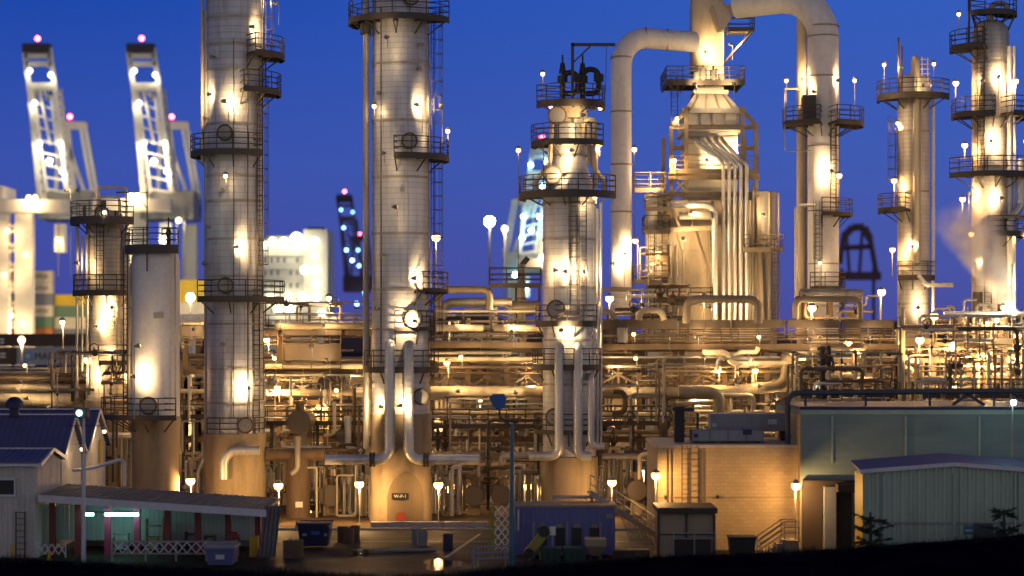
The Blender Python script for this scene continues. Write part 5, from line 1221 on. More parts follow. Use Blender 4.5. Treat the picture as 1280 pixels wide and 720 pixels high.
for k in range(5):
    for j in range(6):
        if (k*7+j*3) % 5: MB().box(WX(330+j*8,Yb), WX(333+j*8,Yb), Yb-.06, Yb-.005, WZ(392-k*16,Yb), WZ(386-k*16,Yb)).build('window', M['greyp'], g, 0)
for px, py, pw, rr in ((342,303,9,.9),(330,306,7,.8),(356,303,9,.9),(372,299,16,1.3),(380,303,9,.9),(395,303,7,.9),(395,320,3,.7),(383,338,4,.9),(397,337,4,.9),(397,355,4,.9),(379,371,4,.9),(397,371,4,.9),(360,371,4,.9),(349,386,4,.9),(363,386,4,.9),(340,372,4,.9),(404,392,5,.8)):
    bulb(g, (WX(px,Yb), Yb-1.9 if px < 380 else Yb-2.9, WZ(py,Yb)), pw*6, 'white', rr)
# containers
def container(px0, px1, py0, py1, Y, mat, label, text=None, tcol='black', logo=False):
    X0, X1, z0, z1 = WX(px0,Y), WX(px1,Y), WZ(py1,Y), WZ(py0,Y); d = 2.44
    g = empty('container', ((X0+X1)/2, Y, z0), label, 'container', 'stacked shipping containers by the harbour')
    m = MB(); n = int((X1-X0)/.55)
    poly = []
    for k in range(n):
        x = X0 + .16 + (X1-X0-.32)*k/n; w = (X1-X0-.32)/n
        poly += [(x, Y+.06), (x+w*.3, Y+.06), (x+w*.45, Y+.12), (x+w*.85, Y+.12)]
    poly.append((X1-.16, Y+.06))
    vs = [(x, y, z0+.15) for x, y in poly] + [(x, y, z1-.12) for x, y in poly]; L = len(poly)
    m.add(vs, [(k, k+1, k+1+L, k+L) for k in range(L-1)])
    m.box(X0+.1, X1-.1, Y+.14, Y+d, z0+.1, z1-.05); m.build('body', mat, g, 0)
    m = MB()
    for x in (X0, X1-.16): m.box(x, x+.16, Y, Y+d+.02, z0+.003, z1-.02)
    m.box(X0+.16, X1-.16, Y+.01, Y+.13, z0+.003, z0+.16); m.box(X0+.16, X1-.16, Y+.01, Y+.13, z1-.13, z1-.02); m.build('corner_frame', mat, g, 0)
    if text:
        h = (z1-z0); textmesh(text, h*.52, 'lettering', M[tcol], g, (WX(43,Y) if logo else WX(61,Y) if len(text) > 1 else WX(6,Y), Y+.03, (z0+z1)/2 - h*.02), 0, .012, 'LEFT' if logo else 'RIGHT' if len(text) > 1 else 'CENTER')
        if logo:
            m = MB(); c = Vector((X0 + (X1-X0)*.13, Y+.02, (z0+z1)/2)); m.box(c.x-h*.24, c.x+h*.24, Y+.02, Y+.05, c.z-h*.24, c.z+h*.24); m.build('emblem_plate', paint('emblem_blue', (.22,.42,.62), .5, 0, .1), g, 0)
            m = MB(); pts = []
            for k in range(14):
                a = math.pi*k/7 + math.pi/2; rr = h*(.2 if k % 2 == 0 else .09); pts.append((c.x + math.cos(a)*rr, c.z + math.sin(a)*rr))
            m.prism(pts, Y+.0, Y+.018); m.build('emblem_star', M['sand'], g, 0)
    return g
mk = {k: paint('container_'+k, v, .55, 0., .25) for k, v in dict(cream=(.62,.58,.46), slate=(.16,.18,.24), green=(.09,.20,.13), orange=(.5,.17,.04), yellow=(.62,.44,.02), brown=(.10,.055,.028), grey=(.50,.50,.49), blue=(.03,.045,.19)).items()}
Yk = 470.
for k, (c_, t, lb) in enumerate((('cream','MAERSK','cream container, topmost of the stack beside the crane leg'), ('cream','MAERSK','cream container second from the top of the stack beside the crane leg'), ('slate',None,'slate container in the middle of the stack beside the crane leg'), ('cream','MAERSK','cream container below the slate one in the stack'), ('green',None,'green container above the orange one in the stack'), ('orange',None,'orange container lowest in sight of the stack beside the crane leg'), ('slate',None,'slate container hidden at the foot of the stack'))):
    container(-3, 65, 338.6+k*14.3, 352.7+k*14.3, Yk, mk[c_], lb, t)
for a, b_, i in ((67, 135, 0), (136, 204, 1), (205, 273, 2)):
    w = ('beside the crane lamp', 'behind the smooth vessel', 'just beside the broad silver column')[i]
    for k, (c_, lb) in enumerate((('yellow', 'yellow container on top of the row '), ('yellow' if i == 2 else 'green', 'second container down in the row '), ('cream' if i != 1 else 'yellow', 'third container down in the row '), ('orange' if i == 1 else 'slate', 'fourth container down in the row '), ('brown', 'bottom container in the row '))):
        dy = -18 if i == 2 else 0
        container(a, b_, 368+dy+k*14.3, 382.1+dy+k*14.3, 474., mk[c_], lb + w)
Yk = 300.
def pale_bars(g, px0, px1, py, Y):
    for k in (0, 4): MB().box(WX(px0,Y), WX(px1,Y), Y+.0, Y+.05, WZ(py+k+2.4,Y), WZ(py+k,Y)).build('pale_bar', M['sand'], g, 0)
g9 = container(-70, 26, 417, 433, Yk, mk['brown'], 'dark brown container on the upper row at the very edge, with pale bars'); container(28, 124, 417, 433, Yk, mk['brown'], 'dark brown container on the upper row above the grey lettered one')
g8 = container(-78, 20, 434, 456, Yk-3, mk['brown'], 'dark brown container on the second row beside the grey lettered one'); container(21, 127, 434, 456, Yk-3, mk['grey'], 'grey container with big dark lettering and a blue star emblem', 'MAERSK', 'black', True)
container(-60, 46, 457, 479, Yk-6, mk['blue'], 'dark blue container under the brown ones'); container(47, 153, 457, 479, Yk-6, mk['blue'], 'dark blue container under the grey lettered one')
container(-60, 46, 480, 502, Yk-6, mk['blue'], 'lowest blue container under the brown ones'); container(47, 153, 480, 502, Yk-6, mk['blue'], 'lowest blue container under the grey lettered one')
pale_bars(g9, 0, 5, 423, Yk); pale_bars(g8, 0, 7, 441, Yk-3)
for px, py, Yv, pw, c_, lb in ((612,277,300,5200,'white','tall area lighting mast with the biggest glare in the harbour'), (631,286,306,900,'white','shorter area light close behind the tall lighting mast'), (27,425,284,1480,'warm','added slim yard light before the brown containers'), (30,405,445,14000,'warm','low area light flooding the crane legs and containers'), (150,408,452,12000,'warm','area light before the yellow containers, behind the smooth vessel'), (238,372,452,10000,'white','area light over the yellow container row beside the broad column')):  # the slim yard light is added to brighten the lettered container
    lamp_post(P(px,py,Yv), 0, lb, pw, c_, .75 if pw > 4000 else .5, None, 'light_mast', 'light mast')

# ================================================================ FOREGROUND BUILDINGS
def corr(m, x0, x1, y0, y1, z0, z1, pitch=.3, dep=.05, axis='x', zf=None):
    """trapezoid sheet wall; axis x: runs along x at y0 facing -y; axis y: runs along y at x0 facing +x or -x (sign of dep)"""
    L = (x1-x0) if axis == 'x' else (y1-y0); n = max(2, int(L/pitch)); poly = []
    for k in range(n):
        for t, d in ((0,0), (.3,0), (.42,1), (.78,1), (.9,0)):
            poly.append((L*(k+t)/n, d*dep))
    poly.append((L, 0))
    vs = []
    for i in (0, 1):
        for t, d in poly:
            zz = (z0 if i == 0 else (zf(t) if zf else z1))
            vs.append((x0+t, y0-d, zz) if axis == 'x' else (x0+d, y0+t, zz))
    n_ = len(poly)
    m.add(vs, [(k, k+1, k+1+n_, k+n_) for k in range(n_-1)])
XG = -25.6
def gable_shed(name, label, x0, x1, y0, y1, ze, zr, wall, roofm):
    g = empty(name, ((x0+x1)/2, y0, 0), label, 'building'); ym = (y0+y1)/2
    m = MB(); corr(m, x0, x1, y0, y0, 0, ze); corr(m, x1, x1, y0, y1, 0, ze, dep=.05, axis='y', zf=lambda t: ze + (zr-ze)*(1-abs(t-(y1-y0)/2)/((y1-y0)/2)))
    m.box(x0, x1-.08, y0+.08, y1, 0, ze-.02); m.build('wall', wall, g, 0)
    m = MB(); n = int((x1-x0)/.35)
    for ya, yb in ((y0-.35, ym), (y1+.35, ym)):
        za = ze - .35*(zr-ze)/(ym-y0)
        m.add([(x0-.2, ya, za+.05), (x1+.3, ya, za+.05), (x1+.3, yb, zr+.05), (x0-.2, yb, zr+.05), (x0-.2, ya, za+.13), (x1+.3, ya, za+.13), (x1+.3, yb, zr+.13), (x0-.2, yb, zr+.13)], [(0,3,2,1),(4,5,6,7),(0,1,5,4),(1,2,6,5),(2,3,7,6),(3,0,4,7)])
        for k in range(n+1):
            x = x0 + (x1-x0)*k/n; m.bar((x, ya, za+.15), (x, yb, zr+.15), .05, .06)
    m.build('roof', roofm, g, 0)
    m = MB(); m.bar((x0, ym, zr+.17), (x1+.3, ym, zr+.17), .3, .08)
    for sgn in (-1, 1):
        yy = ym + sgn*(ym-y0+.35); m.bar((x1+.33, yy, ze-.1), (x1+.33, ym, zr+.12), .06, .2)
    m.bar((x0, y0-.38, ze-.12), (x1+.3, y0-.38, ze-.12), .12, .14); m.build('roof_trim', M['polewhite'], g, 0)
    return g
w1 = gable_shed('workshop', 'shed with a wide blue ridged roof, behind the pale annex', -50, XG, 118, 123.3, 5.2, 7.25, M['shedwall'], M['blueroof'])
w2 = gable_shed('workshop', 'second blue roofed shed, its gable showing past the first one', -50, XG+.1, 124.2, 130.3, 5.3, 7.35, M['shedwall'], M['blueroof'])
ax = gable_shed('annex', 'pale ribbed annex with a dark window, nearest to the road', -45, XG, 112, 117.6, WZ(578,112), WZ(564,115), M['shedwall'], M['blueroof'])
m = MB(); Yv = 112-.07
m.box(WX(-12,Yv), WX(18,Yv), Yv-.05, Yv-.01, WZ(618,Yv), WZ(599,Yv)); o = m.build('window', M['black'], ax, 0)
m = MB()
for a in (((-12,597),(20,600)), ((-12,618),(20,621))): m.box(WX(a[0][0],Yv), WX(a[1][0],Yv), Yv-.1, Yv-.02, WZ(a[1][1],Yv), WZ(a[0][1],Yv))
m.box(WX(18,Yv), WX(20,Yv), Yv-.098, Yv-.02, WZ(618,Yv), WZ(600,Yv)); m.build('frame', M['polewhite'], o, 0)
g = empty('roof_ventilator', (WX(18,120), 120.6, 7.3), 'squat blue ventilator on the ridge of the wide blue roof', 'ventilator')
m = MB(); c = (WX(18,120.6), 120.6, 0); m.lathe([(.28, 7.3), (.28, 7.75)], c, 16); m.build('neck', M['navy'], g)
m = MB(); m.lathe([(.3, 7.75), (.5, 7.8), (.5, 8.15), (.25, 8.4), (.05, 8.45)], c, 16); m.build('cowl', M['navy'], g)
ladder(ax, WX(25,111.6), 111.7, 0, 2.5, False)
for wk, y_, z_, pw, lb in ((w1, 119.5, 5.45, 45, 0), (w2, 126.0, 6.2, 60, 0)):
    lamp_on(wk, (XG+.9, y_, z_), pw, 'warm', .2, (-.7, 0), .12)
m = MB(); m.pipe([(XG+.6, 118.5, 4.3), (XG+1.6, 119.2, 4.4), (XG+3.2, 120.2, 4.9), (XG+3.2, 120.2, 3.3)], .1, 8, .3); tag(m.build('drain_pipe', M['polewhite']), 'pale bent pipe in front of the shed gables', 'pipe')
# yellow upright strip on second gable
MB().box(XG+.2, XG+.28, 128, 128.5, 4.2, 5.6).build('yellow_strip', M['yellowp'], w2, 0)
# canopy
Yc0, Yc1 = 111., 118.5
xl, xr = WX(50,Yc0), WX(331,Yc0); zl, zr = WZ(622,Yc0), WZ(641,Yc0)
cn = empty('canopy', ((xl+xr)/2, Yc0, 0), 'long low open shelter with a grey sloping roof, maroon posts and cyan tube lights', 'shelter')
m = MB(); m.add([(xl,Yc0,zl),(xr,Yc0,zr),(xr,Yc1,zr+.1),(xl,Yc1,zl+.1),(xl,Yc0,zl+.12),(xr,Yc0,zr+.12),(xr,Yc1,zr+.22),(xl,Yc1,zl+.22)], [(0,3,2,1),(4,5,6,7),(0,1,5,4),(1,2,6,5),(2,3,7,6),(3,0,4,7)])
for k in range(40):
    t = k/39; x = xl+(xr-xl)*t; z = zl+(zr-zl)*t; m.bar((x,Yc0,z+.15),(x,Yc1,z+.25),.05,.05)
m.build('roof', M['roofgrey'], cn, 0)
m = MB(); m.add([(xl-.1,Yc0-.1,zl-.22),(xr+.1,Yc0-.1,zr-.22),(xr+.1,Yc0-.02,zr-.22),(xl-.1,Yc0-.02,zl-.22),(xl-.1,Yc0-.1,zl+.16),(xr+.1,Yc0-.1,zr+.16),(xr+.1,Yc0-.02,zr+.16),(xl-.1,Yc0-.02,zl+.16)], [(0,3,2,1),(4,5,6,7),(0,1,5,4),(1,2,6,5),(2,3,7,6),(3,0,4,7)]); m.build('fascia', M['polewhite'], cn, 0)
for px in (65, 97, 134, 171, 209, 247, 285, 322):
    t = (px-50)/281.; m = MB(); x = WX(px,113); m.box(x-.16, x+.16, 113, 113.3, 0, zl+(zr-zl)*t+.02); m.build('post', M['magenta'] if px in (134, 171) else M['redp'], cn, 0)
m = MB(); yb = 115.5
for k in range(46):
    px = 70+k*5.6; x = WX(px,yb); t = (px-50)/281.
    m.box(x, x+.23, yb + (k%2)*.03, yb + .02 + (k%2)*.03, .6, zl+(zr-zl)*t-.55)
m.build('strip_curtain', M['strip'], cn, 0)
m = MB(); m.box(xl+.6, xr-.5, 118.2, 118.4, 0, 2.4); m.build('back_wall', M['greyp'], cn, 0)
for a, b_ in ((103,117), (131,160), (161,173)):
    t = (a-50)/281.; z = WZ(643, 112.5); m = MB(); m.cyl((WX(a,112.5), 112.5, z), (WX(b_,112.5), 112.5, z), .075, 8)
    L = 13.; m.build('tube_light', glow((.38,1,.82), 26. if a > 110 else 15., 'tube'), cn)
m = MB(); m.box(WX(100,112.5), WX(176,112.5), 112.4, 112.62, WZ(643,112.5)+.09, WZ(643,112.5)+.16); m.build('light_batten', M['greyp'], cn, 0)
# expanding lattice railing before the canopy
fr = empty('lattice_railing', (WX(215,110), 110, 0), 'pale crossed lattice railing before the open shelter', 'railing')
m = MB(); yv = 110.
for a, b_, py in ((140, 296, 677), (140, 296, 692)): m.bar(P(a,py,yv), P(b_,py,yv), .09)
for px in (140, 182, 220, 258, 296): m.bar((WX(px,yv), yv, 0), P(px,675,yv), .1)
m.build('rail', M['galv'], fr, 0)
m = MB()
for k in range(13):
    px = 142+k*11.5; m.bar(P(px,678,yv-.03), P(px+11,691,yv-.03), .06); m.bar(P(px+11,678,yv-.08), P(px,691,yv-.08), .06)
m.build('lattice', M['polewhite'], fr, 0)
fr2 = empty('lattice_gate', (WX(66,110), 110, 0), 'folded white lattice gate in front of the annex corner', 'gate')
m = MB()
for k in range(4):
    px = 48+k*8.5; m.bar(P(px,680,110), P(px+8,693,110), .06); m.bar(P(px+8,680,109.95), P(px,693,109.95), .06)
m.bar(P(48,678,110), P(48,697,110), .06); m.bar(P(82,678,110), P(82,697,110), .06); m.build('lattice', M['polewhite'], fr2, 0)
# white lamp post
Yv = 108.
g = empty('lamp_post', (WX(104,Yv), Yv, 0), 'slender white lamp post with a square head, before the shelter', 'lamp post')
m = MB(); m.cyl((WX(104.5,Yv), Yv, 0), (WX(104.5,Yv), Yv, WZ(520,Yv)), .13, 10, .07); m.build('pole', M['polewhite'], g)
m = MB(); m.box(WX(94,Yv), WX(111,Yv), Yv-.35, Yv+.2, WZ(522,Yv), WZ(510,Yv)); m.bar(P(84,532,Yv), P(126,532,Yv), .04); m.build('lamp_head', M['steel'], g, 0, .04)
bulb(g, P(101,516,Yv)+Vector((0,-.42,0)), 5, 'cyan', .16)
# blue lamp post
g = empty('lamp_post', (WX(640,Yv), Yv, 0), 'blue lamp post with a tilted blue floodlight box on its crooked arm', 'lamp post')
m = MB(); m.cyl((WX(640,Yv), Yv, 0), (WX(640,Yv), Yv, WZ(530,Yv)), .17, 12, .09); m.build('pole', M['poleblue'], g)
m = MB(); m.bar(P(640,533,Yv), P(626,522,Yv), .09); m.bar(P(632,526,Yv), P(648,528,Yv), .12); m.bar(P(625,523,Yv), P(624,511,Yv), .1); m.build('arm', M['black'], g, 0)
hd = MB(); c = P(622,502,Yv)
pts = [(-.46,.26),(-.2,.40),(.34,.40),(.48,.18),(.40,-.30),(.0,-.44),(-.28,-.18)]
hd.prism([(c.x+a*.98, c.z+b_*.98) for a, b_ in pts], Yv-.35, Yv+.3); hd.build('floodlight_head', M['lampblue'], g, 0, .03)
# cool lamp over the green building corner
lamp_post(P(1267,503,112), WZ(512,112)-3.2, 'white-blue security lamp above the metal shed roof', 60, 'cyan', .15, None, 'security_lamp', 'lamp')

# sand coloured block building
Yv = 116.
tb = empty('block_building', (WX(910,Yv), Yv, 0), 'sand coloured block building lit orange, cooling units on its flat roof', 'building')
X0, X1, zt = WX(822,Yv), WX(999,Yv), WZ(560,Yv)
MB().box(X0, X1, Yv, Yv+9, 0, zt).build('wall', M['tanwall'], tb, 0)
m = MB(); m.box(X0-.08, X1, Yv-.08, Yv+9.08, zt+.003, zt+.18); m.build('parapet', M['cream'], tb, 0)
m = MB()
for a, b_ in ((852, 852), (863, 863)): m.bar((WX(a,Yv), Yv-.3, WZ(640,Yv)), (WX(a,Yv), Yv-.3, WZ(556,Yv)), .06)
for k in range(14): m.bar((WX(852,Yv), Yv-.3, WZ(636,Yv)+k*.28), (WX(863,Yv), Yv-.3, WZ(636,Yv)+k*.28), .035)
for px in (834, 839, 877): m.tube([(WX(px,Yv), Yv-.08, WZ(640,Yv)), (WX(px,Yv), Yv-.08, WZ(562,Yv))], .04, 5)
m.build('roof_ladder', M['rust'], tb, 0)
m = MB(); m.bar((X0, Yv-.03, WZ(621.5,Yv)), (X1, Yv-.03, WZ(621.5,Yv)), .05); m.build('string_course', M['tan'], tb, 0)
for px in (897, 832): MB().box(WX(px,Yv)-.07, WX(px,Yv)+.07, Yv-.12, Yv-.01, WZ(623,Yv), WZ(619,Yv)).build('vent', M['black'], tb, 0)
# roof plant
Yr = 119.; zr_ = zt + .2
for a, b_, p0, p1, yy, mt, lb in ((865, 955, 537, 557, 118., M['greyp'], 'long grey cooling unit on the sand coloured roof, nearer the edge'), (888, 986, 517, 539, 121., M['greyp'], 'paler boxy duct unit behind the long cooling unit on the roof')):
    g = empty('cooling_unit', (WX((a+b_)/2,yy), yy, zr_), lb, 'cooling unit')
    z0 = zr_+.06 if yy < 120 else WZ(p1,yy)
    m = MB(); n = 4
    X0_, X1_ = WX(a,yy), WX(b_,yy)
    m.box(X0_, X1_, yy, yy+1.8, z0, WZ(p0,yy)); m.build('casing', paint('unit_casing', (.16,.17,.17) if yy < 120 else (.34,.31,.31), .55, .2, .3), g, 0, .02)
    for k in range(n):
        m = MB(); w = (X1_-X0_)/n; m.box(X0_+k*w+.04, X0_+(k+1)*w-.04, yy-.03, yy-.003, z0+.06, WZ(p0,yy)-.05); m.build('access_panel', M['greyp'], g, 0)
    m = MB(); m.box(X0_+.1, X0_+.35, yy-.06, yy-.034, z0+.25, z0+.45); m.box(X1_-1.2, X1_-.7, yy-.06, yy-.034, z0+.4, z0+.7); m.build('data_plate', M['polewhite'] if yy > 120 else M['navy'], g, 0)
    m = MB(); 
    for x in (X0_+.2, X1_-.4): m.box(x, x+.2, yy+.1, yy+1.6, zr_-.02, z0-.003)
    m.build('foot', M['black'], g, 0)
g = empty('vent_cabinet', (WX(850,119), 119, zr_), 'tall black cabinet standing on the sand coloured roof beside the cooling units', 'cabinet')
m = MB(); m.box(WX(843,119), WX(855,119), 118.7, 119.6, zr_, WZ(508,119)); m.build('casing', M['black'], g, 0, .02)
m = MB(); m.box(WX(840,119), WX(867,119), 118.5, 119.8, WZ(514,119), WZ(510,119)); m.bar((WX(872,119), 119, zr_), (WX(872,119), 119, WZ(516,119)), .12); m.build('canopy', M['black'], g, 0)
# kiosk
Yv = 109.5
k_ = empty('kiosk', (WX(858,Yv), Yv, 0), 'small kiosk with a dark flat roof before the sand coloured building', 'kiosk')
MB().box(WX(824,Yv), WX(893,Yv), Yv, Yv+3, 0, WZ(641,Yv)).build('wall', M['tan'], k_, 0)
MB().box(WX(821,Yv), WX(896,Yv), Yv-.5, Yv+3.3, WZ(641,Yv)+.003, WZ(634,Yv)).build('roof', M['darkbrown'], k_, 0, .03)
m = MB(); 
for px in (823, 858, 893): m.bar((WX(px,Yv), Yv-.06, 0), (WX(px,Yv), Yv-.06, WZ(642,Yv)), .1)
m.bar((WX(824,Yv), Yv-.05, WZ(668,Yv)), (WX(893,Yv), Yv-.05, WZ(668,Yv)), .06); m.build('frame', M['darkbrown'], k_, 0)
m = MB(); m.box(WX(842,Yv), WX(888,Yv), Yv-.14, Yv-.02, .0, WZ(672,Yv)); m.build('door', M['black'], k_, 0)
m = MB()
for h in (664, 671): m.bar((WX(840,Yv), Yv-1, WZ(h,Yv)), (WX(892,Yv), Yv-1, WZ(h,Yv)), .05)
for px in (840, 866, 892): m.bar((WX(px,Yv), Yv-1, 0), (WX(px,Yv), Yv-1, WZ(663,Yv)), .06)
m.build('guard_rail', M['greyp'], k_, 0)
g = empty('bin', (WX(928,110), 110, 0), 'black wheeled bin against the sand coloured wall beside the kiosk', 'bin')
m = MB(); frust(m, WX(913,110), WX(941,110), WX(911,110), WX(944,110), .12, 1.25, 109.6, 110.6, 109.5, 110.7); m.build('body', M['black'], g, 0, .02)
m = MB(); m.box(WX(910,110), WX(945,110), 109.4, 110.8, 1.253, 1.34); m.build('lid', M['black'], g, 0, .02)
m = MB(); m.cyl((WX(914,110), 109.6, .1), (WX(914,110), 109.7, .1), .1, 10); m.cyl((WX(940,110), 109.6, .1), (WX(940,110), 109.7, .1), .1, 10); m.build('wheel', M['greyp'], g)
st = empty('entrance_steps', (WX(970,112), 112, 0), 'short railed steps up to the sand coloured wall under the orange lamp', 'steps')
m = MB()
for k in range(5): m.box(WX(948,112)+k*.3, WX(996,112), 111.2, 112.6, k*.2+.001, k*.2+.2)
m.build('flight', M['concrete'], st, 0)
for yy in (111.2, 112.6):
    m = MB()
    for h in (.4, .7, 1.0): m.tube([(WX(948,112), yy, .1+h), (WX(948,112)+1.3, yy, 1.0+h), (WX(996,112), yy, 1.0+h)], .03, 5)
    for x, z in ((WX(948,112), .1), (WX(948,112)+1.3, 1.), (WX(996,112), 1.)): m.tube([(x, yy, z-.1), (x, yy, z+1.)], .03, 5)
    m.build('railing', M['galv'], st)
lamp_post(P(995,607,113.6), 0, 'glaring orange lamp on the corner of the sand coloured building', 620, 'sodium', .17)
lamp_post(P(820,594,114.6), 0, 'glaring lamp at the near corner of the sand coloured building above the kiosk', 560, 'sodium', .17)
# green building
Yv = 115.
gb = empty('block_building', (WX(1140,Yv), Yv, 0), 'big grey-green block building with a pipe along its roof edge', 'building')
X0, X1, zt = WX(1001,Yv), WX(1330,Yv), WZ(512,Yv)
MB().box(X0, X1, Yv, Yv+11, 0, zt).build('wall', M['greenwall'], gb, 0)
MB().box(X0-.03, X0-.004, Yv+.02, Yv+11, 0, zt-.3).build('side_wall', M['tanwall'], gb, 0)  # lamplight on this side is put into its tan colour
MB().box(X0-.06, X1, Yv-.08, Yv+11, zt+.003, zt+.16).build('parapet', M['navy'], gb, 0)
m = MB(); m.box(X0, X1, Yv-.03, Yv-.004, WZ(518,Yv), zt-.02); m.build('coping_band', M['greensheet'], gb, 0)
tag(MB().pipe([(WX(983,117), 116.5, WZ(556,117)), (WX(983,117), 116.5, WZ(500,117)), (WX(990,117), 116.5, WZ(491,117)), (WX(1300,117), 116.5, WZ(488,117))], .15, 12, .6, 1, 2.5).build('pipe', M['pipedark']), 'dark pipe rising at the wall joint and running above the green building roof', 'pipe')
m = MB()
for px in (1005, 1080, 1160, 1240): m.bar((WX(px,117), 116.5, zt+.15), (WX(px,117), 116.5, WZ(491,117)), .12)
m.bar((WX(1190,117), 116.9, zt+.2), (WX(1210,117), 116.9, WZ(492,117)), .16); m.bar((WX(1230,117), 116.9, zt+.2), (WX(1208,117), 116.9, WZ(492,117)), .16)
tag(m.build('pipe_support', M['navy'], None, 0), 'dark props carrying the roof edge pipe above the green building roof', 'pipe support')
for k, px in enumerate((1040, 1132, 1224)):
    MB().box(WX(px,Yv)-.05, WX(px,Yv)+.05, Yv-.1, Yv-.005, 4.9, zt-.35).build('downpipe', M['greensheet'], gb, 0)
# loading bay between
lb_ = empty('loading_bay', (WX(1037,114), 114, 0), 'dark loading bay with a pale pillar between the orange lamp and the metal shed', 'loading bay')
MB().box(WX(1003,Yv), WX(1068,Yv), Yv-.5, Yv-.05, WZ(607,Yv), WZ(600,Yv)).build('lintel', M['darkbrown'], lb_, 0)
MB().box(WX(1002,Yv), WX(1027,Yv), Yv-.2, Yv-.02, 0, WZ(607,Yv)-.01).build('door', M['darkbrown'], lb_, 0)
MB().box(WX(1042,Yv), WX(1064,Yv), Yv-.2, Yv-.02, 0, WZ(607,Yv)-.01).build('door', M['darkbrown'], lb_, 0)
MB().box(WX(1028,Yv), WX(1042,Yv), Yv-.9, Yv-.2, 0, WZ(607,Yv)-.01).build('pillar', M['greyp'], lb_, 0)
MB().box(WX(1042,Yv), WX(1068,Yv), Yv-1.6, Yv-.5, WZ(613,Yv), WZ(603,Yv)).build('awning', M['darkbrown'], lb_, 0)
# metal shed
Yv = 108.
ms = empty('metal_shed', (WX(1190,Yv), Yv, 0), 'low ribbed metal shed with a blue roof edge and one yellow-lit end', 'shed')
X0, X1 = WX(1080,Yv), WX(1300,Yv); XR = WX(1192,Yv); ze, zr2 = WZ(590,Yv), WZ(581,Yv)
zf = lambda x: zr2 - abs(x-XR)*(zr2-ze)/(XR-X0)
m = MB(); corr(m, X0, X1, Yv, Yv, 0, ze, .42, .07, 'x', lambda t: zf(X0+t)); m.box(X0+.02, X1, Yv+.1, Yv+2.4, 0, ze-.05); m.build('wall', M['greensheet'], ms, 0)
MB().box(X0-.06, X0-.01, Yv+.02, Yv+2.5, 0, ze-.12).build('end_wall', M['yellowp'], ms, 0)  # yellow lamplight on this end is put into its paint
m = MB()
for xa, xb in ((X0-.25, XR), (XR, X1+.2)):
    m.add([(xa,Yv-.25,zf(xa)+.02),(xb,Yv-.25,zf(xb)+.02),(xb,Yv+2.8,zf(xb)+.02+.33),(xa,Yv+2.8,zf(xa)+.02+.33),(xa,Yv-.25,zf(xa)+.14),(xb,Yv-.25,zf(xb)+.14),(xb,Yv+2.8,zf(xb)+.47),(xa,Yv+2.8,zf(xa)+.47)], [(0,3,2,1),(4,5,6,7),(0,1,5,4),(1,2,6,5),(2,3,7,6),(3,0,4,7)])
m.build('roof', M['blueroof'], ms, 0)
m = MB(); m.bar((X0-.27, Yv-.29, zf(X0)+.04), (XR, Yv-.29, zf(XR)+.04), .06, .2); m.bar((XR, Yv-.29, zf(XR)+.04), (X1, Yv-.29, zf(X1)+.04), .06, .2); m.build('roof_trim', M['polewhite'], ms, 0)
for px in (1104, 1192, 1268): MB().box(WX(px,Yv)-.05, WX(px,Yv)+.05, Yv-.2, Yv-.09, 0, ze-.1).build('downpipe', M['greensheet'], ms, 0)
MB().box(X0+.1, X1, Yv-.12, Yv-.08, WZ(655,Yv), WZ(652.5,Yv)).build('wall_rail', M['greyp'], ms, 0)
o = MB().box(WX(1228,Yv)-.5, WX(1228,Yv)+.5, Yv-.13, Yv-.08, .1, 2.2).build('door', M['pipedark'], ms, 0); MB().box(WX(1228,Yv)+.32, WX(1228,Yv)+.4, Yv-.18, Yv-.131, 1.05, 1.12).build('handle', M['galv'], o, 0)
g = empty('notice_board', (WX(1211,106.5), 106.5, 0), 'small blue notice board on posts before the metal shed', 'sign')
m = MB(); m.box(WX(1204,106.5), WX(1217,106.5), 106.4, 106.46, WZ(668,106.5), WZ(657,106.5)); m.build('board', M['poleblue'], g, 0)
m = MB(); m.box(WX(1206,106.5), WX(1215,106.5), 106.39, 106.398, WZ(663.6,106.5), WZ(662,106.5)); m.build('panel_stripe', M['polewhite'], g, 0)
m = MB(); m.bar((WX(1206,106.5), 106.5, 0), (WX(1206,106.5), 106.5, WZ(658,106.5)), .06); m.bar((WX(1215,106.5), 106.5, 0), (WX(1215,106.5), 106.5, WZ(658,106.5)), .06); m.build('post', M['greyp'], g, 0)
# tiered young conifers in front of the shed
def conifer(px, pt, Y, wpx, tiers, seed, label):
    q = random.Random(seed); x = WX(px,Y); s = S(Y); zt = WZ(pt,Y)
    g = empty('pine_tree', (x, Y, 0), label, 'tree', 'tiered young pines by the metal shed')
    m = MB(); m.cyl((x,Y,0), (x,Y,zt), .16, 8, .05); m.build('trunk', M['darkbrown'], g)
    m = MB()
    for i in range(tiers):
        z = zt - .35 - i*.62 + q.uniform(-.1,.1); nb = q.randint(9, 12)
        for k in range(nb):
            a = 2*math.pi*k/nb + q.uniform(-.3,.3); L = wpx*s*(.42 + .3*i/tiers + q.uniform(-.18,.24)); dz = q.uniform(-.3,.35)
            d = Vector((math.cos(a), math.sin(a), dz/L)).normalized(); p0 = Vector((x,Y,z))
            m.bar(p0, p0+d*L, .035)
            for j in range(44):
                p = p0 + d*L*q.uniform(.25,1.); v = Vector((q.uniform(-1,1), q.uniform(-1,1), q.uniform(-.6,.6)))*.2 + d*.12; w = v.cross(Vector((q.uniform(-1,1),q.uniform(-1,1),q.uniform(-1,1)))).normalized()*.035
                m.quad(p-w, p+w, p+v+w*.3, p+v-w*.3)
    m.build('crown', M['pine'], g, 0)
M['pine'] = paint('pine_needles', (.03,.05,.035), .7, 0., .3)
conifer(1088, 640, 105.5, 40, 4, 1, 'young tiered pine at the yellow-lit end of the metal shed')
conifer(1255, 636, 105.5, 38, 4, 2, 'young tiered pine before the metal shed beyond the blue notice board')
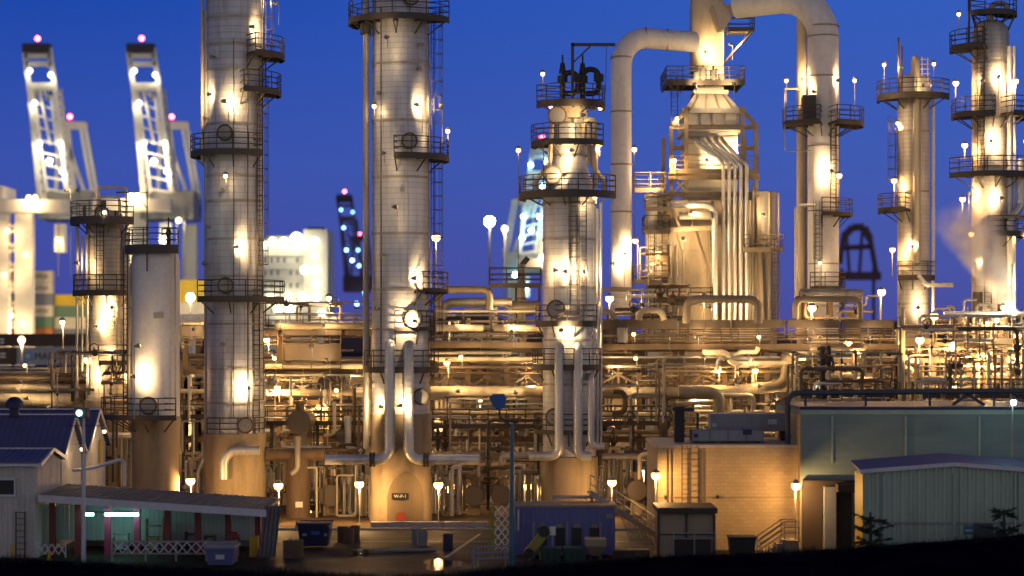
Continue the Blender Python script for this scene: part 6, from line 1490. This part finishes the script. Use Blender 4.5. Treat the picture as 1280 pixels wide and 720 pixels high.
# blue site cabin and things before it
Yv = 112.
cb = empty('site_cabin', (WX(706,Yv), Yv, 0), 'blue ribbed site cabin behind the blue lamp post', 'cabin')
X0, X1, zt = WX(644,Yv), WX(769,Yv), WZ(634,Yv)
m = MB(); corr(m, X0, X1, Yv, Yv, .15, zt, .25, .04); m.box(X0+.02, X1-.02, Yv+.06, Yv+2.6, .15, zt-.02); m.build('body', M['bluep'], cb, 0)
MB().box(X0-.08, X1+.08, Yv-.1, Yv+2.7, zt+.003, zt+.12).build('roof', M['tan'], cb, 0)
for px in (678, 700, 721, 743):
    o = MB().box(WX(px-6,Yv), WX(px+6,Yv), Yv-.09, Yv-.05, WZ(690,Yv), WZ(660,Yv)).build('doorway', M['black'], cb, 0)
    MB().box(WX(px-4,Yv), WX(px+4,Yv), Yv-.12, Yv-.095, WZ(659,Yv), WZ(655,Yv)).build('sign', M['tan'], o, 0)
for px in (667, 709, 750): m = MB(); m.bar((WX(px,Yv), Yv-.5, 0), (WX(px,Yv), Yv-.5, WZ(652,Yv)), .08); m.build('post', M['galv'], cb, 0)
m = MB(); m.tube([(WX(648,Yv), Yv-.12, zt-.1), (WX(648,Yv), Yv-.12, WZ(663,Yv))], .05, 6); m.build('downpipe', M['polewhite'], cb)
MB().box(WX(758,Yv), WX(766,Yv), Yv-.07, Yv-.045, WZ(648,Yv), WZ(642,Yv)).build('emblem_plate', M['greyp'], cb, 0)
Yv = 109.
g = empty('notice_board', (WX(690,Yv), Yv, 0), 'little bright white notice on a post before the blue cabin', 'sign')
MB().box(WX(687,Yv), WX(694.5,Yv), Yv-.03, Yv+.01, WZ(669,Yv), WZ(658,Yv)).build('board', M['sand'], g, 0); MB().bar((WX(691,Yv), Yv+.05, 0), (WX(691,Yv), Yv+.05, WZ(660,Yv)), .05).build('post', M['galv'], g, 0)
g = empty('conveyor', (WX(672,Yv), Yv, 0), 'yellow-green tilted loader arm before the blue cabin', 'loader')
m = MB(); m.bar(P(660,692,Yv), P(684,662,Yv), .34, .5); m.build('arm', M['lime'], g, 0, .03)
m = MB(); m.bar(P(662,700,Yv), P(672,678,Yv), .12); m.bar(P(676,700,Yv), P(672,678,Yv), .12); m.build('stand', M['lime'], g, 0)
m = MB(); m.cyl(P(680,664,Yv)+Vector((0,-.25,0)), P(680,664,Yv)+Vector((0,.25,0)), .3, 12); m.cyl(P(661,691,Yv)+Vector((0,-.25,0)), P(661,691,Yv)+Vector((0,.25,0)), .26, 12); m.build('roller', M['black'], g)
for a, b_, lb in ((676, 702, 'dark green skip before the blue cabin, closer to the tilted loader arm'), (704, 733, 'dark green skip before the blue cabin, next to the brown hopper')):
    g = empty('skip', (WX((a+b_)/2,108.5), 108.5, 0), lb, 'skip')
    m = MB(); frust(m, WX(a+2,108.5), WX(b_-2,108.5), WX(a,108.5), WX(b_,108.5), .1, WZ(689,108.5)+.2, 108.2, 109.3, 108, 109.5); m.build('body', M['skip'], g, 0)
    m = MB()
    for t in (.2, .5, .8): m.bar((WX(a+(b_-a)*t,108.5), 108.05, .1), (WX(a+(b_-a)*t,108.5), 107.97, WZ(689,108.5)+.18), .07)
    m.build('rib', M['skip'], g, 0)
g = empty('hopper', (WX(744,109), 109, 0), 'brown tipping hopper before the blue cabin', 'hopper')
m = MB(); frust(m, WX(740,109), WX(749,109), WX(731,109), WX(757,109), WZ(694,109), WZ(681,109), 108.6, 109.4, 108.2, 109.8); m.box(WX(731,109), WX(757,109), 108.2, 109.8, WZ(681,109)+.002, WZ(673,109)); m.build('body', M['tan'], g, 0)
m = MB(); m.bar((WX(738,109), 108.7, 0), (WX(738,109), 108.7, WZ(686,109)), .08); m.bar((WX(751,109), 108.7, 0), (WX(751,109), 108.7, WZ(686,109)), .08); m.build('leg', M['rust'], g, 0)
# slanting stair flights behind cabin
g = empty('steel_stair', (WX(790,114), 114.5, 0), 'steel stair with slanting pale rails between the blue cabin and the kiosk', 'stair')
m = MB()
for yy in (114., 115.2): m.bar(P(738,616,yy)*1, P(824,672,yy), .12, .3)
for k in range(14):
    t = k/13.; a = P(738+86*t, 616+56*t, 114.); m.box(a.x-.14, a.x+.14, 114., 115.2, a.z-.02, a.z+.02)
m.build('flight', M['galv'], g, 0)
m = MB()
for yy, o_ in ((113.95, 0), (115.25, 0)):
    for h in (.5, 1.0): m.tube([P(738,616,yy)+Vector((0,0,h)), P(824,672,yy)+Vector((0,0,h))], .035, 5)
    for k in range(9):
        t = k/8.; p = P(738+86*t, 616+56*t, yy); m.tube([p, p+Vector((0,0,1.))], .03, 5)
m.build('handrail', M['cream'], g)
m = MB()
for px in (696, 710, 724): m.bar(P(px,622,115.4), P(px+14,640,115.4), .06); m.bar(P(px+6,622,115.4), P(px+20,640,115.4), .05)
m.box(WX(690,115.3), WX(742,115.3), 115.3, 116.4, WZ(621,115.3)-.1, WZ(621,115.3)); m.build('landing', M['galv'], g, 0)
m = MB()
for px in (692, 740): 
    for yy in (115.4, 116.3): m.bar((WX(px,115.4), yy, 0), (WX(px,115.4), yy, WZ(622,115.4)), .1)
m.build('leg', M['galv'], g, 0)
for i in range(3):
    o = MB(); b0 = 774 + i*15
    for k in range(5):
        o.bar(P(b0+k*3.1, 640+i*5, 112.6-i*.3), P(b0+k*3.1+14, 676+i*3, 112.6-i*.3), .045)
    o.bar(P(b0, 640+i*5, 112.6-i*.3), P(b0+13, 640+i*5, 112.6-i*.3), .05); o.bar(P(b0+14, 676+i*3, 112.6-i*.3), P(b0+27, 676+i*3, 112.6-i*.3), .05)
    tag(o.build('leaning_grating', M['tan'], None, 0), ('steel bar grating leaning behind the kiosk, the one touching the blue cabin', 'steel bar grating leaning behind the kiosk, middle of three', 'steel bar grating leaning behind the kiosk, the one nearest its wall')[i], 'grating', 'leaning steel gratings')
q = random.Random(5)
for i in range(7):
    x = WX(q.uniform(770, 816),110.5); y_ = q.uniform(109.5, 111.5); h = q.uniform(.25,.6); w = q.uniform(.3,.6)
    g = tag(MB().box(x-w, x+w, y_, y_+.6, .0 , h).build('scrap_crate', M[q.choice(('rust','darkbrown','greyp'))], None, 0, .03), 'low scrap crate among the clutter between the cabin and the kiosk', 'crate', 'scrap crates between the cabin and the kiosk')
# lattice tower panel and barrier frame near the lamp post
g = empty('trellis_frame', (WX(625,110), 110, 0), 'upright white diamond trellis panel beside the blue lamp post', 'trellis')
m = MB(); yv = 110.
for px in (613, 617): m.bar((WX(px,yv), yv, 0.2), P(px,633,yv), .11)
m.bar(P(636,633,yv), (WX(636,yv), yv, .2), .06); m.build('upright', M['lime'], g, 0)
m = MB()
for k in range(5):
    p0 = 632 + k*11.2
    for a, b_ in (((618,p0),(627,p0+11)), ((627,p0),(636,p0+11)), ((627,p0),(618,p0+11)), ((636,p0),(627,p0+11))): m.bar(P(*a,yv-(.05 if a[0]<b_[0] else 0)), P(*b_,yv-(.05 if a[0]<b_[0] else 0)), .06)
m.build('lattice', M['sand'], g, 0)
MB().box(WX(614,yv), WX(624,yv), yv-.1, yv+.1, WZ(632,yv), WZ(629,yv)).build('cap', M['orangep'], g, 0)
g = empty('crowd_barrier', (WX(612,107.5), 107.5, 0), 'grey tubular barriers stacked on the ground by the blue lamp post', 'barrier')
m = MB(); yv = 107.5
for py in (684, 692, 699): m.tube([P(589,py,yv), P(637,py-2,yv)], .05, 5)
for k in range(12): m.tube([P(590+k*4,685,yv), P(590+k*4,699,yv)], .025, 4)
for px in (592, 598, 632): m.bar((WX(px,yv), yv, 0), P(px,682,yv), .07)
m.build('tube_frame', M['greyp'], g)
# yard clutter at the end of the canopy
def dumpster(px0, px1, py0, py1, Y, mat, label, plate, name='skip', cat='skip', arms=True):
    g = empty(name, (WX((px0+px1)/2,Y), Y, 0), label, cat); z1 = WZ(py0,Y)
    m = MB(); frust(m, WX(px0+3,Y), WX(px1-4,Y), WX(px0,Y), WX(px1,Y), .12, z1, Y, Y+1.5, Y-.2, Y+1.7); m.build('body', mat, g, 0, .02)
    m = MB(); m.box(WX(px0-.5,Y), WX(px1+.5,Y), Y-.3, Y-.15, z1-.08, z1+.03); m.box(WX(px0-.5,Y), WX(px1+.5,Y), Y+1.6, Y+1.75, z1-.08, z1+.03); m.build('rim', mat, g, 0)
    for t in plate: m = MB(); x = WX(px0+(px1-px0)*t[0],Y); m.box(x-t[1], x+t[1], Y-.2, Y-.1, z1*t[2]-t[3], z1*t[2]+t[3]); m.build('label_plate', M[t[4]], g, 0)
    if arms:
        m = MB(); m.bar((WX(px1-3,Y), Y-.2, z1), (WX(px1+3,Y), Y-.2, z1*.7), .12); m.bar((WX(px0,Y), Y-.2, z1+.1), (WX(px0-2,Y), Y-.2, z1*.7), .12); m.build('lifting_arm', M['greyp'], g, 0)
dumpster(372, 413, 654, 684, 117., M['navy'], 'navy waste skip with small pale labels beside the pallets', ((.22,.12,.55,.07,'greyp'), (.55,.22,.62,.1,'lampblue'), (.86,.08,.55,.08,'greyp')))
dumpster(257, 294, 685, 706, 107., M['bluep'], 'bright blue bin with a white label before the lattice railing', ((.5,.22,.55,.12,'polewhite'),), 'bin', 'bin', False)
m = MB(); m.box(WX(256,107), WX(295,107), 106.6, 108.8, WZ(685,107)+.03, WZ(682,107)+.02); m.build('lid', M['greyp'], bpy.data.objects['bin.001'], 0)
q = random.Random(9)
for i in range(6):
    x0 = WX(355,112.); z = i*.16
    m = MB()
    for k in range(5): m.box(x0+k*.21, x0+k*.21+.15, 111.5, 112.6, z+.11, z+.14)
    for yy in (111.5, 112.05, 112.5): m.box(x0, x0+.99, yy, yy+.1, z+.001, z+.108)
    tag(m.build('pallet', M['rust'], None, 0), 'brown wooden pallet, %s in the stack beside the navy skip' % ('lowest', 'second from the ground', 'third from the ground', 'third from the top', 'second from the top', 'topmost')[i], 'pallet', 'stacked pallets beside the navy skip')
    bpy.data.objects[bpy.context.scene.objects[-1].name]
g = empty('tarpaulin_roll', (WX(338,111.5), 111.5, 0), 'grey-brown tarpaulin hanging at the end of the open shelter', 'tarpaulin')
m = MB(); pts = []
for k in range(9): pts.append((WX(324+k*2.6,111.5), 111.3+(k%2)*.22))
vs = [(x+.25*0, y, .1) for x, y in pts] + [(x+.3, y, WZ(632,111.5)) for x, y in pts]; L = len(pts)
m.add(vs, [(k,k+1,k+1+L,k+L) for k in range(L-1)]); m.add([(x, y+.05, z) for x, y, z in vs], [(k+L,k+1+L,k+1,k) for k in range(L-1)]); m.build('sheet', M['greyp'], g, 0)
m = MB(); m.bar((WX(322,111.5), 111.5, .05), (WX(340,111.5), 111.5, WZ(634,111.5)), .12); m.build('prop', M['magenta'], g, 0)
tag(MB().box(WX(311,112), WX(322,112), 112.2, 112.8, 0, WZ(671,112)).build('gas_cabinet', M['yellowp'], None, 0, .03), 'yellow upright cabinet at the end of the open shelter', 'cabinet')
tag(MB().box(WX(282,112), WX(296,112), 112.4, 113, 0, 1.3).build('tool_chest', M['redp'], None, 0, .03), 'dull red chest under the open shelter near its end', 'chest')
for px, w, h, mt, lb in ((150, .9, 1.1, 'greyp', 'grey bench-like machine under the cyan tubes'), (193, 1.0, 1.9, 'tan', 'tan shelf unit behind the lattice under the shelter'), (240, .8, 1.2, 'navy', 'dark blue drum trolley under the shelter'), (262, .6, 1.0, 'rust', 'brown crate under the shelter beside the dark blue trolley')):
    g = empty('shelf_unit' if 'shelf' in lb else 'machine' if 'machine' in lb else 'trolley' if 'trolley' in lb else 'crate', (WX(px,114), 114, 0), lb, 'equipment')
    m = MB(); x = WX(px,114)
    for dx in (-w/2, w/2-.08): m.box(x+dx, x+dx+.08, 113.9, 114.5, 0, h)
    m.build('upright', M[mt], g, 0)
    m = MB()
    for k in range(3): m.box(x-w/2+.08, x+w/2-.08, 113.92, 114.48, .25+k*h*.32, .32+k*h*.32)
    m.build('shelf', M[mt], g, 0)
    m = MB(); m.box(x-w*.3, x+w*.2, 114, 114.4, .325, .25+h*.31); m.build('casing', M[mt], g, 0)
for px, h, lb in ((14, 1.3, 'yellow-brown marker post at the very edge in front of the annex'), (60, .9, 'short yellow-brown marker post in front of the annex corner')):
    tag(MB().cyl((WX(px,106), 106, 0), (WX(px,106)+.08, 106, h), .09, 8).build('marker_post', M['yellowp']), lb, 'post')
q = random.Random(21)
for i, (px, py) in enumerate(((428,674),(436,676),(444,673),(520,676),(528,678),(560,684))):
    Yd = CH*F/(py-HY)*.985; x = WX(px,Yd); g = empty('oil_drum', (x,Yd,0), ('first of three rusty oil drums beside the navy skip','middle of three rusty oil drums beyond the navy skip','last of three rusty oil drums, nearest the concrete barriers','grey oil drum standing before the longest concrete barrier','second grey oil drum touching the first one before the barriers','lone navy oil drum out on the yard')[i], 'drum')
    mt = M['rust2'] if i < 3 else M['greyp'] if i < 5 else M['navy']; h = .88
    MB().lathe([(.01,0),(.29,0),(.29,h),(.27,h-.02),(.01,h-.02)], (x,Yd,0), 18).build('barrel', mt, g)
    m = MB()
    for z in (.02,.3,.58,h): m.lathe([(.285,z-.02),(.305,z-.02),(.305,z+.02),(.285,z+.02)], (x,Yd,0), 18)
    m.build('hoop', mt, g)
for i in range(5):
    x = WX(480+i*7,114.); tag(MB().cyl((x-1.8,114.2+i*.05,.13+.0), (x+1.6,114.9,.13), .11, 10).build('pipe_length', M[('rust','galv','rust','tan','galv')[i]]), 'loose length of pipe lying on the dark yard', 'pipe', 'loose pipe lengths lying on the yard')
# concrete barriers at the foot of the twin-piped column
for a, b_, lb in ((464, 554, 'longest pale concrete barrier under the stained column foot'), (555.5, 586, 'middle concrete barrier, between the longest one and the short one'), (587.5, 609, 'short concrete barrier beside the diamond trellis')):
    yv = 131.; m = MB(); x0, x1 = WX(a,yv), WX(b_,yv); n = int((x1-x0)/.25)+1; q = random.Random(int(a))
    top = WZ(652,yv)
    vs = []; 
    for k in range(n+1):
        x = x0+(x1-x0)*k/n
        for (yy, zz) in ((yv-.45,0),(yv-.28,.3),(yv-.16,top),(yv+.16,top),(yv+.45,0)): vs.append((x, yy+q.uniform(-.03,.03), max(0,zz+q.uniform(-.025,.025))))
    fs = []
    for k in range(n):
        for j in range(4): fs.append((k*5+j, (k+1)*5+j, (k+1)*5+j+1, k*5+j+1))
    fs += [(0,1,2,3,4), tuple(n*5+j for j in (4,3,2,1,0))]
    m.add(vs, fs); tag(m.build('concrete_barrier', M['greyblock'], None, 30), lb, 'barrier', 'concrete barriers under the stained column foot')

# ================================================================ GROUND
def ground_mat(name, c, spread, wet=0., rough=.85, scale=.25):
    m, nt, b = newmat(name)
    v = objvec(nt); n1 = noise(nt, v, scale, 8, .65); n2 = noise(nt, v, scale*9, 6); n3 = noise(nt, objvec(nt, .06, 1, 1), scale*4, 5)
    base = mixcol(nt, ramp(nt, n1, .3, .7), tuple(x*(1-spread) for x in c), tuple(x*(1+spread) for x in c))
    base = mixcol(nt, ramp(nt, n3, .55, .8), base, tuple(x*.5 for x in c))
    nt.links.new(base, b.inputs['Base Color'])
    rr = N(nt, 'ShaderNodeMapRange'); nt.links.new(n1, rr.inputs[0]); rr.inputs[1].default_value = .35; rr.inputs[2].default_value = .65
    rr.inputs[3].default_value = rough - wet; rr.inputs[4].default_value = rough; nt.links.new(rr.outputs[0], b.inputs['Roughness'])
    bumpit(nt, b, n2, .25, .02); b.inputs['Specular IOR Level'].default_value = .5*wet; return m
def sheet(name, x0, x1, y0, y1, z, mat):
    return tag(MB().quad((x0,y0,z),(x1,y0,z),(x1,y1,z),(x0,y1,z)).build(name, mat, None, 0), kind='structure')
sheet('ground', -9000, 9000, 20, 12000, 0, ground_mat('plant_ground', (.07,.055,.045), .35))
sheet('road', -60, 60, 103, 128, .004, ground_mat('asphalt', (.032,.024,.018), .3, .3, .85))
sheet('plant_paving', -70, 70, 129.2, 182, .004, ground_mat('concrete_paving', (.10,.07,.042), .3, .1))
tag(MB().box(-60, 60, 128.3, 128.6, 0, .13).build('kerb', M['greyblock'], None, 0), kind='structure')
m = MB(); 
m.quad((WX(560,120), 112, .008), (WX(562,120)+.15, 112, .008), (WX(598,124)+.15, 126, .008), (WX(598,124), 126, .008))
m.quad((-22, 121, .008), (22, 121, .008), (22, 121.14, .008), (-22, 121.14, .008)); tag(m.build('road_marking', M['cream'], None, 0), kind='structure')
pm, nt, b = newmat('standing_water'); b.inputs['Base Color'].default_value = (.012,.011,.01,1); b.inputs['Roughness'].default_value = .06
bumpit(nt, b, noise(nt, objvec(nt), 1.5, 3), .04, .02)
m = MB()
for cx_, cy_, rx, ry, sd in ((-3.6, 108.5, 1.1, 2.6, 1), (-7.4, 113.5, 1.6, 1.2, 2), (.4, 116.5, 1.2, .8, 3)):
    q = random.Random(sd); k = 26; r0 = [1 + .25*math.sin(3*2*math.pi*i/k + sd) + q.uniform(-.06,.06) for i in range(k)]
    m.add([(cx_+math.cos(2*math.pi*i/k)*rx*r0[i], cy_+math.sin(2*math.pi*i/k)*ry*r0[i], .012) for i in range(k)], [tuple(range(k))])
tag(m.build('puddle_water', pm, None, 0), kind='structure')
# dark bank along the near edge of the yard
prof = [(-200,694),(0,698),(330,714),(480,723),(560,719),(640,709),(800,697),(1000,689),(1280,669),(1500,655)]
q = random.Random(2); vs = []; Yb0 = 100.; n = 160
def bankz(px):
    for (a, p), (b_, p2) in zip(prof, prof[1:]):
        if a <= px <= b_: return WZ(p + (p2-p)*(px-a)/(b_-a), Yb0)
    return 0
rows = ((Yb0+3.2, -.1), (Yb0+1.4, .7), (Yb0, 1.0), (Yb0-3, .85), (Yb0-12, -.1))
for k in range(n+1):
    px = -200 + 1700*k/n
    for yy, f in rows:
        z = bankz(px)*f if f > 0 else -.3
        vs.append((WX(px,Yb0), yy, z + (q.uniform(-.035,.035) if f > 0 else 0)))
fs = [(k*5+j, k*5+j+1, (k+1)*5+j+1, (k+1)*5+j) for k in range(n) for j in range(4)]
m = MB(); m.add(vs, fs); tag(m.build('bank_terrain', ground_mat('dark_turf', (.004,.004,.010), .4, 0, .95), None, 60), kind='structure')
q = random.Random(77); m = MB()
for k in range(9000):
    px = q.uniform(-150, 1450); yy = Yb0 + q.uniform(-1.2, 1.2); z0 = bankz(px)*(1 - .12*abs(yy-Yb0)) - .04; x = WX(px, Yb0); h = q.uniform(.06, .28)*(1.6 if math.sin(px*.021)+math.sin(px*.057+1) > .9 else 1); dx = q.uniform(-.12,.12)
    m.add([(x-.014,yy,z0),(x+.014,yy,z0),(x+dx,yy+q.uniform(-.08,.08),z0+h)], [(0,1,2)])
tag(m.build('bank_grass', paint('dark_grass', (.012,.016,.010), .9, 0, .2), None, 0), 'dark rough grass along the crest of the bank', 'grass', kind='stuff')
# low far shore
vs = []; n = 120; q = random.Random(8)
for k in range(n+1):
    x = -2600 + 5200*k/n; h = 34 + 16*math.sin(k*.35) + 9*math.sin(k*1.3+1) + q.uniform(-3,3)
    vs += [(x, 3000, -5), (x, 3000, h), (x, 3500, h*.7)]
fs = [(k*3+j, (k+1)*3+j, (k+1)*3+j+1, k*3+j+1) for k in range(n) for j in range(2)]
m = MB(); m.add(vs, fs); tag(m.build('hills', paint('far_shore', (.10,.07,.09), .9, 0, .2, scale=.002), None, 60), kind='structure')

# ================================================================ STEAM
Yv = 147.
Yv = 145.; a_ = P(1270,394,Yv); e_ = P(1188,240,Yv); L = (e_-a_).length; u_ = (e_-a_)/L; side = u_.cross(Vector((0,1,0))).normalized()
m = MB(); seg = 20; n = 10
for i in range(n+1):
    t = L*i/n; rr = .55 + t*.32
    for k in range(seg):
        g_ = 2*math.pi*k/seg; m.v.append(tuple(a_ + u_*t + side*(math.cos(g_)*rr) + Vector((0,1,0))*(math.sin(g_)*rr)))
for i in range(n):
    for k in range(seg):
        k2 = (k+1) % seg; m.f.append((i*seg+k, i*seg+k2, (i+1)*seg+k2, (i+1)*seg+k))
m.f += [tuple(range(seg-1,-1,-1)), tuple(n*seg+k for k in range(seg))]
vm = bpy.data.materials.new('steam'); vm.use_nodes = True; nt = vm.node_tree; nt.nodes.remove(nt.nodes['Principled BSDF'])
zmin = min(v[2] for v in m.v); xm = (min(v[0] for v in m.v)+max(v[0] for v in m.v))/2; ym = (min(v[1] for v in m.v)+max(v[1] for v in m.v))/2
def vmath(op, a=None, b=None):
    n_ = N(nt, 'ShaderNodeVectorMath', operation=op)
    for s_, v in ((n_.inputs[0], a), (n_.inputs[1], b)):
        if v is None: continue
        if hasattr(v, 'is_output'): nt.links.new(v, s_)
        else: s_.default_value = tuple(v)
    return n_
def fmath(op, a, b):
    n_ = N(nt, 'ShaderNodeMath', operation=op)
    for s_, v in ((n_.inputs[0], a), (n_.inputs[1], b)):
        if hasattr(v, 'is_output'): nt.links.new(v, s_)
        else: s_.default_value = v
    return n_.outputs[0]
def frange(v, a, b, c_, e, smooth=True):
    n_ = N(nt, 'ShaderNodeMapRange'); 
    if smooth: n_.interpolation_type = 'SMOOTHSTEP'
    nt.links.new(v, n_.inputs[0])
    for k_, x in enumerate((a, b, c_, e)): n_.inputs[k_+1].default_value = x
    return n_.outputs[0]
ov = objvec(nt); wob = N(nt, 'ShaderNodeTexNoise'); wob.inputs['Scale'].default_value = .55; wob.inputs['Detail'].default_value = 4; nt.links.new(ov, wob.inputs['Vector'])
w0 = vmath('SUBTRACT', wob.outputs['Color'], (.5,.5,.5)).outputs[0]; w1 = vmath('MULTIPLY', w0, (1.5,1.5,1.5)).outputs[0]
rel = vmath('SUBTRACT', vmath('ADD', ov, w1).outputs[0], a_ - Vector((xm, ym, zmin))).outputs[0]
t_ = vmath('DOT_PRODUCT', rel, u_).outputs['Value']
ut = N(nt, 'ShaderNodeVectorMath', operation='SCALE'); ut.inputs[0].default_value = tuple(u_); nt.links.new(t_, ut.inputs['Scale'])
perp = vmath('LENGTH', vmath('SUBTRACT', rel, ut.outputs[0]).outputs[0]).outputs['Value']
wd = fmath('MULTIPLY_ADD', t_, .30)
wd.node.inputs[2].default_value = .45
q_ = fmath('DIVIDE', perp, wd)
f1 = frange(q_, 1., .1, 0., 1.); f2 = frange(t_, L*.95, L*.25, 0., 1.)
nz = frange(noise(nt, ov, .9, 6, .65), .36, .68, .1, 1.)
dens = fmath('MULTIPLY', fmath('MULTIPLY', fmath('MULTIPLY', f1, f2), nz), 4.5)
pv = N(nt, 'ShaderNodeVolumePrincipled'); pv.inputs['Color'].default_value = (.96,.95,.95,1); pv.inputs['Anisotropy'].default_value = .15
nt.links.new(dens, pv.inputs['Density']); nt.links.new(pv.outputs[0], nt.nodes['Material Output'].inputs['Volume'])
lamp_on(RK4, P(1254,384,144.6), 420, 'white', 1.5, (.1,.1)); lamp_on(RK4, P(1284,350,144.), 300, 'white', 3., (.1,.1))  # lamps added beside the vent to brighten the steam
so = m.build('steam_plume', vm, None, 60)
import bmesh
bm_ = bmesh.new(); bm_.from_mesh(so.data); bmesh.ops.recalc_face_normals(bm_, faces=bm_.faces); bm_.to_mesh(so.data); bm_.free()
tag(so, 'white steam plume drifting up across the round shouldered column', 'steam')

# ================================================================ SKY, WEAK SKY-GLOW SUN, CAMERA
w = bpy.data.worlds.new('World'); sc.world = w; w.use_nodes = True; nt = w.node_tree
bg = nt.nodes['Background']
tc = N(nt, 'ShaderNodeTexCoord'); sp = N(nt, 'ShaderNodeSeparateXYZ'); nt.links.new(tc.outputs['Generated'], sp.inputs[0])
def gradient(stops):
    cr = N(nt, 'ShaderNodeValToRGB'); nt.links.new(sp.outputs[2], cr.inputs[0]); e = cr.color_ramp.elements
    e[0].position = stops[0][0]; e[0].color = (*stops[0][1], 1); e[1].position = stops[-1][0]; e[1].color = (*stops[-1][1], 1)
    for p_, c_ in stops[1:-1]:
        k = e.new(p_); k.color = (*c_, 1)
    return cr.outputs[0]
# the night side ahead, and behind the camera the afterglow over the spot where the sun went down
eastl = gradient([(0., (.058,.060,.30)), (.035, (.056,.072,.345)), (.085, (.042,.084,.41)), (.16, (.011,.062,.40)), (.4, (.010,.035,.2)), (1., (.012,.022,.09))])
eastr = gradient([(0., (.070,.070,.32)), (.035, (.066,.088,.37)), (.085, (.052,.104,.44)), (.16, (.034,.108,.50)), (.4, (.014,.05,.26)), (1., (.012,.022,.09))])
mx = N(nt, 'ShaderNodeMapRange', interpolation_type='SMOOTHSTEP'); nt.links.new(sp.outputs[0], mx.inputs[0]); mx.inputs[1].default_value = -.3; mx.inputs[2].default_value = .25
east = mixcol(nt, mx.outputs[0], eastl, eastr)
west = gradient([(0., (.50,.46,.48)), (.15, (.45,.43,.46)), (.4, (.13,.13,.2)), (1., (.012,.022,.09))])
mr = N(nt, 'ShaderNodeMapRange', interpolation_type='SMOOTHSTEP'); nt.links.new(sp.outputs[1], mr.inputs[0]); mr.inputs[1].default_value = .45; mr.inputs[2].default_value = -.35
crout = mixcol(nt, mr.outputs[0], east, west)
# night-blue part comes from the dusk gradient, the rest from a Nishita sky with the sun just under the horizon
sk = N(nt, 'ShaderNodeTexSky'); sk.sky_type = 'NISHITA'; sk.sun_disc = False; sk.sun_elevation = R(-4); sk.sun_rotation = R(150)
skm = mixcol(nt, 1.0, sk.outputs[0], (.08, .08, .08), 'MULTIPLY')
tot = mixcol(nt, 1.0, crout, skm, 'ADD')
nt.links.new(tot, bg.inputs[0]); bg.inputs[1].default_value = 1.0
sl = bpy.data.lights.new('sun', 'SUN'); sl.energy = .06; sl.angle = R(60); sl.color = (.75,.7,1)
so_ = bpy.data.objects.new('sun', sl); col.objects.link(so_); so_.rotation_euler = (R(62), 0, R(25))
cam = bpy.data.cameras.new('camera'); co = bpy.data.objects.new('camera', cam); col.objects.link(co)
co.location = (0, 0, CH); co.rotation_euler = (R(90), 0, 0)
cam.sensor_width = 36; cam.lens = F/1280*36; cam.shift_y = (HY-360)/1280; cam.clip_start = .5; cam.clip_end = 20000
cam.dof.use_dof = True; cam.dof.focus_distance = 138; cam.dof.aperture_fstop = (cam.lens/1000)/.32
sc.camera = co
sc.view_settings.view_transform = 'Standard'; sc.view_settings.look = 'None'; sc.view_settings.exposure = 0; sc.view_settings.gamma = 1
sc.render.engine = 'CYCLES'
cy = sc.cycles
cy.use_denoising = True; cy.max_bounces = 5; cy.diffuse_bounces = 3; cy.glossy_bounces = 3; cy.volume_bounces = 3; cy.transparent_max_bounces = 6
cy.sample_clamp_indirect = 3; cy.use_light_tree = True; cy.caustics_reflective = False; cy.caustics_refractive = False
cy.volume_step_rate = 1.0; cy.volume_max_steps = 64
